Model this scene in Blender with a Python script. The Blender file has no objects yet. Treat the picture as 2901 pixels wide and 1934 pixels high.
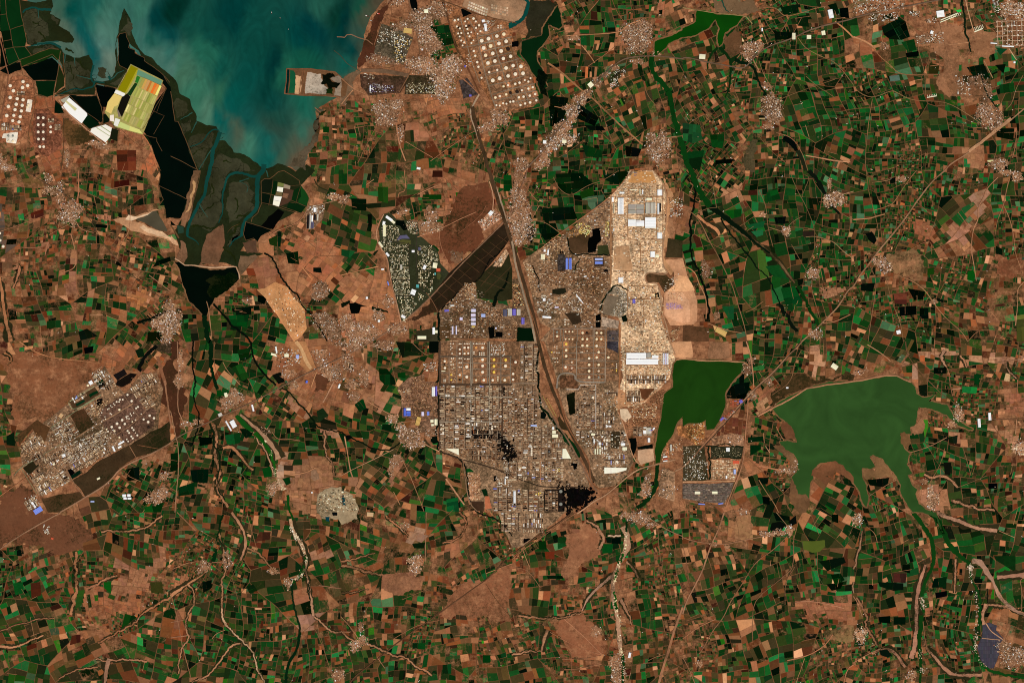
import bpy, bmesh, math, random
import numpy as np
from mathutils import Vector

# ------------------------------------------------------------------ camera, sky, sun, exposure
scene = bpy.context.scene
ALT = 90000.0                      # metres above the plain, looking straight down
WIDE = 29010.0                      # metres of ground across the picture
cd = bpy.data.cameras.new('camera'); cam = bpy.data.objects.new('camera', cd)
scene.collection.objects.link(cam)
cam.location = (0, 0, ALT); cam.rotation_euler = (0, 0, 0)
cd.sensor_width = 36.0; cd.lens = 36.0 * ALT / WIDE
cd.clip_start = 100.0; cd.clip_end = 600000.0
scene.camera = cam

SUN_EL, SUN_AZ = math.radians(50), math.radians(142)     # late morning, sun in the south-east
world = bpy.data.worlds.new('World'); scene.world = world; world.use_nodes = True
nt = world.node_tree; nt.nodes.clear()
sky = nt.nodes.new('ShaderNodeTexSky'); sky.sky_type = 'NISHITA'; sky.sun_disc = False
sky.sun_elevation = SUN_EL; sky.sun_rotation = SUN_AZ
bg = nt.nodes.new('ShaderNodeBackground'); bg.inputs['Strength'].default_value = 0.05
wo = nt.nodes.new('ShaderNodeOutputWorld')
nt.links.new(sky.outputs[0], bg.inputs[0]); nt.links.new(bg.outputs[0], wo.inputs[0])
sl = bpy.data.lights.new('sun', 'SUN'); sun = bpy.data.objects.new('sun', sl)
scene.collection.objects.link(sun)
sl.energy = 4.2; sl.angle = math.radians(0.53); sl.color = (1.0, 0.955, 0.87)
d = Vector((math.sin(SUN_AZ)*math.cos(SUN_EL), math.cos(SUN_AZ)*math.cos(SUN_EL), math.sin(SUN_EL)))
sun.rotation_euler = d.to_track_quat('Z', 'Y').to_euler(); sun.location = (0, 0, 5000)
vs = scene.view_settings
vs.view_transform = 'Standard'; vs.look = 'None'; vs.exposure = 0.0; vs.gamma = 1.0
vs.use_curve_mapping = False
scene.cycles.max_bounces = 4
scene.cycles.use_denoising = False
scene.cycles.filter_width = 1.05

# ------------------------------------------------------------------ helpers
RNG = random.Random(11)
PX = 10.0                           # one step of the survey grid is ten metres
OBJ = scene.collection.objects

def W(X, Y):                        # survey grid (east, south) -> metres
    return ((X - 1450.5) * PX, (967.0 - Y) * PX)

def G(tag, x, y):                   # map sheet coordinates -> survey grid
    if tag == 'O':
        return (x * 1.23342, y * 1.23342)
    c, r = int(tag[0]), int(tag[1])
    return (c * 483.5 + x / 3.243, r * 483.5 + y / 3.243)

def pts(s):                         # "sheet: x,y x,y sheet2: x,y" -> list of survey points
    out = []; tag = None
    for w in s.split():
        if w.endswith(':'):
            tag = w[:-1]
        else:
            x, y = w.split(','); out.append(G(tag, float(x), float(y)))
    return out

def lin(c):
    out = []
    for v in c:
        v = max(0.0, min(255.0, v)) / 255.0
        out.append(v / 12.92 if v <= 0.04045 else ((v + 0.055) / 1.055) ** 2.4)
    return out
ALB = 0.80
def col(c, a=0.0):
    if c[0] > 70 and c[0] > c[1]*1.18 > c[2]*1.18 and c[0] < 205: c = (c[0]*1.06, c[1]*1.0, c[2]*.945)     # iron-red soil
    l = lin(c); return (l[0]*ALB, l[1]*ALB, l[2]*ALB, a)

def inside(poly, x, y):
    n = len(poly); r = False; j = n - 1
    for i in range(n):
        xi, yi = poly[i]; xj, yj = poly[j]
        if (yi > y) != (yj > y) and x < (xj - xi) * (y - yi) / (yj - yi) + xi:
            r = not r
        j = i
    return r

def area(p):
    s = 0
    for i in range(len(p)):
        x0, y0 = p[i-1]; x1, y1 = p[i]; s += x0*y1 - x1*y0
    return s / 2

def rough(poly, amp=0.16, minlen=5.0, closed=True, seed=0):
    rg = random.Random(seed + int(abs(poly[0][0] * 7 + poly[0][1] * 13)))
    cur = list(poly)
    for _ in range(6):
        out = []; n = len(cur); ch = False
        rngi = range(n) if closed else range(n - 1)
        for i in rngi:
            a = cur[i]; b = cur[(i+1) % n]
            out.append(a)
            L = math.hypot(b[0]-a[0], b[1]-a[1])
            if L > minlen:
                k = rg.gauss(0, 1) * amp * 0.5
                k = max(-amp, min(amp, k))
                out.append(((a[0]+b[0])/2 - (b[1]-a[1])*k, (a[1]+b[1])/2 + (b[0]-a[0])*k)); ch = True
        if not closed: out.append(cur[-1])
        cur = out
        if not ch: break
    return cur

def smooth(line, n=2):
    for _ in range(n):
        out = [line[0]]
        for i in range(len(line)-1):
            a, b = line[i], line[i+1]
            out.append((a[0]*.75+b[0]*.25, a[1]*.75+b[1]*.25)); out.append((a[0]*.25+b[0]*.75, a[1]*.25+b[1]*.75))
        out.append(line[-1]); line = out
    return line

# ------------------------------------------------------------------ materials
MATS = {}
def nodes(name):
    m = bpy.data.materials.new(name); m.use_nodes = True
    t = m.node_tree; b = t.nodes['Principled BSDF']
    return m, t, b

def land_material(name, s1, s2, amt1, amt2, mott_scale, rough_v=1.0, spec=0.0, hue_amt=.5, lots=False):
    """soil, crop and paving colour comes from the surface's own attribute; noise adds grain and dark scrub"""
    m, t, b = nodes(name)
    b.inputs['Roughness'].default_value = rough_v; b.inputs['Specular IOR Level'].default_value = spec
    geo = t.nodes.new('ShaderNodeNewGeometry')
    at = t.nodes.new('ShaderNodeAttribute'); at.attribute_name = 'Col'
    def noise(scale, detail, ro=0.6):
        n = t.nodes.new('ShaderNodeTexNoise'); n.inputs['Scale'].default_value = scale
        n.inputs['Detail'].default_value = detail; n.inputs['Roughness'].default_value = ro
        t.links.new(geo.outputs['Position'], n.inputs['Vector']); return n.outputs['Fac']
    def math_(op, a, bb, c=None, clamp=False):
        n = t.nodes.new('ShaderNodeMath'); n.operation = op; n.use_clamp = clamp
        for i, v in enumerate((a, bb, c)):
            if v is None: continue
            if isinstance(v, (int, float)): n.inputs[i].default_value = v
            else: t.links.new(v, n.inputs[i])
        return n.outputs[0]
    f1 = math_('MULTIPLY_ADD', noise(s1, 7, .78), amt1*2, 1 - amt1)
    f2 = math_('MULTIPLY_ADD', noise(s2, 9, .74), amt2*2, 1 - amt2)
    f = math_('MULTIPLY', f1, f2)
    if lots:                            # oil-stained, paved and gravelled lots too small to tell apart
        for vs_, lo, hi, st in ((.024, .62, .95, 0.0), (.0085, .72, .55, 0.0)):
            v = t.nodes.new('ShaderNodeTexVoronoi'); v.distance = 'CHEBYCHEV'; v.inputs['Scale'].default_value = vs_; v.inputs['Randomness'].default_value = .75
            t.links.new(geo.outputs['Position'], v.inputs['Vector']); sp = t.nodes.new('ShaderNodeSeparateColor'); t.links.new(v.outputs['Color'], sp.inputs[0])
            f = math_('MULTIPLY', f, math_('MULTIPLY_ADD', math_('POWER', sp.outputs[0], 1.3), hi, lo))
    sc = t.nodes.new('ShaderNodeVectorMath'); sc.operation = 'SCALE'
    t.links.new(at.outputs['Color'], sc.inputs[0]); t.links.new(f, sc.inputs['Scale'])
    # broad patches of redder and greyer earth running across plot lines
    hue = t.nodes.new('ShaderNodeMix'); hue.data_type = 'RGBA'; hue.blend_type = 'MULTIPLY'
    hf = math_('MULTIPLY_ADD', noise(s2*.6, 5, .7), 3.0, -1.1, clamp=True); hf = math_('MULTIPLY', hf, hue_amt)
    t.links.new(hf, hue.inputs['Factor']); t.links.new(sc.outputs[0], hue.inputs[6]); hue.inputs[7].default_value = (1.08, .88, .78, 1)
    # scrub bushes: where the attribute's alpha asks for it, patches of dark thorn scrub
    big_ = math_('MULTIPLY', noise(mott_scale*.12, 4, .6), .75)
    mo = math_('ADD', math_('MULTIPLY', noise(mott_scale*2.2, 8, 0.85), .8), big_)
    mo = math_('MULTIPLY_ADD', mo, 8.5, -6.55, clamp=True)
    mo = math_('MULTIPLY', mo, at.outputs['Alpha'])
    mix = t.nodes.new('ShaderNodeMix'); mix.data_type = 'RGBA'
    t.links.new(mo, mix.inputs['Factor']); t.links.new(hue.outputs[2], mix.inputs[6])
    mix.inputs[7].default_value = col((34, 36, 16), 1.0)
    last = mix.outputs[2]
    if name == 'soil_and_crops':        # washed-out ground along rills and field margins, as much of it as the plot's own share says
        ba = t.nodes.new('ShaderNodeAttribute'); ba.attribute_name = 'Bare'
        rn = noise(.0026, 9, .72); r2 = noise(.0105, 6, .75)
        wsh = math_('ADD', math_('MULTIPLY', rn, 1.0), math_('MULTIPLY', r2, .55))
        wsh = math_('ADD', wsh, math_('MULTIPLY', ba.outputs['Fac'], .5))
        wsh = math_('MULTIPLY_ADD', wsh, 5.5, -5.5*1.06, clamp=True)
        soil = t.nodes.new('ShaderNodeVectorMath'); soil.operation = 'SCALE'; t.links.new(f, soil.inputs['Scale'])
        two = t.nodes.new('ShaderNodeMix'); two.data_type = 'RGBA'; two.inputs[6].default_value = col((84,52,35)); two.inputs[7].default_value = col((182,134,99))
        t.links.new(math_('MULTIPLY_ADD', noise(.0034, 9, .78), 4.4, -1.7, clamp=True), two.inputs['Factor']); fl = t.nodes.new('ShaderNodeMix'); fl.data_type = 'RGBA'; fl.inputs[7].default_value = col((40,46,22)); t.links.new(two.outputs[2], fl.inputs[6])
        t.links.new(math_('MULTIPLY_ADD', noise(.017, 9, .86), 5.0, -2.75, clamp=True), fl.inputs['Factor']); t.links.new(fl.outputs[2], soil.inputs[0])
        mx = t.nodes.new('ShaderNodeMix'); mx.data_type = 'RGBA'
        t.links.new(math_('MULTIPLY', wsh, .85), mx.inputs['Factor']); t.links.new(last, mx.inputs[6]); t.links.new(soil.outputs[0], mx.inputs[7])
        last = mx.outputs[2]
    t.links.new(last, b.inputs['Base Color'])
    MATS[name] = m
    return m

land_material('soil_and_crops', 0.013, 0.0016, 0.50, 0.42, 0.006)
land_material('rough_ground', 0.016, 0.0022, 0.62, 0.95, 0.008)
land_material('yard_surface', 0.016, 0.0024, 0.42, 0.26, 0.008, lots=True, hue_amt=.25)
land_material('paint_and_metal', 0.02, 0.002, 0.10, 0.06, 0.01, 0.7, 0.0, 0.0)

def water_material(name, amt, sx, sy, spec=0.02, dist=1.4):
    m, t, b = nodes(name)
    b.inputs['Roughness'].default_value = 0.4; b.inputs['Specular IOR Level'].default_value = spec
    geo = t.nodes.new('ShaderNodeNewGeometry'); at = t.nodes.new('ShaderNodeAttribute'); at.attribute_name = 'Col'
    mp = t.nodes.new('ShaderNodeMapping'); mp.inputs['Scale'].default_value = (sx, sy, 1)
    t.links.new(geo.outputs['Position'], mp.inputs['Vector'])
    n = t.nodes.new('ShaderNodeTexNoise'); n.inputs['Scale'].default_value = 1.0; n.inputs['Detail'].default_value = 8
    n.inputs['Distortion'].default_value = dist
    t.links.new(mp.outputs[0], n.inputs['Vector'])
    f = t.nodes.new('ShaderNodeMath'); f.operation = 'MULTIPLY_ADD'
    t.links.new(n.outputs['Fac'], f.inputs[0]); f.inputs[1].default_value = amt*2; f.inputs[2].default_value = 1-amt
    sc = t.nodes.new('ShaderNodeVectorMath'); sc.operation = 'SCALE'
    t.links.new(at.outputs['Color'], sc.inputs[0]); t.links.new(f.outputs[0], sc.inputs['Scale'])
    t.links.new(sc.outputs[0], b.inputs['Base Color'])
    MATS[name] = m
water_material('silty_sea', 0.42, 0.0012, 0.0006, dist=4.5)
water_material('still_water', 0.5, 0.0007, 0.0007, dist=2.2)

# ------------------------------------------------------------------ mesh building
def tagit(o, label=None, cat=None, group=None, kind=None):
    if label: o['label'] = label
    if cat: o['category'] = cat
    if group: o['group'] = group
    if kind: o['kind'] = kind
    return o

def make(name, verts, faces, cols, mat, parent=None, bare=None):
    me = bpy.data.meshes.new(name)
    me.from_pydata(verts, [], faces)
    if cols is not None:
        a = me.attributes.new('Col', 'FLOAT_COLOR', 'FACE')
        if len(faces):
            a.data.foreach_set('color', np.array(cols, dtype=np.float32).ravel())
    if bare is not None: a = me.attributes.new('Bare', 'FLOAT', 'FACE'); a.data.foreach_set('value', np.array(bare, dtype=np.float32))
    me.materials.append(MATS[mat])
    o = bpy.data.objects.new(name, me); OBJ.link(o)
    if parent is not None: o.parent = parent
    return o

class MB:
    """collects faces with a colour each"""
    def __init__(s): s.v = []; s.f = []; s.c = []
    def poly(s, p, z, c):                       # p in survey grid
        if area(p) > 0: p = p[::-1]             # south is down: keep normals up
        n = len(s.v); s.v += [(*W(x, y), z) for x, y in p]
        s.f.append(tuple(range(n, n+len(p)))); s.c.append(c)
    def slab(s, p, z0, z1, c, cs=None):         # a polygon with side walls
        if area(p) > 0: p = p[::-1]
        n = len(s.v); k = len(p); q = [W(x, y) for x, y in p]
        s.v += [(x, y, z1) for x, y in q] + [(x, y, z0) for x, y in q]
        s.f.append(tuple(range(n, n+k))); s.c.append(c)
        for i in range(k):
            j = (i+1) % k
            s.f.append((n+i, n+k+i, n+k+j, n+j)); s.c.append(cs or c)
    def box(s, X, Y, w, h, rot, z0, z1, c, cs=None):  # centre, size in survey units, rot degrees clockwise on the map
        a = math.radians(rot); ca, sa = math.cos(a), math.sin(a)
        p = [(X + dx*ca - dy*sa, Y + dx*sa + dy*ca) for dx, dy in ((-w/2,-h/2),(w/2,-h/2),(w/2,h/2),(-w/2,h/2))]
        s.slab(p, z0, z1, c, cs)
    def gable(s, X, Y, w, h, rot, z0, z1, z2, c, cs=None):   # pitched roof with its ridge along the longer side
        a = math.radians(rot)
        if h > w: w, h, a = h, w, a + math.pi/2
        ca, sa = math.cos(a), math.sin(a)
        def P(dx, dy, z): return (*W(X + dx*ca - dy*sa, Y + dx*sa + dy*ca), z)
        n = len(s.v)
        s.v += [P(-w/2,-h/2,z0),P(w/2,-h/2,z0),P(w/2,h/2,z0),P(-w/2,h/2,z0),
                P(-w/2,-h/2,z1),P(w/2,-h/2,z1),P(w/2,h/2,z1),P(-w/2,h/2,z1),P(-w/2,0,z2),P(w/2,0,z2)]
        for q, cc in (((4,8,9,5),c),((8,7,6,9),c),((0,1,5,4),cs),((2,3,7,6),cs),((1,2,6,9,5),cs),((3,0,4,8,7),cs)):
            s.f.append(tuple(n+i for i in q[::-1])); s.c.append(cc or c)
    def ribbon(s, line, w, z, c, jit=0.0, rg=None, w2=None):
        n = len(line); L = []; R = []; e1 = e2 = 0.0
        for i, (x, y) in enumerate(line):
            a = line[max(0, i-1)]; b = line[min(n-1, i+1)]
            dx, dy = b[0]-a[0], b[1]-a[1]; l = math.hypot(dx, dy) or 1
            ww = w if w2 is None else w + (w2 - w) * i / (n-1)
            if jit: e1 = .72*e1 + .75*rg.uniform(-jit, jit); e2 = .72*e2 + .75*rg.uniform(-jit, jit)   # banks widen and narrow slowly
            k1 = ww/2 * max(.25, 1 + e1); k2 = ww/2 * max(.25, 1 + e2)
            L.append((x - dy/l*k1, y + dx/l*k1)); R.append((x + dy/l*k2, y - dx/l*k2))
        m = len(s.v)
        for i in range(n):
            s.v.append((*W(*L[i]), z)); s.v.append((*W(*R[i]), z))
        for i in range(n-1):
            s.f.append((m+2*i, m+2*i+2, m+2*i+3, m+2*i+1)); s.c.append(c)
    def done(s, name, mat, parent=None, bare=None): return make(name, s.v, s.f, s.c, mat, parent, None if bare is None else [bare]*len(s.f))

def up(o):                                       # make every sheet face the sky
    me = o.data; bm = bmesh.new(); bm.from_mesh(me)
    fl = [f for f in bm.faces if f.normal.z < 0]
    if fl: bmesh.ops.reverse_faces(bm, faces=fl)
    bm.to_mesh(me); bm.free(); return o

def empty(name, X, Y, z=0.0):
    o = bpy.data.objects.new(name, None); OBJ.link(o); o.location = (*W(X, Y), z); o.empty_display_size = 20; return o

def vary(c, k, rg=RNG):
    f = math.exp(rg.gauss(0, k)); return tuple(min(255, v * f + rg.uniform(-3, 3)) for v in c)

ORD = ['first','second','third','fourth','fifth','sixth','seventh','eighth','ninth','tenth','eleventh','twelfth',
       'thirteenth','fourteenth','fifteenth','sixteenth','seventeenth','eighteenth','nineteenth','twentieth'] + ['twenty-' + w for w in ('first','second','third','fourth','fifth','sixth','seventh','eighth','ninth')]

# ------------------------------------------------------------------ the plain and its fields
mb = MB(); E = 9000.0
mb.poly([(-E, -E), (E+2900, -E), (E+2900, E+1934), (-E, E+1934)], 0.0, col((120, 86, 61), 0.5))
ground = tagit(mb.done('ground', 'rough_ground'), kind='structure')

# how much of each half-kilometre square of the plain is under green crop (tenths), read off sheet by sheet
GREEN = {
'00': '0000000000 0000000000 0000000000 0000000000 0000000000 0000000000 0000000000 0011112100 1110122111 2321222102',
'10': '0000000000 0000000000 0000000000 0000000000 0000000000 0000000000 0000000012 0000000033 0000000033 0000000043',
'20': '0000000000 0003066000 0210057000 0000055000 0000022000 0010100000 3311112212 5523423515 3343424326 5434443343',
'30': '1234556643 0333564223 4634554132 5555645544 4554534534 5764423444 5775764534 5756766535 3356766424 2256556312',
'40': '1242256756 3554676457 4463588776 4354777676 4455557766 4656566777 4463455677 7554346676 8672455666 8552465566',
'50': '1001242562 1460012431 0373102322 3364311466 6655425467 7775443256 8767654236 7665466545 7764565445 6666543434',
'01': '2323344332 3542443452 2323365332 2433343222 4433332343 2233344356 1344244236 2333145223 3443323345 1233455543',
'11': '0000000025 0000000025 0000000034 0000003235 0000013324 2000011413 3000321414 2506531256 4446775152 5546656142',
'21': '5442211025 5554432414 6432553102 5510100000 5500000000 4400000000 0300000046 5200000056 1100010003 1100453211',
'31': '1567778044 0667887002 0677563000 0677410000 4761000000 0000000001 0000000001 0000000000 0000000000 0000000000',
'41': '6564777867 6654788865 4556677776 5336866876 6565576676 7455667787 3456587647 0564477673 0477465445 0366755445',
'51': '6666663644 7665775365 7665665356 5454442355 5344431445 6433445535 4322556533 6544654322 6677533324 6656653334',
'02': '2314641343 3200000231 4000000000 3000000000 4000000000 5200000000 5100000000 4000000366 2000004463 0000246645',
'12': '0675760000 0666752000 0545763001 1553244112 1551245355 4446647766 6546754666 6547771512 7625451111 4536553212',
'22': '2465630000 0256600000 4145320000 0025000000 5666300000 6674000000 4665640000 5553454300 4544454320 3433455310',
'32': '0000000000 0000000000 0000000000 0000000000 0000000000 0000000000 0000000000 0000000600 0000006640 0000002300',
'42': '0004655435 0005655434 0055543200 0005433000 0000640000 0001675000 0000653000 0001342023 0004652056 2112354256',
'52': '4554564334 4214554334 0002564533 0004356431 0000433521 0004643622 0005676562 0003576543 2541366554 4640224545',
'03': '0000056556 1101164545 4342554563 4553554342 6654544223 6554433235 5443423444 4544232344 4554432444 6655444544',
'13': '3554656545 4444445645 3455556434 4455655555 2666765333 4566666443 4566655224 4667665454 4566665654 4556655553',
'23': '3322345145 4432255144 4533323334 3333422453 3224334421 3554533113 3443545133 4544644443 6555333335 6554445325',
'33': '0002664345 5652355455 3642354634 2342441534 4322320644 3554441554 3522451543 3451132533 4442131442 5533352543',
'43': '5332465555 3221365664 3353565545 2555654676 2566655565 4465664232 2354544453 2353554343 4354353443 3445555444',
'53': '5566256665 6766356555 6677355576 6666464555 5565365534 4665376645 4566366613 5455366612 4433346511 4443353223',
}
GRID = np.zeros((40, 60))
for k, s in GREEN.items():
    c, r = int(k[0]), int(k[1])
    for i, row in enumerate(s.split()):
        for j, ch in enumerate(row): GRID[r*10+i, c*10+j] = int(ch)
def green_at(X, Y):
    x = X / 48.35; y = Y / 48.35
    return GRID[max(0, min(39, int(y))), max(0, min(59, int(x)))]
# per map sheet: pale (soil brightness), red (red soil), dark (dense dark crop), bright (young crop and grey-green), size of a field
TONE = {}
for k, s in zip([f'{c}{r}' for r in range(4) for c in range(6)], '''
.45,.6,.5,.1,1 .5,.4,.4,.1,1 .5,.5,.45,.2,1 .5,.5,.6,.3,.9 .6,.3,.55,.35,.8 .4,.4,.35,.7,.75
.4,.9,.45,.2,.8 .6,.4,.6,.2,1 .5,.5,.4,.2,1.1 .5,.5,.7,.3,1.1 .45,.4,.5,.45,1 .3,.5,.35,.55,.8
.45,.6,.5,.2,.9 .5,.4,.5,.35,1.1 .5,.5,.45,.25,1.1 .6,.4,.5,.3,1 .45,.5,.6,.4,1 .4,.5,.45,.45,1
.35,.7,.3,.4,1 .4,.5,.3,.35,.9 .45,.6,.35,.25,1 .45,.6,.4,.3,.9 .45,.5,.45,.35,1 .5,.5,.5,.6,1'''.split()):
    TONE[k] = [float(v) for v in s.split(',')]
TG = np.array([[TONE[f'{c}{r}'] for c in range(6)] for r in range(4)])
def tone_at(X, Y):
    x = min(max(X/483.5 - .5, 0), 4.999); y = min(max(Y/483.5 - .5, 0), 2.999)
    i, j = int(x), int(y); u, v = x-i, y-j
    return (TG[j,i]*(1-u)+TG[j,i+1]*u)*(1-v) + (TG[j+1,i]*(1-u)+TG[j+1,i+1]*u)*v

def local_mean(g, pale):
    k = .86 + .42*pale
    return (22*g + 112*k*(1-g), 46*g + 76*k*(1-g), 18*g + 52*k*(1-g))
def crop_colour(X, Y, bias, rg):
    c, al = crop_raw(X, Y, bias, rg); g = green_at(X, Y)/10.0; lm = local_mean(g, tone_at(X, Y)[0]); w = rg.choice((.05, .15, .25, .4))
    c = [c[i]*(1-w) + lm[i]*w for i in range(3)]
    return ((c[0]*.9, c[1]*1.07, c[2]*.95) if c[1] > c[0] else tuple(c)), al
def warp(p):                         # plots follow the lie of the land: gently bent lines
    out = []
    for x, y in p:
        dx = 5.5*math.sin(y/47.0 + 1.3*math.sin(x/91.0)) + 2.2*math.sin(y/17.0 + x/29.0) + 9*math.sin(y/160.0+x/230.0)
        dy = 5.5*math.sin(x/53.0 + 1.1*math.sin(y/83.0)) + 2.2*math.sin(x/19.0 - y/31.0) + 9*math.sin(x/170.0-y/210.0)
        out.append((x+dx+random.uniform(-.35, .35), y+dy+random.uniform(-.35, .35)))
    return out
def crop_raw(X, Y, bias, rg):
    g = green_at(X + rg.uniform(-22, 22), Y + rg.uniform(-22, 22)) / 10.0
    pale, red, dark, bright, _ = tone_at(X, Y)
    if g == 0.0:
        p = rg.random()
        if p < 0.03: return vary((30, 52, 20), .25, rg), 0.1
        c = (126 + 30*pale, 88 + 22*pale, 62 + 18*pale)
        return vary(c, .10, rg), 0.5
    b1, b2 = bias
    p = b1 if rg.random() < .38 else rg.random()
    if p < min(.93, g * 1.10 + .02):
        q = b2 if rg.random() < .5 else rg.random()
        a = dark * 0.72
        if q < a * 0.5: return vary((4, 17, 6), .35, rg), 0
        if q < a: return vary((9, 38, 13), .3, rg), 0
        q = (q - a) / (1 - a)
        if q < 0.30: return vary((17, 62, 24), .22, rg), 0
        if q < 0.36 + .1*bright: return vary((18, 72, 31), .2, rg), 0
        if q < 0.70 - .1*bright: return vary((46, 62, 24), .22, rg), 0
        if q < 0.94 - .24*bright: return vary((34, 46, 20), .28, rg), .1
        if q < 0.97 - .08*bright: return vary((30, 104, 56), .15, rg), 0
        if q < 0.985: return vary((78, 104, 78), .15, rg), 0
        return vary((40, 100, 20), .2, rg), 0
    q = b2 if rg.random() < .4 else rg.random()
    q = q ** (1.0 + 1.3*max(0.0, g - .25))      # ploughed and darker soil among the crops, paler fallow in the open
    k = 0.86 + 0.42 * pale
    if q < 0.20: c = (60, 53, 30); al = .25
    elif q < 0.38: c = (82, 68, 39); al = .2
    elif q < 0.52 - .12*red: c = (112*k, 78*k, 54*k); al = .15
    elif q < 0.62 + .06*red: c = (122*k, 72*k, 44*k); al = .05
    elif q < 0.68 + .12*red: c = (92, 48, 28); al = 0
    elif q < 0.71 + .13*red: c = (58, 26, 15); al = 0
    elif q < 0.93: c = (150*k, 104*k, 74*k); al = .08
    else: c = (186*k, 136*k, 100*k); al = 0
    return vary(c, .15, rg), al

def clip(poly, nx, ny, d):          # keep the side n.p <= d
    out = []; n = len(poly)
    for i in range(n):
        a = poly[i-1]; b = poly[i]
        da = a[0]*nx+a[1]*ny-d; db = b[0]*nx+b[1]*ny-d
        if (da < 0) != (db < 0):
            t = da/(da-db); out.append((a[0]+(b[0]-a[0])*t, a[1]+(b[1]-a[1])*t))
        if db <= 0: out.append(b)
    return out

FIELDS = []
def split(poly, ang, target, bias, rg, depth=0):
    A = abs(area(poly))
    if A < 8: return
    ca, sa = math.cos(ang), math.sin(ang)
    us = [x*ca+y*sa for x, y in poly]; vs_ = [-x*sa+y*ca for x, y in poly]
    du, dv = max(us)-min(us), max(vs_)-min(vs_)
    if (A < target and max(du, dv) < 4.2*min(du, dv)) or depth > 14:
        FIELDS.append((poly, bias)); return
    if A < 9*target and depth > 2 and rg.random() < .75: bias = (rg.random(), rg.random())
    k = rg.uniform(.34, .66); wob = rg.gauss(0, .035)
    if A > 6*target: wob *= 2.2
    if du * rg.choice((.5, .8, 1, 1.25, 2)) > dv: n = (math.cos(ang+wob), math.sin(ang+wob)); us2 = us
    else: n = (-math.sin(ang+wob), math.cos(ang+wob)); us2 = vs_
    pr = [x*n[0]+y*n[1] for x, y in poly]; dd = min(pr)+(max(pr)-min(pr))*k
    g = .12 if A < 6*target else (.4 if A < 40*target else .9)
    t2 = target * rg.choice((.7, .9, 1, 1.1, 1.45))
    for s in (1, -1):
        q = clip(poly, s*n[0], s*n[1], s*dd - g)
        if len(q) > 2: split(q, ang + rg.gauss(0, .02), t2, bias, rg, depth+1)

rg = random.Random(5)
seeds = []
S = 175
for j in range(-1, 13):
    for i in range(-1, 19):
        seeds.append((i*S + rg.uniform(.1, .9)*S, j*S + rg.uniform(.1, .9)*S))
for k, (sx, sy) in enumerate(seeds):
    cell = [(sx-320, sy-320), (sx+320, sy-320), (sx+320, sy+320), (sx-320, sy+320)]
    for (tx, ty) in seeds:
        if (tx, ty) == (sx, sy) or abs(tx-sx) > 640 or abs(ty-sy) > 640: continue
        nx, ny = tx-sx, ty-sy
        cell = clip(cell, nx, ny, (tx*tx+ty*ty-sx*sx-sy*sy)/2 - math.hypot(nx, ny)*.8)
        if not cell: break
    for e in ((-1,0,60),(1,0,2961),(0,-1,60),(0,1,1994)):
        cell = clip(cell, *e) if cell else cell
    if not cell or len(cell) < 3: continue
    base = 0.12*math.sin(sx/420.0) - 0.10*math.cos(sy/310.0)
    ang = base + rg.gauss(0, .16)
    if rg.random() < .12: ang += rg.choice((-.45, .45))
    if 1950 < sx < 2350 and sy < 900: ang += -.25 if sx < 2150 else .12
    t = tone_at(sx, sy)
    split(cell, ang, 250*t[4]*rg.choice((.5, .7, .9, 1.1, 1.4, 1.9)), (rg.random(), rg.random()), rg)

COVERED = {}                         # outlines of water, works and towns, kept by 120-unit squares: no field lies under them
def squares(p):
    xs_ = [x for x, y in p]; ys_ = [y for x, y in p]; b = (min(xs_), max(xs_), min(ys_), max(ys_))
    return b, [(i, j) for i in range(int(b[0]//120), int(b[1]//120)+1) for j in range(int(b[2]//120), int(b[3]//120)+1)]
def cover(p, store=COVERED, extra=None):
    b, sq = squares(p)
    for k in sq: store.setdefault(k, []).append((p, b, extra))
def hits(store, x, y):
    for p, b, e in store.get((int(x//120), int(y//120)), ()):
        if b[0] <= x <= b[1] and b[2] <= y <= b[3] and inside(p, x, y): yield p, e
def is_covered(poly):
    for p, e in hits(COVERED, *poly[0]):
        if all(inside(p, x, y) for x, y in poly[1:]): return True
    return False
AVOID = {}                           # ponds and gardens inside the works

# ------------------------------------------------------------------ open ground, flats, water
LIFT = [0]
def lift(span=.5):                   # no two sheets share a level
    LIFT[0] += 1; return (LIFT[0]*0.6180339887 % 1.0)*span
def patch(name, s, c, a=0.0, z=4.0, amp=.14, minlen=6, mat='rough_ground', cov=True, kind='structure', parent=None, bare=None):
    p = pts(s) if isinstance(s, str) else s
    p = rough(p, amp, minlen) if amp else p
    if cov: cover(p)
    m = MB(); m.poly(p, z + lift(.12 if name != 'open_ground' else .008), col(c, a)); o = m.done(name, mat, parent, bare)
    return tagit(o, kind=kind) if parent is None else o

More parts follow.
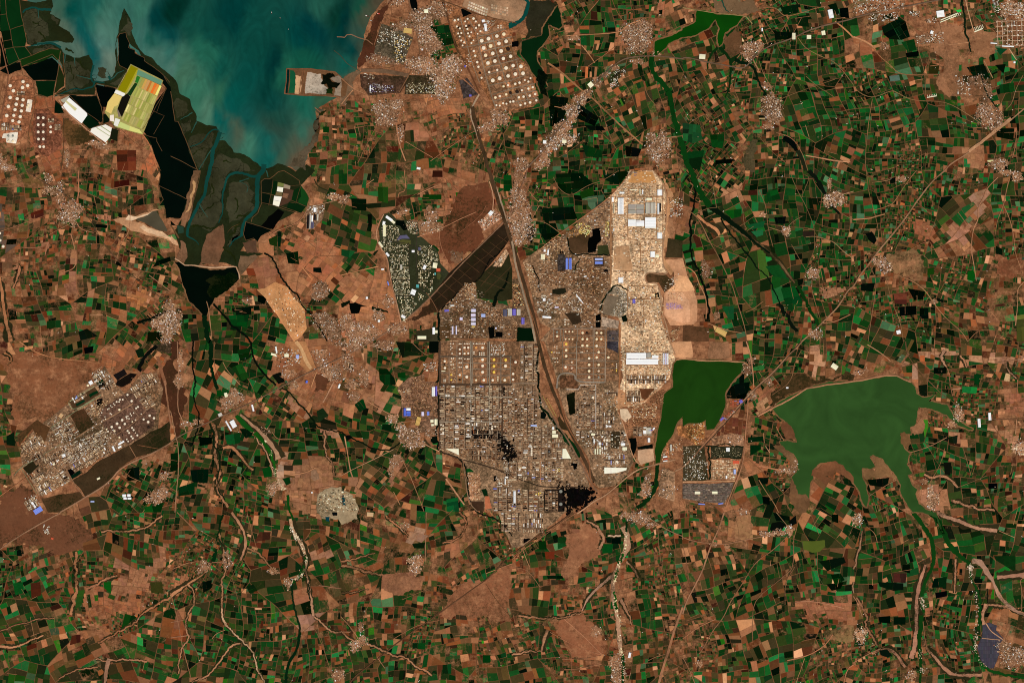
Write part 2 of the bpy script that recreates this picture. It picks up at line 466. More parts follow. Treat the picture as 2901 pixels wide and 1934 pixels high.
# scrub, fallow and bare stretches of the plain (the plots inside them take this soil)
OPEN = {}; NOP = 0
for s, c, a in (
 ('02: 0,130 180,90 430,130 640,160 920,190 1020,280 1080,230 1200,30 1240,100 1100,300 850,280 830,380 640,530 480,690 330,690 140,770 110,600 130,480 60,330 0,200', (128,86,60), .75),
 ('02: 300,260 640,160 840,290 800,380 640,470 560,380 430,330', (92,62,40), .45),
 ('02: 920,180 1010,280 1100,230 1180,110 1230,50 1180,20 1040,90', (150,98,68), .2),
 ('02: 0,1430 200,1300 330,1400 380,1568 03: 560,20 780,140 860,220 740,340 500,380 350,300 250,290 100,260 0,340', (106,72,52), .9),
 ('21: 900,550 1340,110 1400,260 1390,400 1130,770 1000,860 900,680', (104,66,46), .85),
 ('21: 720,0 1180,0 1340,60 1340,130 1200,330 960,300 1060,100', (150,100,72), .25),
 ('21: 720,380 930,420 1210,350 1170,300 1000,320 900,340 760,340', (158,112,84), .2),
 ('21: 700,620 890,560 900,690 830,680 740,640', (125,82,58), .5),
 ('21: 590,1380 880,1180 900,1290 780,1330 700,1370', (66,42,28), .6),
 ('21: 0,980 390,880 440,1000 500,1230 550,1390 470,1440 0,1500', (165,115,82), .2),
 ('21: 0,1250 90,1300 300,1260 480,1270 540,1390 540,1430 200,1530 0,1568', (140,86,62), .35),
 ('11: 1180,560 1430,640 1568,700 1568,1000 1300,1010 1200,950 1150,870 1120,790 1080,720', (160,105,74), .2),
 ('11: 720,850 870,770 960,900 1000,960 1010,1070 790,1100 770,960', (150,104,78), .3),
 ('11: 725,850 800,830 820,930 720,950', (96,44,28), .1),
 ('11: 860,1025 960,1010 950,1070 865,1080', (90,56,40), .2),
 ('11: 800,650 940,560 960,690 960,780 800,740', (172,120,88), .15),
 ('11: 1110,940 1240,980 1300,1010 1300,1140 1170,1140 1060,1020', (175,125,90), .2),
 ('12: 1000,0 1568,0 1568,160 1250,270 1000,380 920,260 960,180', (140,94,66), .35),
 ('12: 1220,360 1568,180 1568,600 1210,600 1150,520', (142,96,68), .45),
 ('12: 1320,310 1420,300 1440,450 1320,460', (92,60,42), .5),
 ('12: 1400,430 1480,360 1510,380 1420,560 1390,550', (84,44,30), .2),
 ('12: 0,0 75,0 80,700 40,900 0,620', (72,46,32), .5),
 ('12: 1000,480 1140,520 1300,720 1340,790 1568,800 1568,870 1370,830 1180,640 1060,520', (160,122,98), .3),
 ('12: 980,1000 1090,1060 1090,1230 1060,1400 1000,1330 960,1200 1000,1100', (158,132,112), .35),
 ('12: 1080,1100 1400,1060 1540,1230 1568,1568 1130,1568 1090,1400', (150,112,84), .35),
 ('22: 230,200 330,250 360,380 440,470 440,590 550,590 470,670 260,530 320,450 250,380', (160,118,92), .15),
 ('22: 0,540 100,540 150,640 100,670 0,670', (165,118,88), .1),
 ('22: 90,1190 200,1290 170,1440 260,1460 560,1490 480,1540 300,1480 130,1400', (150,112,86), .3),
 ('22: 430,1120 560,1060 600,1120 530,1200 480,1400 440,1250', (150,110,84), .3),
 ('33: 500,200 680,80 860,230 800,370 640,470 560,600 450,580 520,400', (142,100,74), .6),
 ('33: 470,980 640,900 680,1000 870,1200 830,1310 560,1330 480,1200 400,1100', (140,94,68), .5),
 ('23: 1130,640 1568,480 1568,1000 1300,940 1090,920 900,960 960,860', (140,96,70), .6),
 ('23: 890,300 1100,270 1110,400 1000,400', (150,102,74), .2),
 ('23: 630,190 690,110 780,160 780,270 640,260', (150,124,106), .2),
 ('23: 370,600 560,560 760,600 720,690 500,760 400,720', (140,100,76), .5),
 ('03: 1060,640 1400,490 1480,300 1540,290 1540,470 1420,560 1320,720 1220,740 1050,800 1000,760', (150,108,82), .4),
 ('03: 780,720 920,670 1000,770 1250,760 1330,880 1240,940 1100,900 960,980 880,1150 950,1180 1010,1120 900,960 780,960 760,850', (150,98,68), .35),
 ('03: 1060,400 1160,380 1150,540 1060,500', (148,110,90), .1),
 ('13: 1200,950 1330,960 1330,1090 1200,1100', (150,116,98), .25),
 ('13: 1120,700 1250,650 1270,800 1160,850', (150,102,74), .3),
 ('13: 1240,300 1300,370 1470,370 1480,410 1290,450', (160,120,98), .2),
 ('13: 0,600 150,560 180,650 60,760 0,780', (165,115,82), .2),
 ('43: 1010,820 1130,800 1480,850 1568,740 1568,1040 1300,1000 1080,900', (150,100,74), .35),
 ('43: 1300,1090 1568,1040 1568,1190 1310,1180', (130,110,74), .8),
 ('43: 480,80 620,0 650,110 620,240 480,220', (150,116,82), .55),
 ('43: 1100,820 1200,860 1220,1000 1120,980 1080,900', (142,92,68), .25),
 ('42: 610,1060 700,1070 830,1160 700,1190 560,1270 540,1160', (165,112,80), .3),
 ('42: 680,560 790,510 830,615 700,680', (170,135,102), .35),
 ('42: 1150,60 1240,60 1300,150 1270,280 1230,350 1180,270 1200,200', (190,150,120), .2),
 ('42: 810,480 900,380 1120,300 1240,360 1568,300 1568,360 1140,425 830,600', (74,58,36), .8),
 ('42: 640,450 880,400 820,560 720,600 680,500', (150,102,74), .45),
 ('42: 280,880 500,640 540,600 590,640 570,830 380,850', (98,58,40), .3),
 ('52: 470,90 720,80 880,70 1000,140 1200,150 1270,110 1400,140 1568,160 1568,180 1300,200 1200,180 1020,180 880,110 780,140 600,130', (170,135,110), .3),
 ('52: 340,180 500,170 620,280 560,380 530,340 550,260 440,200', (160,128,108), .4),
 ('52: 1390,440 1500,470 1568,560 1568,700 1400,660', (155,105,80), .3),
 ('52: 590,1350 700,1330 830,1370 900,1480 800,1568 700,1540 600,1480', (165,122,94), .35),
 ('52: 880,830 990,820 1000,960 960,950', (160,118,92), .2),
 ('52: 1200,750 1400,800 1500,880 1480,960 1350,850 1190,800', (165,125,98), .35),
 ('51: 330,760 560,720 640,850 640,1000 560,1020 380,920 300,800', (136,110,78), .8),
 ('51: 900,500 1060,490 1110,620 1040,660 880,640', (160,118,98), .2),
 ('51: 1090,240 1210,180 1240,300 1150,480 1110,380', (150,118,98), .3),
 ('51: 540,480 680,480 760,560 640,660', (150,95,68), .3),
 ('51: 1300,760 1568,820 1568,960 1320,900', (132,84,60), .5),
 ('50: 780,180 1000,240 960,520 880,900 780,720 840,560 720,330', (150,112,84), .5),
 ('50: 0,340 100,360 260,510 100,500', (160,105,72), .15),
 ('50: 900,320 1300,300 1330,460 1130,520 960,460', (140,104,76), .55),
 ('50: 860,700 1100,800 1300,880 1100,940 900,860', (128,96,70), .6),
 ('50: 1060,1370 1200,1330 1200,1560 1040,1520', (168,122,90), .2),
 ('40: 290,0 640,0 700,100 560,130 300,100', (110,92,70), .6),
 ('40: 380,280 480,260 540,470 470,520 380,400', (96,72,50), .6),
 ('40: 280,480 400,510 430,590 280,590', (112,80,58), .3),
 ('40: 640,1280 690,1290 650,1568 590,1568', (84,74,50), .7),
 ('41: 360,180 560,120 540,260 380,300', (165,125,94), .2),
 ('41: 1250,1080 1568,1060 1400,1150 1300,1180', (155,118,92), .3),
 ('41: 0,350 70,380 60,560 0,700', (120,86,62), .4),
 ('41: 1430,860 1320,920 1290,940 1240,870', (155,100,72), .1),
 ('20: 700,880 1100,900 1140,1020 860,1040 720,960', (165,112,78), .3),
 ('20: 1020,960 1110,930 1130,1000 1030,1010', (88,46,28), .2),
 ('20: 490,1120 720,1160 860,1240 700,1290 560,1190', (158,112,84), .25),
 ('20: 0,720 110,830 50,920 0,960', (118,96,76), .4),
 ('30: 470,230 640,280 640,330 500,320', (160,115,84), .2),
 ('30: 1370,20 1450,40 1400,130 1350,100', (160,108,78), .1),
 ('30: 660,320 1060,320 1050,440 950,430 840,340', (162,112,80), .25),
 ('00: 250,870 480,880 560,990 580,1090 560,1568 420,1568 260,1260 290,1100', (140,88,60), .35),
 ('00: 580,1100 740,1170 960,1330 900,1300 640,1330 570,1240', (96,72,44), .8),
 ('00: 1090,1180 1310,1235 1380,1300 1250,1290 1080,1300', (148,98,70), .3),
 ('00: 1300,1400 1390,1410 1430,1568 1310,1568', (172,104,70), .05),
 ('01: 0,700 130,720 100,920 0,940', (120,90,68), .2),
 ('01: 0,310 20,330 40,550 130,720 0,730', (92,80,68), .1),
 ('01: 640,900 700,910 690,1100 600,1160 610,1040', (140,102,82), .35),
 ('01: 680,650 720,760 700,900 680,880', (158,115,88), .2),
 ('01: 880,410 1020,400 1060,440 900,450', (160,115,90), .2),
 ('01: 370,640 450,640 460,740 380,700', (165,118,94), .1),
 ('01: 1190,1120 1340,1080 1330,1270 1200,1240', (168,118,76), .15),
 ('32: 600,0 640,0 640,10 620,10', (150,110,80), .2),
):
    q = rough(pts(s), .16, 6); cover(q, OPEN, (c, a))
    NOP = NOP + 1
    if a >= .5: patch('open_ground', rough(pts(s), .25, 2.2), c, a, 3.5 + NOP*.014, 0, mat='soil_and_crops', cov=False, bare=.68 if c[0] > 118 else .42)

# ---- the gulf: a silty sea whose colour drifts with the mud it carries
SEA = pts('''00: 250,-330 250,0 260,350 300,450 560,600 640,800 900,800 1000,780 1060,720 1095,450 1140,300 1300,560 1500,700 10: 20,850 100,1150 200,1450 400,1500 600,1560 860,1600 1000,1540 1080,1530 1150,1570
 1230,1500 1260,1440 1250,1350 1330,1230 1340,1100 1335,1010 1480,920 1565,890 20: 0,750 60,690 150,640 150,580 170,500 200,400 230,250 300,120 400,0 500,-330''')
SEAR = rough(SEA, .12, 6)
cover(SEAR)
CP = '''10 600,150 0,48,45;10 750,400 8,60,52;10 900,600 0,42,40;10 300,500 30,85,68;10 50,550 55,95,78;10 100,700 60,95,75;10 250,900 50,98,78;10 420,650 12,68,58
10 500,900 40,85,65;10 600,950 5,72,65;10 800,800 10,62,55;10 900,800 2,48,42;10 1000,950 8,58,52;10 1050,700 25,80,62;10 1200,550 15,70,55;10 1200,400 0,55,52;10 1350,250 0,48,48
10 1400,60 30,75,62;10 1550,150 5,45,35;10 50,100 0,38,30;10 200,250 15,65,55;10 1250,1000 20,80,65;10 1200,1200 45,85,70;10 1000,1100 25,62,52;10 950,1200 40,62,52;10 900,1350 40,70,60
10 700,1050 15,68,62;10 560,1180 68,78,62;10 700,1300 55,100,82;10 1000,1450 55,75,60;10 1100,1400 70,75,60;10 860,1450 15,80,72;10 850,1300 18,78,70;10 1300,1050 30,85,70;10 380,1050 70,105,85
10 1450,950 45,75,55;10 1300,1250 72,75,60;10 480,1120 5,75,68;10 1150,1480 85,72,55;10 700,700 5,62,55;10 640,850 4,68,60;10 780,250 10,62,54;10 400,350 10,60,52
00 1500,150 0,50,48;00 1400,350 20,75,65;00 1550,300 5,60,58;00 1290,80 50,95,80;00 1350,300 55,95,85;00 1500,450 45,90,80;00 1540,600 68,100,88;00 1400,450 65,100,88;00 980,100 45,88,75
00 1010,300 70,105,92;00 900,200 40,90,78;00 900,50 25,80,70;00 680,60 0,65,58;00 760,220 10,72,68;00 820,380 10,75,72;00 960,450 72,105,95;00 950,560 92,105,92;00 700,480 78,95,82
00 600,200 78,90,75;00 620,60 50,80,65;00 850,500 10,72,70;00 1190,150 48,90,78;20 50,150 0,42,40;20 200,50 20,65,50;20 100,450 0,55,52;20 30,600 10,75,65;20 200,300 45,66,55;20 280,150 62,66,50
20 20,300 0,45,42;20 150,480 60,66,52;20 120,600 45,72,58;20 60,680 60,75,58;20 380,20 72,60,45;00 800,100 20,78,70;00 1040,180 60,100,86'''.replace('\n', ';').split(';')
cpx = []; cpc = []
for e in CP:
    t, xy, c = e.split(); x, y = xy.split(','); cpx.append(G(t, float(x), float(y))); cv = [float(v) for v in c.split(',')]; cpc.append(lin((cv[0]*1.08, cv[1]*1.13+2, cv[2]*1.13+2)))
cpx = np.array(cpx); cpc = np.array(cpc)
bm = bmesh.new()
bm.faces.new([bm.verts.new((*W(x, y), 6.0)) for x, y in (SEAR[::-1] if area(SEAR) > 0 else SEAR)])
bmesh.ops.triangulate(bm, faces=bm.faces[:])
xs = [v.co.x for v in bm.verts]; ys = [v.co.y for v in bm.verts]
def cuts(lo, hi, step, nrm):
    k = math.ceil(lo/step)*step
    while k < hi:
        bmesh.ops.bisect_plane(bm, geom=bm.verts[:]+bm.edges[:]+bm.faces[:], plane_co=(k*nrm[0], k*nrm[1], 6), plane_no=nrm)
        k += step
cuts(min(xs), max(xs), 150, (1, 0, 0)); cuts(min(ys), max(ys), 200, (0, 1, 0))
me = bpy.data.meshes.new('sea'); bm.to_mesh(me); bm.free()
at = me.attributes.new('Col', 'FLOAT_COLOR', 'POINT')
co = np.zeros(len(me.vertices)*3); me.vertices.foreach_get('co', co); co = co.reshape(-1, 3)
X = co[:,0]/PX + 1450.5; Y = 967 - co[:,1]/PX
rs = np.random.RandomState(3)
Xw = X + 14*np.sin(Y/37.0) + 9*np.sin(X/23.0+Y/51.0); Yw = Y + 10*np.sin(X/41.0)
d2 = (Xw[:,None]-cpx[None,:,0])**2*1.9 + (Yw[:,None]-cpx[None,:,1])**2*.75
w = 1.0/(d2+60)**2.1
cc = (w@cpc)/w.sum(1, keepdims=True)
out = np.ones((len(X), 4)); out[:,:3] = cc*ALB
at.data.foreach_set('color', out.astype(np.float32).ravel())
me.materials.append(MATS['silty_sea'])
sea = bpy.data.objects.new('sea', me); OBJ.link(sea); tagit(sea, kind='structure'); up(sea)

# ---- tidal flats and mangrove
FLAT = (34, 42, 22)
patch('tidal_flat', '''00: 185,0 480,0 490,60 460,130 560,185 540,240 640,295 685,360 665,398 560,382 470,385 300,420 250,405 245,380 220,250 195,140''', FLAT, .6, 6.3, .12, 3)
patch('tidal_flat', '''00: 235,430 480,400 560,445 600,500 680,533 820,505 850,560 855,600 835,700 870,745 940,752 1000,740 1060,660 1065,540 1062,400 1100,200 1140,72 1200,180
 1222,330 1250,400 1330,505 1480,625 1568,695 10: 50,745 83,860 178,912 203,1000 232,1045 238,1110 330,1152 420,1162 440,1200 450,1292 500,1292 568,1370 580,1402 680,1422 760,1482 830,1532
 890,1548 980,1503 1060,1523 1150,1580 1250,1510 11: 1330,0 1200,130 1200,330 900,560 720,650 640,740 860,760 800,780 700,900 630,950 600,880 130,870 60,640 30,560 110,430 150,200 230,0
 10: 170,1400 40,1110 0,850 00: 1500,690 1330,560 1190,400 1090,330 1080,560 1170,650 1080,810 890,770 870,870 640,870 500,880 600,800 590,700 540,500 470,440 290,510''', FLAT, .6, 6.45, .09, 3)
for q in ('00: 215,150 240,100 330,80 400,190 440,230 450,330 380,380 280,410 250,380 225,250', '00: 610,560 700,560 810,640 830,760 700,850 610,850 600,700', '00: 480,140 540,200 520,230 470,170', '00: 300,470 460,420 540,470 400,470 300,505', '00: 900,620 980,630 970,720 900,700', '00: 1070,740 1150,670 1100,790 1010,770',
          '10: 20,950 60,900 150,950 170,1020 60,1090', '10: 90,1130 180,1100 190,1190 130,1260', '10: 160,1290 270,1230 380,1200 400,1230 330,1400 300,1540 250,1540', '10: 430,1420 520,1440 700,1510 800,1568 11: 780,-5 680,0 560,0 510,50 480,160 460,260 470,380 430,480 350,560 180,500 240,330 320,240 350,60',
          '11: 540,120 700,100 770,200 770,340 660,430 540,480 510,300', '11: 560,520 640,520 630,600 560,620 520,700', '00: 1150,120 1185,200 1200,330 1170,330 1150,280 1110,290'):
    patch('mud_flat', q, (60,60,42), .6, 6.65, .25, 3, cov=False)
# bare grey mud and salt crust at the head of the creeks
patch('mud_flat', '11: 380,560 480,490 500,640 470,760 440,870 260,870 290,720 330,590', (112,84,64), .4, 6.9, .15)
patch('mud_flat', '11: 660,660 790,640 800,750 700,760', (86,66,52), .3, 6.9, .12)
patch('mud_flat', '11: 640,780 780,770 800,790 700,900 640,960 620,880', (112,92,72), .5, 6.9, .12)
patch('mud_flat', '11: 90,640 140,680 130,840 50,810 90,720', (130,100,78), .45, 6.9, .12)
patch('mud_flat', '10: 1340,1000 1400,1000 1360,1240 1260,1420 1240,1568 1060,1540 1180,1400 1260,1340 1320,1200', (92,80,62), .6, 6.9, .25)
patch('mud_flat', '20: 450,0 340,100 270,260 200,420 170,520 160,640 300,480 330,300 420,100 480,0', (78,48,34), .8, 6.9, .25)
patch('mud_flat', '20: 0,740 160,650 190,660 100,760 110,830 50,930 0,970', (112,94,74), .6, 6.9, .12)
m = MB(); rgm = random.Random(8)
def shore(s, w, c=(30,38,12), z=6.6, a=.25):
    l = rough(pts(s), .25, 3.5, closed=False); m.ribbon(l, w, z + .2 + lift(.35), col(c, a), .5, rgm, w*.4)
for s, w in (('00: 600,455 640,465 680,490', 8), ('10: 100,1100 200,1050', 4), ('10: 190,1240 235,1130', 4), ('10: 1320,1340 1260,1400', 12), ('10: 1380,1060 1430,1020', 10), ('11: 640,480 590,560 540,600', 8), ('11: 200,500 420,520', 5), ('11: 480,700 560,760 600,850', 6),
             ('11: 400,300 320,360 280,420', 4), ('11: 380,120 400,200 360,260', 4), ('11: 590,250 620,330 580,400', 4), ('00: 350,300 400,330 420,390', 4), ('00: 300,200 360,220', 4), ('00: 650,600 680,700 640,760', 3), ('00: 740,560 780,640', 4), ('10: 200,1420 260,1380 340,1370', 4), ('10: 480,1480 560,1500', 4), ('11: 300,150 280,240', 3), ('11: 700,420 600,440', 6)):
    shore(s, w)
o = m.done('mangrove_belt', 'rough_ground'); up(o); tagit(o, 'dark green mangrove fringe along the muddy creek shores', 'mangrove', kind='stuff')

# ---- tidal creeks and rivers
def water(name, s, c, w=None, w2=None, z=7.0, jit=.12, amp=.1, minlen=4, seed=1):
    m = MB(); rgw = random.Random(seed); z += lift(.3)
    if w is None:
        p = rough(pts(s), amp, minlen); cover(p); cover(p, AVOID); m.poly(p, z, col(c))
        if name == 'reservoir':
            mm = MB(); mm.ribbon(p + [p[0]], 7.0, z - .25, col((126,96,68), .5), .5, rgw); o = mm.done('shore_mud', 'rough_ground'); up(o); tagit(o, kind='structure')
    else:
        l = rough(smooth(pts(s), 1), amp, 4, closed=False); m.ribbon(l, w*.88, z, col(c), jit, rgw, (w2 or w)*.88)
    o = m.done(name, 'still_water'); up(o); return tagit(o, kind='structure')
TEAL = (16, 66, 58)
for s, w, w2 in (('10: 452,1215 440,1270 390,1380 360,1568 11: 330,100 315,220 260,300 215,400 160,500 150,600', 13, 8),
                 ('10: 858,1510 855,1568 11: 800,50 795,200 800,320 760,390 690,440 655,520 650,600', 16, 9),
                 ('11: 800,50 740,55 680,25 600,15 520,50 495,150 470,260 485,370 440,480', 9, 2.5), ('11: 650,600 570,640 540,700', 5, 2.5),
                 ('11: 150,600 230,640 260,680', 5, 2), ('11: 260,300 300,370 340,430', 2.5, 1.2), ('11: 630,100 720,70', 3, 2), ('11: 700,200 715,140 640,100', 2, 1.2), ('11: 880,0 895,60', 4, 2),
                 ('10: 440,1195 390,1190 340,1230 290,1310 180,1350', 4.5, 2), ('10: 240,1120 190,1220', 4, 2), ('10: 200,1035 90,1100', 3, 1.5), ('10: 370,1380 310,1480 260,1560', 3, 2),
                 ('00: 210,120 230,90 310,65 360,90 470,90', 5, 8), ('00: 350,90 355,170', 3, 1.5), ('00: 560,440 480,395 400,400 260,430', 8, 2), ('00: 600,500 590,580', 4, 2), ('00: 685,530 690,610', 3, 1.5),
                 ('00: 860,600 835,700 850,760 880,750 960,760', 7, 4), ('00: 870,750 860,800 800,810 750,830 690,810 600,850 500,890', 5, 2), ('00: 840,730 760,710 700,690', 3, 1.5),
                 ('00: 1010,735 1050,710 1080,670 1140,650', 4, 2), ('00: 1000,700 1015,740', 8, 5), ('00: 340,400 540,385', 3, 5)):
    water('tidal_creek', s, TEAL if w > 4 else (44, 84, 72), w, w2, z=7.4)
m = MB(); rgk = random.Random(6)
for q in ('10: 440,1270 390,1380 360,1568 11: 330,100 315,220 260,300 215,400 160,500', '11: 795,200 800,320 760,390 690,440 655,520 650,600', '11: 680,25 600,15 520,50 495,150 470,260 485,370 440,480', '00: 360,90 355,170 350,240', '00: 590,580 640,680 690,610 760,710', '00: 835,700 800,810 690,810', '00: 960,760 1050,710 1140,650', '10: 390,1190 290,1310 180,1350', '10: 190,1220 90,1100', '00: 400,400 300,415'):
    l = smooth(pts(q), 2)                # side gullies branching out over the flats
    for _ in range(int(len(l)*1.1)):
        x, y = rgk.choice(l); h = rgk.random()*6.283; line = [(x, y)]
        for k2 in range(rgk.randint(3, 8)):
            h += rgk.gauss(0, .45); x += 4.2*math.cos(h); y += 4.2*math.sin(h); line.append((x, y))
            if rgk.random() < .3: b = h + rgk.choice((-.8, .8)); m.ribbon([(x, y), (x+5*math.cos(b), y+5*math.sin(b)), (x+9*math.cos(b+.3), y+9*math.sin(b+.3))], 1.2, 6.95 + lift(.2), col((30,33,18)), w2=.4)
        m.ribbon(line, 2.0, 6.95 + lift(.2), col((30,33,18)), w2=.5)
up(tagit(m.done('tidal_gullies', 'rough_ground'), 'fine dark gullies branching over the tidal flats', 'gully', kind='stuff'))
water('canal', '20: 1560,-30 30: 160,0 130,120 90,190 0,240 -30,250', (8, 66, 58), 10, 12, z=7.0)

# ---- walled lagoons and salt ponds
for s, c in (
 ('00: 0,0 180,0 195,140 220,250 245,380 230,430 290,510 190,560 80,600 40,400 0,250', (8,46,16)), ('00: 0,60 55,130 85,270 0,290', (2,14,5)), ('00: 10,290 95,280 120,430 40,450', (6,24,6)), ('00: 10,330 40,460 80,600 0,620 0,440', (1,9,3)),
 ('00: 200,620 480,530 545,600 560,700 520,742 310,742', (1,10,5)), ('00: 325,745 515,745 490,875 440,890 350,880', (4,32,10)), ('00: 80,600 190,570 200,640 80,690 0,650', (3,10,5)),
 ('00: 190,560 430,450 560,460 570,500 530,560 480,520 200,610', (20,48,12)), ('00: 545,600 590,700 590,790 520,850 500,860', (30,40,14)),
 ('00: 640,870 890,880 950,1000 940,1120 900,1130 800,1050 620,900', (2,12,5)), ('00: 880,780 1080,820 1030,880 980,985 940,985 900,880', (1,6,4)), ('00: 800,1050 930,1150 820,1190 760,1130', (4,28,10)),
 ('00: 510,920 560,970 590,1040 500,1040', (2,22,8)), ('00: 950,1045 1015,1060 1000,1120 945,1140', (6,20,8)), ('00: 1030,1180 1090,1200 1080,1300 1010,1280', (26,30,14)),
 ('''00: 1085,335 1100,315 1155,303 1165,345 1190,400 1185,440 1240,460 1245,490 1330,535 1325,560 1500,690 1568,800 10: 10,900 40,1110 70,1120 170,1400 250,1568 11: 215,0 155,260 90,440 0,430 -40,440
   01: 1490,260 1460,130 1475,40 1460,0 00: 1480,1568 1440,1480 1380,1300 1310,1200 1400,1000 1530,810 1490,760 1300,650 1210,600 1170,640 1100,600 1085,560''', (1,11,6)),
 ('00: 1090,540 1130,570 1200,580 1300,610 1290,650 1210,605 1170,640 1100,600', (14,60,12)), ('01: 1470,140 1571,190 1571,320 1460,320 1500,270', (2,26,8)), ('11: 0,200 150,265 90,440 0,430', (3,18,8)),
 ('11: 690,470 830,510 930,550 830,600 800,650 760,620 690,640 670,580', (1,9,5)), ('11: 840,80 940,80 920,200 840,200', (16,24,12)), ('11: 840,205 920,215 900,320 835,300', (6,20,9)), ('11: 990,350 1045,380 940,540 830,510 900,420', (3,4,3)),
 ('11: 1130,180 1195,150 1200,240 1150,290 1080,280', (10,40,12)), ('11: 1090,290 1250,320 1200,390 1060,360', (8,36,12)), ('11: 1200,140 1270,250 1250,330 1170,300', (20,64,22)), ('11: 940,90 985,100 960,230 920,210', (6,34,10)),
 ('00: 1320,1240 1440,1270 1440,1300 1490,1390 1380,1330', (20,34,14)), ('01: 1240,440 1430,365 1500,470 1540,560 1460,550 1300,470', (84,76,58)),
 ('00: 1400,1010 1530,820 1568,860 1568,1200 1420,1240 1310,1190', (3,5,4)), ('11: 60,500 120,520 120,570 70,580', (44,70,54)), ('11: 0,460 60,510 0,500', (2,8,4)),
):
    water('lagoon', s, c, z=8.0, amp=.05)
water('reservoir', '11: 40,840 80,835 130,872 600,888 630,960 632,990 500,1110 400,1175 385,1215 350,1270 330,1330 300,1330 250,1270 170,1200 140,1110 100,1010 80,900', (1,10,4), z=8.0)
patch('reed_bed', '11: 320,1010 560,930 620,980 500,1110 390,1180 330,1120 370,1050', (4,18,4), .8, 8.4, .25, cov=False)
# ---- the two big reservoirs, the northern one and the ponds
water('reservoir', '''42: -40,165 0,165 560,195 550,280 440,390 390,480 390,600 330,740 290,800 220,810 210,720 170,750 50,750 0,780 32: 1565,690 1520,740 1480,850 1430,920 1380,1010 1360,1110 1320,1120 1310,1000 1340,820 1380,620 1400,480
 1480,420 1490,200 1520,165''', (26,62,12), z=8.0, amp=.06)
water('reservoir', '''42: 830,615 1140,435 1568,372 52: 0,372 160,345 300,320 400,320 530,375 570,420 580,480 640,515 700,508 770,465 740,500 690,545 860,580 880,620 930,700 1000,750 1100,800 1090,812 960,770 850,670 720,620 600,600
 585,690 570,770 520,800 530,850 430,840 460,960 520,1030 490,1130 540,1210 500,1225 540,1320 590,1360 570,1400 600,1490 660,1540 760,1568 53: 780,60 830,200 770,60 640,0
 545,0 500,-60 52: 440,1400 400,1240 330,1160 270,1080 180,1040 150,1060 200,1150 150,1170 80,1160 80,1240 120,1320 140,1420 120,1520 100,1500 60,1380 0,1290
 42: 1540,1220 1480,1150 1400,1100 1320,1110 1240,1130 1190,1190 1200,1250 1170,1300 1165,1400 1150,1500 1060,1440 1000,1250 1050,1190 1060,1100 1020,1030 930,980 890,920 960,910 1050,925 1020,850 1000,780 930,720 890,700''', (47,80,34), z=8.0, amp=.10)
water('reservoir', '40: 130,95 560,150 500,230 390,300 365,400 330,430 320,330 340,270 300,180 240,260 100,330 0,345 30: 1565,345 1440,400 1380,470 1330,520 1290,510 1310,390 1350,365 1440,340 1565,280 40: 0,262 120,200', (10,62,6), z=8.0)
water('reservoir', '30: 90,380 270,330 300,230 420,50 450,130 460,240 430,270 330,220 340,330 270,430 230,470 230,560 270,620 290,700 330,800 260,850 230,720 170,640 80,500', (6,36,12), z=8.0)
patch('reed_bed', '30: 240,640 330,700 330,900 260,860 220,740', (4,14,6), .6, 8.3, .2, cov=False)
patch('reed_bed', '30: 170,0 350,0 420,50 290,260 270,330 110,370 150,300 130,200', (46,44,30), .7, 6.2, .15)
patch('mud_flat', '52: 150,1050 270,1075 330,1165 400,1250 380,1270 300,1230 210,1250 130,1270 100,1250 80,1165 200,1190 200,1110', (128,100,70), .3, 8.3, .2, cov=False)
patch('mud_flat', '52: 520,790 590,750 620,700 660,760 640,830 560,860', (150,112,84), .3, 8.3, .2, cov=False)
patch('mud_flat', '52: 430,840 470,830 520,880 500,1000 460,960', (110,84,56), .3, 8.3, .2, cov=False)
patch('mud_flat', '42: 1190,1180 1310,1110 1400,1095 1480,1140 1568,1240 1568,1300 1400,1200 1380,1260 1240,1250 1180,1230', (116,80,56), .25, 8.3, .18, cov=False)
patch('mud_flat', '42: 1000,1260 1060,1400 1130,1400 1170,1500 1130,1568 1060,1560 980,1400', (108,82,58), .4, 8.3, .2, cov=False)
patch('mud_flat', '42: 900,720 960,740 1010,800 1030,900 950,900 900,800', (112,76,54), .3, 8.3, .2, cov=False)
patch('mud_flat', '42: 830,960 900,950 1000,1020 1050,1100 1050,1190 980,1190 990,1100 900,1020', (120,92,66), .4, 8.3, .2, cov=False)
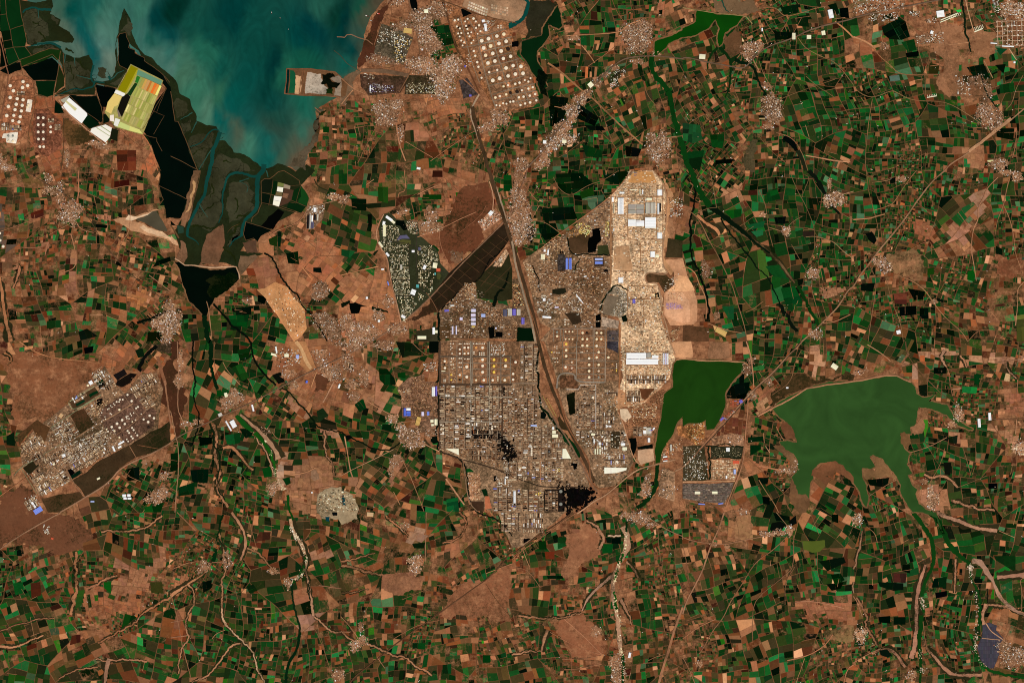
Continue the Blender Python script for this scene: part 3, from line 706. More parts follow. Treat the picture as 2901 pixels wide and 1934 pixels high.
for s, c in (('40: 930,1250 1000,1260 1030,1300 1060,1380 1030,1390 980,1330 920,1280', (2,8,5)), ('31: 125,500 160,490 200,520 200,600 180,670 150,640 120,570', (0,5,2)), ('31: 735,540 805,530 820,640 780,680 770,745 695,755 705,620 740,600', (1,2,1)),
             ('31: 50,1440 200,1445 215,1568 40,1568', (2,22,6)), ('31: 770,1330 815,1310 820,1370 770,1380', (1,3,2)), ('31: 765,1390 815,1385 812,1440 770,1438', (1,3,2)), ('31: 1310,1130 1345,1115 1360,1180 1320,1180', (3,8,3)), ('31: 1005,1340 1050,1320 1070,1380 1020,1390', (8,18,6)),
             ('31: 845,908 882,908 882,930 845,930', (4,5,8)), ('31: 440,738 472,738 472,762 440,762', (2,4,3)), ('22: 808,0 890,0 890,105 808,105', (2,8,3)), ('22: 1485,412 1508,412 1508,495 1485,495', (1,1,1)), ('22: 1490,722 1568,722 1568,748 1490,748', (1,1,1)),
             ('22: 1400,1235 1425,1230 1425,1280 1400,1285', (2,3,3)), ('32: 265,650 290,640 318,670 300,712 262,705', (2,10,6)), ('32: 1070,890 1140,885 1145,970 1115,1050 1085,1010 1090,940', (1,6,3)), ('32: 1150,970 1290,940 1295,980 1160,990', (1,8,2)),
             ('32: 540,1115 600,1120 598,1170 570,1175 560,1140 540,1140', (2,2,2)), ('32: 668,1375 750,1372 752,1395 668,1412', (1,2,2)), ('32: 650,1500 770,1415 780,1430 690,1490', (2,3,3)), ('33: 107,240 165,240 165,250 107,285', (1,1,1)),
             ('02: 612,1185 655,1165 690,1205 648,1235', (3,3,3)), ('02: 640,1240 730,1180 755,1205 665,1265', (2,30,16)), ('02: 885,385 940,345 965,370 900,405', (4,38,12)), ('02: 895,410 965,372 975,395 920,435', (1,6,4)), ('02: 815,490 895,450 905,470 830,515', (4,44,18)), ('02: 695,575 770,535 785,550 705,597', (8,48,26)),
             ('21: 505,455 575,460 590,500 610,540 570,550 540,510 500,500', (1,8,3)), ('21: 1350,1440 1400,1420 1405,1520 1480,1530 1360,1540', (3,5,3)), ('21: 1415,1480 1480,1480 1480,1530 1415,1530', (0,1,1)), ('21: 70,1220 130,1210 240,1250 180,1250 160,1310 90,1310', (1,4,2)),
             ('22: 820,880 880,870 885,930 850,940 820,920', (2,14,4)), ('22: 835,930 885,930 880,950 840,945', (30,110,40)), ('22: 825,975 880,985 870,1000 825,990', (30,110,36)), ('22: 1150,1170 1180,1165 1220,1195 1150,1200', (10,70,22)), ('22: 1285,1360 1330,1350 1350,1420 1310,1420', (6,34,12)),
             ('12: 420,445 465,445 470,500 430,505', (8,62,14)), ('12: 590,690 615,672 690,740 770,830 750,835 650,770', (18,72,18)), ('12: 1025,1260 1095,1245 1105,1300 1060,1320', (6,46,12)), ('22: 70,205 108,205 108,255 75,255', (2,14,5)), ('51: 110,580 170,560 215,640 190,680 140,640', (3,10,4)),
             ('53: 240,1265 310,1255 355,1310 320,1330 250,1310', (4,20,8)), ('43: 820,100 900,85 950,110 910,165 800,170', (5,12,5)), ('43: 970,90 1040,30 1050,100 1000,125', (3,10,5)), ('43: 1090,262 1305,255 1310,310 1260,360 1190,370 1110,340', (84,96,34)),
             ('13: 375,450 420,340 430,360 410,455', (4,40,12)), ('03: 155,350 195,345 205,400 155,400', (1,14,5)), ('20: 630,0 690,0 705,110 680,125 650,90', (3,6,5)), ('20: 1100,85 1140,80 1200,130 1120,160', (3,6,6)), ('20: 870,525 895,520 905,550 880,555', (4,30,10)),
             ('30: 0,385 60,380 60,430 0,435', (2,4,4)), ('20: 1535,215 1568,205 1568,235 1545,240', (8,70,60)), ('52: 700,1530 690,1520 710,1525', (40,70,30)), ('22: 35,870 80,860 100,880 60,910', (3,6,4)), ('41: 640,340 640,341 641,341', (3,6,4)),
             ('53: 1215,490 1216,490 1216,491', (3,6,4)), ('50: 940,98 990,90 995,108 960,118', (30,200,70)), ('13: 1420,40 1460,40 1455,85 1430,80', (8,60,70)), ('13: 1480,0 1530,0 1530,30 1490,30', (3,8,10)), ('22: 0,1420 20,1400 40,1500 10,1510', (8,60,66))):
    water('pond', s, c, z=8.2, amp=.06)
GR = (12, 56, 14)
for s, c, w, w2 in (
 ('40: 365,400 330,430 270,490 235,560 230,640', (12,44,12), 10, 4), ('40: 335,430 430,530 445,600 440,760 390,900', (10,40,12), 12, 3), ('40: 480,550 600,590 660,620 690,760 770,870', (6,26,10), 12, 4), ('40: 500,200 440,280 400,330', (12,50,14), 20, 14), ('40: 360,0 380,70 430,120', (30,70,55), 5, 3),
 ('30: 1290,500 1275,590 1300,690 1400,780 1455,880 1465,980 1490,1100 1530,1240 1570,1340 41: 30,-80 75,0 115,100 165,220 255,330', (10,56,14), 15, 18),
 ('41: 255,330 350,400 450,480 560,560 640,640 720,700 800,760', (6,22,8), 20, 6), ('41: 350,440 420,560 520,680 600,770 660,850 680,900 760,950 800,1010 830,1080 900,1230', (5,20,8), 5, 4), ('41: 110,120 110,300 80,400 70,560 70,760 130,900 200,1080 235,1200 230,1370', (5,12,5), 5, 7),
 ('41: 1060,1060 1100,1130 1130,1200 1180,1300 1250,1420', (10,52,12), 11, 9), ('41: 900,1230 960,1350 1050,1480', (8,18,8), 12, 10), ('41: 1160,0 1240,80 1290,180 1360,300 1440,400', (12,20,10), 14, 8), ('40: 1060,1380 1110,1500 1130,1568', (30,34,18), 14, 10),
 ('50: 1000,0 1000,60 1030,160 1015,280 1060,370 1080,480', (14,30,14), 7, 5), ('50: 1170,660 1200,800 1280,950 1340,1010', (16,30,16), 6, 4),
 ('11: 310,1320 325,1450 345,1568 12: 370,0 368,120 372,220 400,370 430,440', (5,30,10), 16, 10), ('11: 100,1010 150,1130 250,1275', (4,12,5), 6, 4), ('11: 370,1180 400,1230 450,1290 520,1360 560,1430 640,1470 740,1568 12: 740,60 770,180 850,290 970,400', (6,14,6), 7, 6),
 ('11: 860,760 930,790 960,850 1000,960 1050,1030 1120,1110 1180,1150 1200,1240 1290,1310 1330,1380 1390,1480 1440,1568', (5,16,8), 6, 4), ('12: 210,0 200,130 205,260 228,360 210,500 230,600 270,680 240,820 200,920 210,1000', (5,12,5), 5, 4),
 ('12: 1020,430 1080,450 1180,570 1280,680 1340,780 1400,800 1480,825 1568,825 22: 40,870 130,900 280,980 400,1000 480,980 540,930', (8,22,8), 5, 4),
 ('12: 775,835 860,930 920,1030 960,1150 960,1240', (24,84,18), 14, 5), ('12: 1075,1410 1090,1568 13: 1100,0 1130,70', (14,66,14), 9, 6), ('13: 1112,660 1115,780 1140,900 1190,1050 1185,1110', (12,36,14), 6, 6), ('13: 1185,1105 1180,1200 1140,1300 1090,1370 1065,1460 1060,1568', (4,34,12), 9, 8),
 ('13: 480,20 440,180 420,260', (6,36,10), 7, 4), ('13: 440,240 500,330 500,420', (20,40,16), 5, 4), ('13: 1270,640 1275,790', (16,32,16), 4, 4),
 ('12: 360,750 400,860 390,960 440,1000 460,1100 430,1250 440,1380 500,1450', (14,30,12), 6, 4),
 ('32: 1335,1120 1330,1250 1310,1370 1250,1450 1150,1530', (8,40,10), 12, 12), ('33: 1050,180 1052,90 1100,40', (8,40,12), 8, 5), ('33: 1020,1300 1020,1400 1020,1568', (8,50,12), 7, 8),
 ('53: 545,-10 600,60 660,150 720,240 735,330 740,420 720,520 660,630 640,700 630,780 630,860 650,920', (14,62,14), 15, 9), ('53: 625,945 620,1060 600,1200 615,1300 620,1450 610,1568', (12,56,10), 15, 8),
 ('53: 700,0 780,60 830,200 900,330 1000,420 1080,480', (12,60,14), 18, 12), ('53: 1075,500 1080,620 1130,690 1160,800 1155,950 1150,1080', (14,62,16), 6, 10), ('53: 1120,1180 1110,1240 1140,1350 1190,1410 1260,1460 1400,1490 1568,1520', (14,66,16), 9, 8),
 ('22: 880,1000 1080,1070 1150,1160 1170,1350 1180,1480 1230,1540 23: 1240,0 1360,40 1440,70 1520,150 1571,220', (14,20,12), 5, 4), ('32: 250,440 260,580 430,800 530,930 600,1060', (8,26,8), 6, 9), ('32: 470,860 560,960 630,1050', (8,44,14), 18, 16),
 ('32: 240,0 245,440', (10,16,8), 7, 6), ('22: 893,0 893,1000', (8,18,8), 5, 6), ('42: 240,960 250,1270', (12,26,12), 5, 5), ('42: 210,960 560,965', (14,28,12), 4, 4), ('42: 240,1070 540,1070', (14,30,14), 4, 4),
 ('21: 0,1240 80,1200', (10,22,8), 14, 8), ('21: 280,1260 430,1300', (16,28,12), 10, 5), ('21: 1400,1250 1420,1130 1500,1080 1540,930', (6,16,6), 12, 4), ('21: 920,1280 1240,1020 1500,690', (14,14,8), 4, 4), ('21: 895,1560 895,1300', (10,20,10), 7, 7),
 ('31: 510,600 530,770 900,775', (10,18,8), 4, 4), ('31: 190,870 260,1110', (10,16,8), 5, 3), ('31: 560,950 630,800', (20,30,14), 4, 4), ('31: 810,1280 850,1150 950,1040 1070,1100', (16,30,14), 6, 4), ('01: 1571,1280 1380,1360 1260,1400', (4,14,5), 9, 8),
 ('02: 1440,40 1330,140 1270,250 1300,270', (8,12,8), 12, 10), ('23: 0,940 100,1100', (20,24,14), 3, 3), ('53: 1230,700 1235,830', (8,12,6), 3, 3),
):
    water('river', s, c, w, w2, z=7.6, jit=.22, amp=.16)
for s, c, w, w2 in (   # dry sandy river beds
 ('33: 1020,130 1060,220 1060,330 980,480 930,600 935,750 955,900 990,1030 985,1200 1010,1330', (165,135,112), 26, 22), ('33: 930,580 850,640 760,720 690,800 645,900', (160,130,112), 14, 6), ('33: 1000,800 1050,900 1100,1030', (150,116,92), 10, 6), ('33: 1050,450 1130,530 1160,600', (160,125,100), 6, 8),
 ('12: 480,980 560,960 640,1050 720,1160 760,1180', (168,122,90), 14, 6), ('12: 390,760 430,900 400,1000 420,1100 450,1200 420,1330 460,1420 530,1520', (158,116,88), 10, 8), ('12: 640,670 720,740 850,850 960,1000 990,1080', (158,128,104), 10, 22), ('12: 700,780 830,930 900,1060 940,1200', (165,130,104), 5, 5), ('12: 1410,820 1410,950 1440,1060 1500,1150 1500,1230', (160,120,95), 6, 4),
 ('13: 1100,60 1130,180 1200,280 1250,420 1240,520 1180,590 1110,640', (178,148,120), 16, 10), ('13: 1240,540 1270,660 1290,800 1310,950', (165,130,104), 6, 8), ('13: 560,0 630,90 690,220 690,320 640,440', (160,122,96), 10, 12), ('13: 700,330 800,370 900,480 950,540', (140,104,76), 6, 4), ('13: 440,190 490,330 500,460 510,560 450,640 480,740 470,850 470,960 500,1030', (150,112,84), 6, 5),
 ('13: 470,880 475,980 550,1080 650,1180 720,1230 780,1350 800,1450 860,1560', (190,160,130), 5, 5), ('13: 0,770 150,660 270,590 330,540', (170,125,92), 12, 4), ('13: 150,660 215,710 215,850 140,960 140,1080 175,1140 110,1240 70,1400 75,1480', (165,125,96), 5, 4), ('13: 640,1200 560,1220 510,1290 460,1360 400,1440 340,1500 200,1560', (165,125,96), 5, 5),
 ('13: 1320,960 1400,1030 1480,1100 1568,1100', (160,122,96), 6, 5), ('23: 0,490 140,510 300,560 380,580', (160,118,90), 8, 6), ('23: 0,740 120,740 250,700', (160,118,90), 4, 3), ('23: 0,1090 90,1180 240,1210 400,1270 490,1330 590,1320 680,1420 780,1450 830,1500', (158,118,90), 5, 6), ('23: 0,450 160,420 310,370', (150,108,80), 5, 3),
 ('53: 760,0 880,50 960,80 1100,140 1200,160 1320,170', (165,130,108), 16, 14), ('53: 1090,450 1180,460 1220,540 1290,620 1310,720 1380,820 1480,900 1568,940', (160,130,112), 26, 14), ('53: 660,480 610,640 580,780 580,940 580,1100 560,1250 530,1340', (165,125,105), 14, 18), ('53: 940,430 935,560 930,740', (165,122,96), 12, 4), ('53: 670,1240 760,1340 860,1460 960,1500 1180,1490', (155,118,96), 14, 14),
 ('53: 1220,840 1180,960 1200,1030', (170,130,105), 20, 14), ('53: 1240,850 1400,860 1500,910 1568,930', (172,130,104), 10, 12), ('53: 1320,600 1450,580 1568,580', (160,122,102), 16, 22), ('53: 200,1280 330,1240 420,1330 480,1420', (158,118,96), 10, 12), ('53: 80,170 60,330 20,430 30,480 0,520', (150,118,94), 6, 6), ('53: 30,780 90,880 140,980 90,1010 180,1160 220,1220', (140,104,80), 6, 6),
 ('03: 0,1230 100,1240 200,1220 300,1160 400,1130', (175,130,98), 8, 4), ('03: 930,180 1050,165 1150,180 1300,160 1400,110 1490,30', (168,125,95), 5, 5), ('03: 700,360 710,600 690,800 650,940', (160,115,84), 8, 10), ('03: 800,700 900,660 960,610 1080,580', (165,118,90), 6, 8), ('03: 900,1200 1100,1100 1250,1020 1290,940 1400,870 1568,780', (160,112,82), 5, 5), ('03: 960,1568 980,1400 1000,1340', (150,118,98), 10, 20),
 ('03: 0,1090 130,1040 350,980 500,975', (150,105,80), 3, 3), ('03: 540,1530 640,1470 760,1430 900,1420', (150,108,82), 4, 4), ('03: 880,1350 1050,1360 1200,1350 1350,1370', (165,122,95), 5, 5),
 ('01: 100,1568 60,1420 30,1250 15,1080 0,980', (165,118,84), 16, 10), ('02: 40,100 120,160 60,210', (165,118,84), 8, 5), ('01: 120,900 190,870 150,1000 120,1080', (155,112,85), 10, 8), ('52: 650,1220 720,1260 780,1230 880,1250 960,1340', (165,125,98), 12, 8), ('52: 840,80 800,150 850,230', (155,125,104), 10, 5), ('52: 1400,180 1420,270 1500,340', (160,125,104), 6, 5), ('52: 980,130 1030,210 1040,240', (165,125,96), 6, 4),
 ('52: 900,1460 1050,1510 1300,1550', (165,125,100), 8, 6), ('43: 1571,640 1560,700 1571,740', (150,120,96), 5, 5), ('41: 450,500 560,580 700,670 850,800 950,920 1030,1030', (100,82,58), 14, 8), ('41: 130,410 200,470 300,530 340,590', (178,128,92), 12, 16), ('33: 270,1280 300,1150 330,1080', (155,118,92), 8, 16), ('33: 0,1310 150,1270 270,1275', (165,125,98), 5, 4), ('33: 60,950 300,980 460,970 640,920', (160,120,92), 6, 4),
 ('33: 880,215 1000,215', (200,165,135), 5, 5), ('33: 690,80 780,130 850,240 800,340', (165,128,102), 8, 10), ('23: 410,30 540,150 620,220', (165,118,88), 5, 6), ('23: 1080,0 1150,60 1140,160 1060,260 930,280', (150,105,78), 6, 4),
):
    wide = max(w, w2) > 11
    m = MB(); l = rough(smooth(pts(s), 2 if wide else 1), .07 if wide else .2, max(w, w2)*.45 if wide else 4, closed=False); kw = .6 if wide else .72; m.ribbon(l, w*kw, 6.4 + lift(1.0), col(tuple(min(230, v*1.04) for v in c), .8), .42, random.Random(len(l)), w2*kw)
    if w < 20:                       # thorn bushes line the bed
        fr = MB(); fr.ribbon(l, w*1.25+2.2, 5.9 + lift(.5), col((52,46,27), .9), .55, random.Random(len(l)+1), w2*1.25+2.2); up(tagit(fr.done('river_bank', 'rough_ground'), kind='structure'))
    o = m.done('river_bed', 'rough_ground'); up(o); tagit(o, kind='structure')
def specks(name, s, c, n, spread, lo, hi, z=7.9, seed=2):   # sand bars and algae left in the beds
    rgs = random.Random(seed); l = smooth(pts(s), 2); m = MB()
    cl = [rgs.random()*(len(l)-1.01) for _ in range(max(5, n//14))]
    for _ in range(n):
        q = min(len(l)-1.01, max(0, rgs.choice(cl) + rgs.gauss(0, len(l)*.022))); i = int(q); t = q - i; x = l[i][0]*(1-t)+l[i+1][0]*t + rgs.gauss(0, spread); y = l[i][1]*(1-t)+l[i+1][1]*t + rgs.gauss(0, spread)
        r = rgs.uniform(lo, hi); a0 = rgs.random()*6; p = [(x+r*rgs.uniform(.5,1.2)*math.cos(a0+k*1.05), y+r*rgs.uniform(.6,1.5)*math.sin(a0+k*1.05)) for k in range(6)]
        m.poly(p, z + rgs.random()*.4, col(vary(c, .15, rgs)))
    o = m.done(name, 'soil_and_crops'); up(o); return tagit(o, kind='structure')
R33 = '33: 1050,180 1052,300 1010,420 960,540 940,640 940,780 960,900 1000,1010 985,1190 1010,1300'
specks('sand_bar', R33, (228,205,160), 200, 2.4, .6, 2.0); specks('algae', R33, (14,66,16), 70, 2, 1.5, 4, seed=3)
R13 = '13: 1100,120 1130,200 1200,280 1250,420 1240,500 1190,580 1120,630'
specks('sand_bar', R13, (228,205,170), 170, 2.8, .6, 2.2, seed=4); specks('algae', '13: 1110,0 1130,100 1160,190 1220,320 1250,440 1190,590 1120,640', (16,64,18), 60, 2.2, 1.4, 3.4, seed=5)
specks('sand_bar', '12: 870,920 930,1010 960,1240 1010,1310 1060,1400', (215,190,150), 110, 3, .5, 1.8, seed=6); specks('sand_bar', '53: 1080,490 1075,640 1130,700 1130,1180 1110,1280 1200,1430 1420,1490 1568,1510', (215,190,165), 190, 4, .5, 2.0, seed=7)
specks('sand_bar', '53: 630,780 650,930 600,1250 630,1450', (205,180,155), 110, 4, .5, 1.6, seed=8); specks('algae', '33: 1020,1330 1030,1560', (12,56,14), 30, 2.4, 1.4, 3.6, seed=9)
specks('sand_bar', '33: 1020,1320 1030,1560', (205,180,155), 30, 4, .8, 2.2, seed=10)

# ---- dams and dykes: earth banks with sloping sides
def bank(name, s, w, h, c, label=None, cat=None, closed=False, z0=4.0, group=None, seed=0):
    l = pts(s)
    if closed: l = l + [l[0]]
    l = rough(l, .03, 14, closed=False)
    m = MB(); n = len(l); rows = []; h += lift(.6)
    for i, (x, y) in enumerate(l):
        a = l[max(0, i-1)]; b = l[min(n-1, i+1)]; dx, dy = b[0]-a[0], b[1]-a[1]; k = math.hypot(dx, dy) or 1; nx, ny = -dy/k, dx/k
        rows.append([(x+nx*o*w, y+ny*o*w, z) for o, z in ((-.5, z0), (-.22, z0+h), (.22, z0+h), (.5, z0))])
    for r in rows:
        for x, y, z in r: m.v.append((*W(x, y), z))
    for i in range(n-1):
        for k in range(3):
            m.f.append((4*i+k, 4*i+4+k, 4*i+5+k, 4*i+1+k)); m.c.append(col(c, .15))
    o = m.done(name, 'rough_ground'); up(o)
    return tagit(o, label, cat, group) if label else tagit(o, kind='structure')
bank('dam', '42: -60,168 0,160 560,190 600,215', 4.5, 9, (172,132,102), 'straight earth dam along the north edge of the dark green reservoir', 'dam')
bank('dam', '42: 690,685 830,608 1140,430 1568,364 52: 160,338 300,312 400,314 530,372', 5.5, 12, (168,126,98), 'long bent earth dam along the northwest shore of the big pale green reservoir', 'dam')
bank('dam', '11: 40,805 130,868 600,882 628,950 632,995', 4.0, 8, (205,165,130), 'pale earth dam holding the black reservoir below the tidal flats', 'dam')
bank('dam', '40: 0,72 130,95 580,152 640,220', 3.2, 8, (150,128,84), 'thin pale dam across the north end of the bright green river reservoir', 'dam')
bank('dam', '30: 75,385 270,325', 3, 6, (70,60,40), 'dark short dam beside the tank farm lagoon', 'dam')
for s, w in (('00: 50,0 60,130 95,280 120,430 180,560 205,660', 1.8), ('00: 180,0 195,140 220,250 245,380 230,430 290,510', 2.2), ('00: 0,140 60,130', 1.6), ('00: 90,275 215,232', 1.8), ('00: 30,380 110,365', 1.6), ('00: 40,450 230,430', 1.8), ('00: 80,600 290,512 470,442 540,455', 2.2), ('00: 200,615 480,498 550,570 580,610', 1.8),
             ('00: 320,740 510,742', 1.6), ('00: 555,470 540,600 515,740 480,930', 2.4), ('00: 580,490 600,700 600,820 520,860', 2.0), ('00: 200,620 210,690 300,740 330,860 440,895', 2), ('00: 500,870 640,868 890,875 870,790 890,770 1085,815 1170,650', 2.0), ('00: 880,850 930,980 945,1060 945,1140', 2.2), ('00: 640,880 800,1040 935,1140 800,1195', 1.6),
             ('00: 1085,560 1083,340 1100,313 1157,300 1163,343 1190,400 1180,440 1240,462 1240,490 1330,535 1325,560 1500,690 1560,760', 1.8), ('00: 1170,640 1100,605 1085,560', 1.6), ('00: 1310,1190 1530,815', 1.8), ('00: 1440,1030 1530,815 1290,705', 1.2), ('00: 1390,1010 1510,1065 1410,1235', 1.2), ('00: 1320,1235 1440,1270 1440,1300 1490,1390', 1.8),
             ('10: 0,840 40,1115 68,1118 160,1340 250,1568', 2.4), ('10: 0,1435 250,1560', 2.0), ('11: 0,190 150,264', 1.8), ('11: 0,435 90,450', 1.4), ('11: 830,100 860,75 910,75 990,10 1040,0 1180,90 1190,130', 2.2), ('11: 830,100 835,300 800,390 750,430 740,470', 2.2), ('11: 840,200 960,228', 1.8), ('11: 835,295 950,318 1200,398', 1.8), ('11: 940,85 900,320', 1.4), ('11: 1020,330 1180,385', 1.6), ('11: 1050,250 1250,330', 1.6),
             ('11: 1100,140 1200,130 1150,300 1100,290', 1.2), ('11: 690,470 830,512 940,550', 1.8), ('11: 690,470 668,580 690,640 762,620 800,655', 2), ('11: 630,490 560,520 520,570', 1), ('01: 1462,0 1475,40 1455,135 1500,265 1455,325', 2.4), ('01: 1462,138 1571,190', 1.8), ('11: 0,500 75,620', 5), ('11: 275,0 220,250 130,520', 1.6)):
    bank('dyke', s, w*.85, 3.0, (98,76,52), z0=8.0)
patch('sand_spit', '11: 210,0 275,0 240,180 200,360 130,520 90,500 130,360 180,120', (128,98,74), .5, 8.6, .12, cov=False)
patch('sand_spit', '11: 205,90 225,100 225,190 190,330 135,390 165,330 195,200', (190,155,112), .25, 8.8, .2, cov=False)
patch('salt_crust', '01: 1040,450 1100,430 1240,420 1440,352 1470,362 1300,430 1200,465 1080,480', (190,150,115), .3, 8.6, .08, cov=False)
patch('salt_crust', '01: 1080,470 1200,460 1300,482 1460,552 1571,610 1571,650 1400,600 1200,550', (190,150,115), .3, 8.55, .08, cov=False)
patch('salt_crust', '01: 1180,405 1260,425 1420,368 1290,430 1210,460 1150,450', (230,198,162), .1, 8.8, .06, cov=False)
patch('salt_crust', '01: 1320,500 1460,555 1571,610 1571,645 1400,580 1280,520', (225,185,145), .15, 8.8, .15, cov=False)
patch('salt_crust', '11: 0,590 50,640 70,690 0,650', (215,170,130), .15, 8.8, .15, cov=False)

# ---- the rectangle of land reclaimed from the sea, and the jetties north of it
patch('reclaimed_land', '10: 1065,632 1510,662 1568,712 20: 60,760 40,880 0,895 10: 1045,862', (104,78,54), .35, 7.0, .03)
water('lagoon', '10: 1070,640 1092,640 1075,858 1055,858', (2,34,30), z=7.6, amp=.03)
water('lagoon', '10: 1095,642 1130,650 1148,690 1140,855 1080,858', (22,86,52), z=7.6, amp=.06)
patch('mud_flat', '10: 1145,690 1200,700 1200,780 1180,868 1140,862 1150,780', (196,164,128), .35, 7.6, .2, cov=False)
patch('salt_crust', '10: 1255,665 1380,680 1400,760 1450,820 1420,870 1235,860 1240,740', (188,172,152), .75, 7.6, .14, cov=False)
patch('salt_crust', '10: 1470,720 1565,700 1565,890 1500,880 1530,780', (150,132,112), .5, 7.6, .14, cov=False)
patch('thicket', '10: 1385,690 1490,675 1520,710 1460,720 1480,750 1565,760 1530,810 1450,820 1430,770 1380,770 1400,730', (10,14,6), .2, 8.0, .25, cov=False)
patch('thicket', '10: 1430,820 1490,820 1490,870 1430,860', (18,40,10), .2, 8.0, .25, cov=False)
for s in ('10: 1065,632 1510,662 1568,712', '10: 1045,862 1568,895', '10: 1065,632 1045,862', '10: 1230,650 1190,868', '10: 1215,648 1180,866', '10: 1255,655 1220,868'): bank('dyke', s, 2.6, 4, (120,84,60), z0=7.0)
bank('breakwater', '20: -40,340 30,345 50,322 90,318 150,345 240,370 290,410', 3.0, 5, (142,110,88), 'thin hooked stone breakwater reaching out from the muddy northern shore', 'breakwater', z0=5)
bank('breakwater', '10: 1500,465 1568,520 20: 60,590 170,655', 2.2, 5, (78,76,58), 'straight thin jetty line running into the bay above the reclaimed rectangle', 'breakwater', z0=5)
bank('breakwater', '10: 1325,990 1380,1035', 2.4, 4, (140,104,80), 'short stub of a jetty just below the reclaimed rectangle', 'breakwater', z0=5)

# ------------------------------------------------------------------ roads, railways, pipeline strips
TAN = (172, 130, 98); GREY = (104, 88, 72)
def road(name, s, w, c=TAN, z=9.4, a=.05, wob=.03):
    m = MB(); l = rough(smooth(pts(s), 2), wob, 12, closed=False); m.ribbon(l, w*1.02 if name == 'road' else w*(1.25 if name == 'highway' else 1.1), z + lift(3.0), col(tuple(min(235, v*1.07) for v in c) if name in ('road', 'highway') else c, max(a, .3)), .2, random.Random(len(l)))
    o = m.done(name, 'rough_ground'); up(o); return tagit(o, kind='structure')
# the pipeline and canal corridor
road('corridor_verge', 'O: 1085,245 1090,280 1120,380 1150,480 1190,600 1230,740 1240,800 1260,870 1300,970 1340,1050 1365,1105', 9, (74,58,42), 9.0, .7)
road('corridor_road', '20: 1265,870 1225,940 1180,1020 1195,1100 1235,1200 1290,1360 1360,1568 21: 1400,100 1480,320 1540,560 1571,650', 4.2, (178,152,124), 9.8)
road('corridor_road', '31: 0,650 40,900 90,1080 140,1250 180,1400 215,1568', 5.0, (160,138,112), 9.8)
road('corridor_road', '32: 270,0 330,140 375,300 420,440 450,600 500,760 580,900 680,1040 715,1120 715,1260 760,1340 850,1365 920,1340', 3.4, (126,88,62), 9.8)
road('corridor_road', '32: 250,470 330,620 430,780 520,910 610,1080 700,1250 780,1370', 4.4, (122,98,80), 9.8)
road('road', '31: 0,800 60,980 130,1180 190,1340 240,1500 260,1568', 1.8, (120,86,60))
road('dirt_bank', '20: 940,0 980,170 1020,330 1060,450 1110,530 1170,640 1270,860', 4.0, (96,66,46), 9.4, .4)
road('railway', '20: 930,20 1000,230 1040,420 1100,520', 2.2, (30,26,20), 9.8)
road('road', '20: 620,0 640,90 670,200 710,380 725,490', 3.4, (110,86,66)); road('road', '20: 725,490 860,560 1000,660 1130,730 1260,860 1360,970', 3.0, (132,96,72)); road('road', '20: 725,490 650,640 530,850', 2.2, (120,90,66))
road('road', '20: 1050,690 1090,860 1150,1010 1190,1060', 2.0, (140,98,70)); road('airstrip', '20: 185,650 390,650 620,700', 9.5, (112,92,74), 9.6)
road('road', '20: 900,0 1100,70 1200,120 1350,160 1568,205 30: 40,215', 2.2, (88,66,46)); road('road', '20: 0,720 110,820 240,870 360,980', 2.2, (150,114,86)); road('road', '20: 0,960 80,860 110,830', 2.2, (160,122,92)); road('road', '20: 450,0 440,80 370,200 300,420', 1.6, (140,104,78))
road('road', '20: 500,1120 530,1320 590,1480', 3, (160,118,90), 9.4, .3); road('road', '20: 590,1300 720,1380 840,1450', 1.6, (155,112,84)); road('road', '20: 820,1480 1000,1350 1200,1210 1400,1140', 1.5, (150,108,80)); road('road', '20: 330,1150 240,1310 150,1500', 1.4, (135,95,70))
# the straight disused strip and highway in the north
road('road', '30: 330,580 450,660 590,790 680,860 760,920 900,1060 1060,1210 1200,1330', 4.4, (140,104,74), 9.4, .4); road('road', '30: 640,420 700,490 760,580', 2.4, (165,125,92))
road('highway', '30: 110,1568 280,1400 420,1190 520,1080 600,960 690,850 830,700 960,580 1060,530 1250,515 1400,520 1568,545 40: 0,535 60,530 200,570 440,610 540,635 600,600 680,500 800,420 1000,360 1200,260 1568,175 50: 0,165 300,95 700,20 850,-10', 2.8, (104,88,74))
road('road', '31: 0,330 60,200 110,90 140,0', 2.6, (110,86,70)); road('road', '31: 0,640 40,740', 2.4, (130,98,76)); road('road', '30: 500,330 680,320 900,310 1010,290 1060,230 1180,190', 2.0, (175,130,95)); road('road', '30: 920,0 960,110 1040,220', 1.2, (130,92,66)); road('road', '30: 1090,0 1120,90 1130,180', 1.2, (90,66,46)); road('road', '30: 700,610 860,500 950,430', 1.4, (150,108,80))
road('road', '30: 1280,1280 1420,1265 1568,1250', 1.6, (165,130,100)); road('road', '30: 1210,740 1240,880 1350,1000', 1.4, (130,95,70)); road('road', '30: 640,1300 500,1410 420,1450', 1.4, (120,88,62)); road('road', '30: 880,1320 940,1230 945,1100', 1.2, (110,80,58)); road('road', '30: 390,980 500,1000', 1.6, (165,125,92))
road('road', '40: 700,560 740,680 800,780 830,880', 1.4, (140,110,80)); road('road', '40: 710,180 740,300 780,410', 1.5, (150,125,90)); road('road', '40: 1010,320 1090,170', 1.4, (130,104,74)); road('road', '40: 740,70 860,70 930,160 1060,130 1250,70 1320,60', 1.6, (150,112,80)); road('road', '40: 1060,350 1130,450 1290,530 1400,570 1500,690 1568,780', 1.6, (138,112,80)); road('road', '40: 880,920 1050,850 1220,790 1400,730', 1.4, (120,98,68)); road('road', '40: 1400,200 1480,260 1568,350', 4.0, (178,130,92))
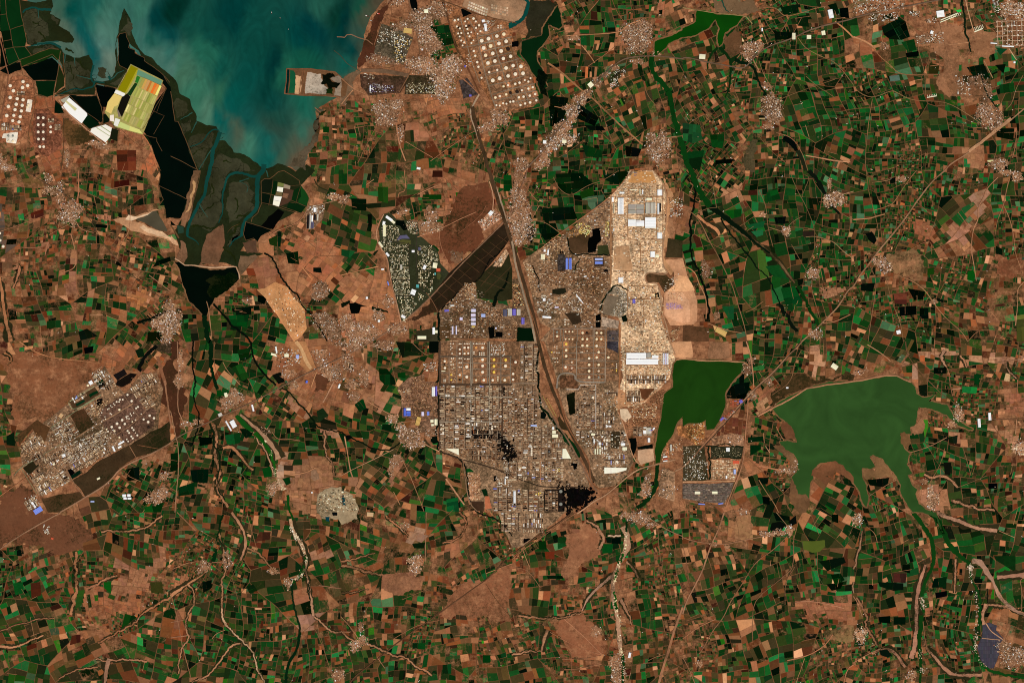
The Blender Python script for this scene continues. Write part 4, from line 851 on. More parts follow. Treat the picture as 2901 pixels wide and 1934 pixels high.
road('road', '40: 1130,700 1240,800 1330,850 1410,910', 1.4, (120,100,70)); road('road', '40: 760,770 820,900 700,970', 1.2, (130,98,72)); road('road', '40: 640,540 700,650', 3.4, (150,118,86)); road('road', '40: 1130,1430 1250,1450 1400,1480 1540,1490', 3.0, (175,135,105), 9.4, .2); road('road', '40: 860,1220 1000,1260 1090,1380 1150,1568', 1.5, (140,104,78)); road('road', '40: 700,1250 800,1380 950,1500', 1.2, (120,88,64)); road('road', '40: 380,1000 390,1280 360,1400', 1.5, (80,66,44))
road('road', '50: 0,340 80,370 200,460 240,520 330,590 420,685 600,690 780,690', 2.0, (140,104,74)); road('road', '50: 0,340 100,375 180,430', 4.4, (185,140,105)); road('road', '50: 0,790 60,860 180,905 350,830 400,850 500,910 620,930 780,930 900,960 1050,1050 1180,1140', 1.6, (138,112,80)); road('road', '50: 175,910 150,1050 120,1300 105,1568', 1.8, (125,100,70)); road('road', '50: 580,320 600,480 640,600 660,720 660,880', 1.5, (118,95,68))
road('highway', '50: 1568,1000 1440,1110 1300,1210 1150,1320 1040,1420 900,1500 840,1568 51: 840,0 720,100 600,260 520,380 430,500 330,620 230,740 150,850 60,960 0,1070 41: 1520,1090 1430,1250 1300,1380 1200,1480 1090,1568 42: 1100,0 960,140 830,290 700,400 600,500 500,610 400,720 300,820 200,940 100,1060 0,1160 32: 1500,1190', 3.0, (138,110,86), 9.8)
road('highway', '50: 1450,1090 1320,1190 1200,1290 1060,1390', 7, (168,134,104), 9.6); road('road', '50: 1060,390 870,415', 1.8, (170,132,100)); road('road', '50: 1030,0 1060,140 1110,300', 2.4, (185,150,118)); road('road', '50: 1560,690 1490,820 1460,950 1400,1010', 1.6, (135,112,80)); road('road', '50: 480,200 560,300', 1.5, (125,90,66)); road('road', '50: 1200,560 1250,660 1280,720', 2.4, (150,120,90)); road('road', '50: 1500,1200 1490,1340 1460,1450', 1.8, (140,108,80)); road('road', '50: 1430,450 1500,555', 2.2, (190,160,130))
for x in range(1320, 1568, 45): road('road', f'50: {x},190 {x+8},420', 1.5, (195,165,135))
for y in range(200, 430, 45): road('road', f'50: 1310,{y} 1568,{y-8}', 1.5, (195,165,135))
road('road', '51: 120,0 140,200 180,340 215,460 235,600 220,680', 1.6, (130,104,72)); road('road', '51: 190,365 310,330 370,300 450,170 520,70 580,0', 1.5, (145,112,80)); road('road', '51: 170,110 260,100 340,85', 1.4, (150,118,86)); road('road', '51: 60,960 30,1020', 2, (170,130,100)); road('road', '51: 330,900 430,970 560,1020 660,1100 720,1190 800,1300 900,1400 1000,1480 1050,1568', 2.0, (150,115,85)); road('road', '51: 155,880 215,1010 190,1200 160,1380 135,1568', 1.5, (130,100,74))
road('road', '51: 300,980 330,1120 370,1250 430,1380 460,1568', 1.5, (130,104,76)); road('road', '51: 1330,60 1220,170 1200,240 1140,350 1150,450 1100,530 1080,720 1110,880 1130,1010', 2.2, (160,120,92)); road('road', '51: 1430,80 1400,210 1380,320 1320,460 1300,600', 2.0, (140,108,80)); road('road', '51: 1385,330 1440,450 1480,640 1480,740 1540,900', 1.7, (150,115,86)); road('road', '51: 1568,1020 1500,1090 1510,1230 1490,1420', 2.0, (165,128,98)); road('road', '51: 580,285 640,340 720,410', 1.4, (120,95,68)); road('road', '51: 960,380 1020,460 1080,570', 1.4, (150,110,84)); road('road', '51: 500,740 640,660 720,650 720,770', 1.4, (130,98,70)); road('road', '51: 1050,1568 1150,1460 1280,1460', 1.4, (140,104,78)); road('road', '51: 0,450 150,440 210,420 290,400', 3, (165,125,92), 9.4, .3)
road('road', '41: 250,0 290,200 310,340', 1.5, (140,115,82)); road('road', '41: 0,350 100,390 180,500 240,640 320,770 400,940 460,1060 500,1210 540,1330 580,1480 590,1568', 2.2, (128,98,72)); road('road', '41: 110,400 230,345 310,340', 1.4, (120,96,68)); road('road', '41: 550,340 560,480 590,540', 1.5, (120,96,68)); road('road', '41: 700,180 770,330 780,520 830,700', 1.8, (120,94,68)); road('road', '41: 790,520 900,555', 1.5, (150,118,88)); road('road', '41: 980,0 1050,180 1120,300 1180,440 1215,540 1210,700', 1.5, (115,96,68)); road('road', '41: 1110,545 1230,545 1400,600', 1.4, (118,98,70)); road('road', '41: 1130,610 1220,600 1390,650 1470,740 1571,810', 1.6, (140,116,86))
road('road', '41: 950,530 1020,460 1100,420', 1.4, (125,100,74)); road('road', '41: 1000,680 1060,790 1130,910', 1.4, (115,90,66)); road('road', '41: 1190,980 1180,1090 1260,1350', 1.6, (130,98,72)); road('road', '41: 1460,220 1571,190', 1.6, (160,130,100)); road('road', '41: 1380,310 1420,360 1500,420 1571,450', 1.6, (120,98,72)); road('road', '41: 1380,1190 1400,1190', 1.2); road('road', '41: 1540,1320 1400,1390 1290,1400', 2.4, (160,118,90), 9.4, .3); road('road', '41: 0,900 40,880 120,940 150,1040 190,1110 220,1200 215,1360', 2.4, (165,125,92)); road('road', '41: 230,1400 420,1470 540,1490', 1.8, (160,120,90)); road('road', '41: 580,1300 650,1270 740,1200', 2.2, (130,100,70)); road('road', '41: 430,600 310,610', 1.4, (150,115,85)); road('road', '41: 1120,40 1170,60 1100,220', 1.2, (120,96,70))
road('road', '42: 585,0 620,110 640,230 650,340 650,420', 3.0, (168,128,100)); road('road', '42: 600,540 600,620 585,760 575,900 560,1080 520,1220 450,1380 400,1520', 3.0, (150,112,86)); road('road', '42: 560,1080 500,1300 430,1480', 3.4, (120,92,68)); road('road', '42: 820,490 1000,370 1020,210 1090,80', 1.8, (110,86,62)); road('railway', '42: 1090,0 960,150 830,300 700,410 590,530 480,650 360,790 220,940 40,1110 0,1140', 2.0, (84,68,54), 10.2); road('road', '42: 0,1290 480,1280', 3.6, (175,140,108)); road('road', '42: 0,1450 200,1500 390,1510', 4.0, (120,90,66)); road('road', '42: 550,280 480,340 430,420 390,500', 2.0, (120,92,68)); road('road', '42: 700,1270 760,1370 850,1500 880,1568', 1.8, (150,116,84)); road('road', '42: 740,840 750,930', 1.3); road('road', '42: 860,780 880,830 930,910', 1.4); road('road', '42: 760,960 800,1020', 1.6, (175,140,110)); road('road', '42: 100,1060 300,820', 3, (150,110,84), 9.5); road('road', '42: 700,1140 830,1170 960,1190', 3.5, (165,120,90))
road('road', '52: 130,30 260,110 340,180', 2.4, (165,128,100)); road('railway', '52: 480,0 490,110 560,220 640,310 740,410 820,490 900,540 1000,640 1120,700 1240,710 1400,715 1568,705', 1.8, (116,84,64)); road('road', '52: 910,500 890,400 870,240 780,130', 1.3, (150,112,86)); road('road', '52: 520,1020 690,970 860,880', 1.6, (150,115,88)); road('road', '52: 1000,960 1040,1080 1080,1230', 1.3, (130,104,76)); road('road', '52: 700,1300 800,1130 840,980', 1.4, (140,108,80)); road('road', '52: 960,1340 1230,1230', 1.3, (120,96,70)); road('road', '52: 1568,150 1490,170 1300,200', 2, (150,116,90)); road('road', '52: 140,1420 250,1350 390,1270', 1.4, (140,108,80)); road('road', '52: 1500,720 1490,850', 1.8, (175,135,105)); road('road', '52: 1510,0 1530,130 1480,250', 1.3, (120,94,68)); road('road', '52: 1300,0 1330,100', 1.3, (120,94,68)); road('road', '52: 910,440 990,430', 3, (168,132,106)); road('road', '52: 1510,350 1500,480', 1.6, (160,120,95))
road('highway', '22: 30,130 160,70 280,0 21: 440,1470 560,1390 700,1280 900,1080 1130,830 1350,620 1500,460 1571,380 31: 0,340', 2.6, (120,96,78), 9.8); road('road', '12: 0,920 130,840 330,750 480,680 640,610 800,530 960,450 1100,370 1280,280 1450,200 1568,150 22: 30,120', 2.6, (112,92,76), 9.8)
road('road', '31: 0,690 60,640', 2.0); road('road', '31: 260,720 420,590 620,450 790,330 910,230 1000,130 1080,30 1110,0', 2.6, (145,104,78)); road('road', '31: 1300,0 1390,110 1425,240 1420,450 1395,640 1380,800 1400,900 1435,940 1380,960 1260,930 1215,970 1240,1040 1330,1020 1370,1130 1370,1290 1420,1420 1450,1568 32: 1500,120', 3.2, (150,122,96), 9.8); road('road', '31: 905,220 908,620 908,1040', 4.0, (150,116,84), 9.6); road('road', '31: 360,1450 870,1450', 2.2, (140,122,104)); road('road', '31: 990,1400 990,1568 32: 995,150 985,430', 4.0, (150,108,76))
road('road', '31: 40,30 200,250 250,290', 1.3, (140,110,80)); road('road', '31: 180,460 300,470 400,540 460,590', 1.4, (140,108,80)); road('road', '31: 380,60 430,170 540,240 700,130 830,95 980,0', 1.3, (130,100,74)); road('road', '31: 250,320 190,430', 1.6, (160,125,95)); road('road', '21: 900,560 910,700 1010,910', 1.4, (150,108,82)); road('road', '21: 700,610 900,540 1100,440 1240,380', 2.0, (170,125,96)); road('road', '21: 1070,580 1280,420 1330,320', 1.2, (140,96,72)); road('road', '21: 580,0 595,190 530,200 520,250', 1.6, (165,118,88)); road('road', '21: 700,220 800,170 900,130', 2.0, (170,125,96)); road('road', '21: 0,960 200,910 340,880', 2.4, (178,130,94)); road('road', '21: 390,400 310,560 350,700 420,780 450,1000 500,1180 550,1400', 3.0, (160,125,100), 9.4, .3); road('road', '21: 1360,100 1400,230 1390,360', 2.2, (185,150,122)); road('road', '21: 890,1300 830,1180 780,1120', 1.6, (120,90,68)); road('road', '21: 0,340 40,250', 1.2); road('road', '21: 230,130 300,80', 1.6, (165,130,100))
road('road', '32: 0,385 230,385', 2.4, (136,116,96)); road('road', '22: 905,395 1568,395', 2.8, (150,136,116)); road('road', '22: 900,515 1568,512', 2.8, (150,136,116)); road('road', '22: 900,738 1568,738', 2.8, (150,136,116)); road('road', '22: 1190,0 1190,890', 2.8, (150,136,116)); road('road', '22: 1360,0 1362,870', 2.8, (150,136,116)); road('road', '22: 1478,400 1478,870', 2.8, (150,136,116)); road('road', '22: 900,890 1190,890', 1.4, (130,108,88)); road('road', '22: 905,138 1568,138', 1.8, (128,110,90)); road('road', '22: 990,0 990,380', 1.2, (124,104,84)); road('road', '32: 238,450 238,1090', 1.8, (128,108,86)); road('road', '32: 0,640 235,640', 1.4, (110,90,70)); road('road', '32: 0,872 440,872', 1.8, (120,98,78)); road('road', '32: 0,1092 480,1092', 1.8, (128,108,86)); road('road', '32: 48,640 48,1090', 1.6, (110,92,74)); road('road', '32: 480,1092 478,1290', 1.6, (136,112,90)); road('road', '32: 260,1090 262,1300', 1.6); road('road', '32: 520,800 1040,805 1330,800', 1.8, (128,102,78)); road('road', '32: 770,400 770,800', 1.4, (130,106,84)); road('road', '32: 830,400 832,800', 1.4, (130,106,84))
road('bund_road', '32: 410,430 425,290 580,290 582,372 850,375', 3.8, (150,138,122)); road('road', '32: 860,0 855,375', 2.6, (150,132,112)); road('road', '32: 595,0 592,360', 2.2, (138,124,106)); road('road', '32: 750,0 750,370', 1.6, (138,120,100)); road('road', '32: 465,0 465,280', 1.4, (130,112,92)); road('road', '32: 970,640 1040,800 1070,940 1130,1100 1200,1140', 2.4, (176,140,110)); road('road', '32: 1000,600 1150,560 1240,540 1350,420 1440,330 1450,200', 3.0, (175,135,102)); road('highway', '32: 1500,1085 1320,1130 1160,1170 1050,1250 960,1330 850,1420 760,1460 660,1540 600,1580', 2.8, (160,130,104), 9.9); road('railway', '33: 560,0 380,130 250,210 110,310 0,390 23: 1568,350 1400,570 1100,780 800,1000 560,1160 330,1350 130,1500 80,1568', 2.6, (92,68,50), 9.9); road('railway', '32: 0,1240 200,1310 300,1340 700,1340', 2.2, (50,38,30)); road('railway', '22: 880,1000 1090,1080 1290,1130 1450,1180 1568,1235', 3.0, (66,50,38))
road('road', '33: 600,0 470,80 330,190 120,330 0,430', 1.4, (150,112,84)); road('road', '33: 480,980 640,1120 830,1310', 1.8, (165,122,95)); road('road', '33: 350,1100 600,1240 830,1310', 1.4, (160,115,88)); road('road', '33: 0,500 130,520 200,600 260,690', 1.3, (145,105,80)); road('road', '33: 100,350 160,500', 1.3); road('road', '33: 460,1350 700,1340 830,1310', 1.3, (160,118,90)); road('road', '33: 545,1280 545,1450', 1.2, (150,108,82)); road('road', '33: 1190,0 1300,80 1420,160 1568,220', 2.2, (140,112,88)); road('road', '33: 1568,870 1490,1080 1450,1230 1380,1450 1350,1568', 6.5, (150,112,86), 9.4, .45); road('road', '33: 1340,160 1350,330 1370,480', 1.4, (130,100,76)); road('road', '33: 1410,1300 1330,1320 1250,1360', 1.3, (165,120,92)); road('road', '33: 480,1440 600,1440 830,1390', 1.3, (160,115,88))
road('road', '43: 0,230 120,270 200,280 380,300 500,270 640,240 830,205 1000,190', 1.9, (150,115,90)); road('road', '43: 380,0 330,160 250,320 190,520 110,680 40,800 0,930', 3.6, (150,115,90), 9.4, .4); road('road', '43: 960,220 840,340 660,460 560,640 430,830 380,960 270,1090 200,1230 150,1300', 2.2, (130,98,74)); road('road', '43: 1020,210 1020,500 960,560 840,660 720,750 640,860 640,1180', 1.5, (130,98,74)); road('road', '43: 1030,500 940,640 940,850', 1.4, (130,98,74)); road('road', '43: 1030,830 1130,810 1290,830 1480,880', 2.2, (168,125,98)); road('road', '43: 960,1360 1100,1330 1200,1290 1310,1220 1380,1120', 2.4, (160,112,84)); road('road', '43: 0,300 30,420 60,650', 1.4, (120,90,68)); road('road', '43: 0,1160 130,1060 300,980', 1.8, (155,112,84)); road('road', '43: 1040,1568 1120,1340', 1.2); road('road', '43: 850,370 870,500 890,600', 1.2, (110,90,62)); road('road', '43: 1100,270 1110,370 1150,460 1230,560 1300,680', 1.6, (80,76,48)); road('road', '43: 0,1330 60,1440 110,1568', 1.8, (140,104,80)); road('road', '43: 1480,1568 1510,1440 1568,1400', 2.2, (165,118,90)); road('road', '43: 860,0 960,120 1010,190', 1.6, (150,120,92)); road('road', '43: 1170,0 1250,200', 1.2, (120,96,70)); road('road', '43: 460,0 510,120 520,260', 1.2, (120,92,66))
road('road', '03: 560,0 400,90 200,200 0,340', 3.0, (140,112,90), 9.6); road('highway', '02: 1568,930 1420,1020 1250,1090 1100,1170 1030,1260 940,1340 780,1430 640,1520 550,1568', 2.8, (140,112,90), 9.6); road('road', '02: 0,1420 180,1290 320,1200', 2.4, (150,104,76)); road('road', '02: 180,0 260,60 400,130 560,160 760,180 920,200', 2.4, (165,120,86)); road('road', '01: 0,560 60,540 200,490 420,410', 1.4, (150,110,84)); road('road', '02: 1450,140 1480,270 1520,400', 9, (120,84,62), 9.2, .2); road('airstrip', '02: 1455,140 1508,358', 2.2, (235,225,215), 9.8); road('road', '02: 1515,360 1540,560 1568,760', 4, (140,104,80)); road('road', '02: 630,560 670,640 860,530', 1.3, (140,150,110)); road('road', '02: 640,550 870,410', 1.4, (140,150,110)); road('road', '02: 130,1230 190,1155 330,1080 480,990 560,940', 1.8, (120,122,90)); road('road', '02: 470,790 680,650 930,490', 1.8, (128,134,100)); road('road', '02: 190,1155 260,1270 340,1400', 1.6, (120,122,90)); road('road', '02: 330,690 140,770', 1.8, (140,104,76)); road('road', '02: 470,790 540,900', 1.3, (120,122,90)); road('road', '02: 350,1330 460,1270 560,1200', 1.3, (116,112,84))
road('road', '02: 500,1020 700,880 880,770 1060,670 1220,570', 3.6, (138,112,88)); road('road', '02: 450,970 590,1130 690,1320 770,1420', 1.8, (128,100,78)); road('road', '02: 770,610 880,770 1010,930 1060,1000', 1.6, (120,96,76)); road('road', '02: 1090,410 1180,560 1280,700', 1.8, (120,100,82)); road('road', '02: 1030,880 1280,720 1500,420', 1.6, (130,104,82)); road('road', '02: 1190,960 1260,1080', 1.6, (140,108,82)); road('road', '02: 1260,950 1460,985', 1.6, (130,90,64)); road('road', '02: 840,310 880,270 940,230', 1.8, (175,145,118)); road('railway', '01: 240,0 340,70 480,150 600,220 700,310 820,430 930,640 1050,790 1180,930 1330,1060 1500,1180 1571,1260', 1.8, (80,66,52))
road('road', '01: 720,0 725,220 700,310', 2.6, (158,112,86)); road('road', '01: 450,590 540,540 640,490', 1.5, (150,108,84)); road('road', '01: 1200,320 1190,560 1120,650 1060,850', 1.6, (150,112,86)); road('road', '01: 1290,130 1150,140 1060,160 890,190', 1.3, (150,108,80)); road('road', '01: 650,580 680,680 700,800 690,900 560,940', 2.4, (160,118,90)); road('road', '01: 700,900 700,1160 880,1165 1060,1180', 1.4, (150,105,78)); road('road', '01: 700,470 740,540 860,570', 2.0, (158,112,88)); road('road', '01: 150,700 300,715 400,690', 1.8, (150,108,84)); road('road', '01: 1370,960 1571,1110', 1.8, (150,115,92)); road('road', '00: 0,350 30,480 60,620 80,680 70,780 40,920 10,1100', 3.0, (118,84,64)); road('road', '00: 240,1260 350,1390 460,1510 500,1568', 2.2, (140,100,74)); road('road', '00: 320,860 330,960 280,1130 260,1260', 1.8, (110,80,56)); road('road', '00: 585,1090 590,1340 560,1568', 2.2, (84,64,44)); road('road', '00: 540,920 620,1040 800,1190 960,1330', 2.6, (165,130,105)); road('road', '00: 1310,1235 1380,1330 1420,1480 1450,1568', 2.4, (165,110,76))
road('road', '12: 60,0 75,300 60,620 100,700 140,830', 2.2, (150,118,94)); road('road', '12: 400,0 395,200 440,330 490,390', 1.6, (120,92,66)); road('road', '12: 480,190 520,270 640,400', 1.6, (160,122,92)); road('road', '12: 0,640 40,850 70,950 75,1180 50,1400 40,1568', 2.0, (150,120,94)); road('road', '12: 1150,0 1210,80 1240,180 1290,250', 10, (196,152,106), 9.4, .2); road('road', '12: 1340,280 1290,420', 2.2, (180,138,100)); road('road', '12: 1500,370 1400,560', 3.5, (165,130,104)); road('road', '12: 930,830 980,900 1060,890 1190,910', 1.6, (150,112,86)); road('road', '12: 1100,1220 1230,1210 1330,1160', 2.2, (175,132,98)); road('road', '11: 870,1080 930,1230 1030,1400 1140,1568', 4.0, (188,140,98)); road('road', '11: 330,1200 350,1270 380,1560', 2, (150,118,88)); road('road', '11: 1210,890 1300,1000', 2, (190,140,100)); road('road', '11: 1570,700 1400,660 1270,640 1200,680', 1.4, (160,118,88)); road('road', '11: 650,1040 750,980', 1.6, (110,84,60)); road('road', '11: 1200,130 1290,240 1260,350 1180,480 1000,540 900,600', 2.4, (140,104,80)); road('road', '11: 1290,330 1420,300 1500,280', 1.6, (160,130,105)); road('road', '11: 1320,80 1350,150 1480,200', 3, (40,44,24))
road('road', '12: 420,530 480,560', 1.4); road('road', '12: 0,960 60,950', 1.3); road('road', '13: 60,0 150,90 230,170', 2.0, (150,112,86)); road('road', '13: 0,740 60,960 100,1200 200,1568', 2.0, (138,102,78)); road('road', '13: 0,1010 130,985', 1.6, (150,112,86)); road('road', '13: 380,460 480,460 520,480', 2.2, (150,112,88)); road('road', '13: 20,520 130,470 240,450', 1.6, (160,118,90)); road('road', '13: 700,0 790,330', 1.4, (130,98,70)); road('road', '13: 560,580 600,740 660,930', 1.3, (110,88,60)); road('road', '13: 1330,1080 1400,1230 1450,1400 1500,1520', 1.4, (125,94,70)); road('road', '13: 380,1160 420,1110 500,1080', 1.4); road('road', '13: 0,1150 80,1140 170,1130', 2.4, (160,120,94)); road('road', '13: 1360,670 1568,700', 2.2, (150,112,90))
road('road', '22: 30,870 60,1040 80,1180 110,1260', 3, (158,120,92)); road('road', '22: 0,1230 110,1170 300,1080 480,990', 1.8, (160,128,100)); road('road', '22: 200,520 340,610 470,680', 1.8, (165,125,96)); road('road', '22: 560,1080 640,1250 720,1450 760,1560', 1.9, (150,112,84)); road('road', '22: 480,1380 540,1500', 1.5); road('road', '22: 960,1260 1060,1400 1130,1500', 4, (165,128,100), 9.4, .3); road('road', '22: 1115,1080 1130,1200 1170,1480 1250,1560', 2.0, (128,106,86)); road('road', '22: 640,0 740,100 800,130', 1.8, (140,105,80)); road('road', '22: 450,140 470,250 500,370 510,430', 1.5, (120,92,66)); road('road', '22: 780,950 900,1010', 2.4, (165,128,100)); road('road', '22: 770,980 770,1140', 1.3, (80,70,46)); road('road', '22: 550,740 780,720', 1.8, (150,112,86)); road('road', '22: 300,240 480,220 620,270', 1.4, (110,82,56))
road('road', '23: 780,0 775,250 770,450', 1.8, (150,118,92)); road('road', '23: 200,1000 240,850 330,740', 1.3, (130,98,72)); road('road', '23: 560,800 680,750 800,700', 1.3, (130,98,72)); road('road', '23: 1330,660 1420,800 1571,980', 1.8, (90,66,46)); road('road', '23: 0,960 90,1060 170,1180', 1.6, (150,115,88)); road('road', '23: 1330,560 1571,470', 1.3); road('road', '23: 850,950 1000,860', 1.3, (100,76,54)); road('road', '23: 880,670 1030,680 1150,650', 1.3, (150,110,84)); road('road', '23: 330,1330 400,1430', 1.6, (155,118,92)); road('road', '23: 480,1160 700,1030 900,990', 1.3, (140,104,76))
road('road', '53: 1568,600 1530,620 1550,720 1545,900', 1.6, (150,115,88)); road('road', '53: 1310,700 1400,830', 2, (165,130,104)); road('road', '53: 1220,1020 1260,1090 1350,1150 1440,1220', 2.6, (175,140,112), 9.9); road('road', '53: 1180,1155 1350,1170', 2.0, (170,138,112), 9.9); road('road', '53: 0,1380 80,1330 180,1280 250,1250', 2.2, (150,112,86)); road('road', '53: 1340,170 1480,230', 1.4); road('road', '53: 640,1000 660,1200 700,1300', 2, (130,98,72)); road('road', '53: 680,940 860,940', 1.4, (110,90,64)); road('road', '53: 120,130 200,190 220,280', 1.6, (140,108,80)); road('road', '53: 0,770 40,830 80,960', 1.8, (150,112,88))

BG = (138, 122, 102)
for x in (990,1062,1115,1205,1345,1465,1555): road('bund_road', f'22: {x},140 {x},385', 1.9, BG)
for x in (1062,1115,1205,1345,1465): road('bund_road', f'22: {x},8 {x},135', 1.9, BG)
for y in (198,254,312): road('bund_road', f'22: 1120,{y} 1560,{y}', 1.8, BG)
for y in (215,290): road('bund_road', f'22: 912,{y} 985,{y}', .9, BG)
for y in (50,107,165,182,242,300,345): road('bund_road', f'32: 600,{y} 850,{y}', 1.8, BG)
for y in (50,105,162,215): road('bund_road', f'32: 470,{y} 590,{y}', 1.8, BG)
for x in (380,445,475,600,745,760,855): road('bund_road', f'31: {x},1455 {x},1568', 1.9, BG)
road('bund_road', '31: 380,1515 860,1515', 1.0, BG); road('bund_road', '32: 860,180 975,180', 1, BG); road('bund_road', '32: 860,245 975,245', 1, BG); road('bund_road', '32: 860,305 975,305', 1, BG)
GN = (142, 124, 102)
for l in ('1095,170 1160,440 1215,620 1270,760','1170,180 1240,300','1250,330 1275,480 1310,640 1370,850 1420,1000','1385,320 1420,480 1470,600 1510,750 1568,900','1115,440 1250,415 1400,370','1260,335 1400,310 1510,265','1280,410 1568,340','1290,475 1568,410','1320,545 1568,480','1330,620 1568,560','1340,690 1568,620','1350,790 1568,740','1390,870 1568,815','1400,930 1568,890'): road('bund_road', '20: '+l, 2.1, GN)
for l in ('0,560 60,540','0,640 60,625','40,560 75,700','0,735 130,690','0,815 210,770','105,800 150,940','0,870 220,835','0,945 235,900','45,870 60,960'): road('bund_road', '30: '+l, 2.1, GN)
YR = (150, 116, 84)
for l in ('910,238 1390,238','910,410 1385,410','910,632 1385,632','1065,120 1065,640','1215,240 1215,520','1332,120 1332,760','1385,120 1385,760','930,925 1215,925','1100,740 1370,740','1065,1060 1330,1060','1065,1180 1360,1180','1065,1060 1065,1430','1210,1190 1210,1440','1180,640 1180,910'): road('works_road', '31: '+l, 2.2, YR)
for l in ('1050,95 1440,95','1050,215 1440,215','1050,305 1440,305','1040,0 1045,600','1240,215 1240,400'): road('works_road', '32: '+l, 2.2, YR)
TR = (60, 54, 44)
for l in ('695,480 690,640 690,900 700,1050 780,1140','440,640 700,690 900,840','450,760 540,790 620,770','620,660 625,1000','440,890 630,880','460,1003 640,1003','830,690 830,900 990,940','500,1150 690,1150','700,910 850,910','350,650 520,650'): road('works_road', '21: '+l, 1.6, TR, 9.9)


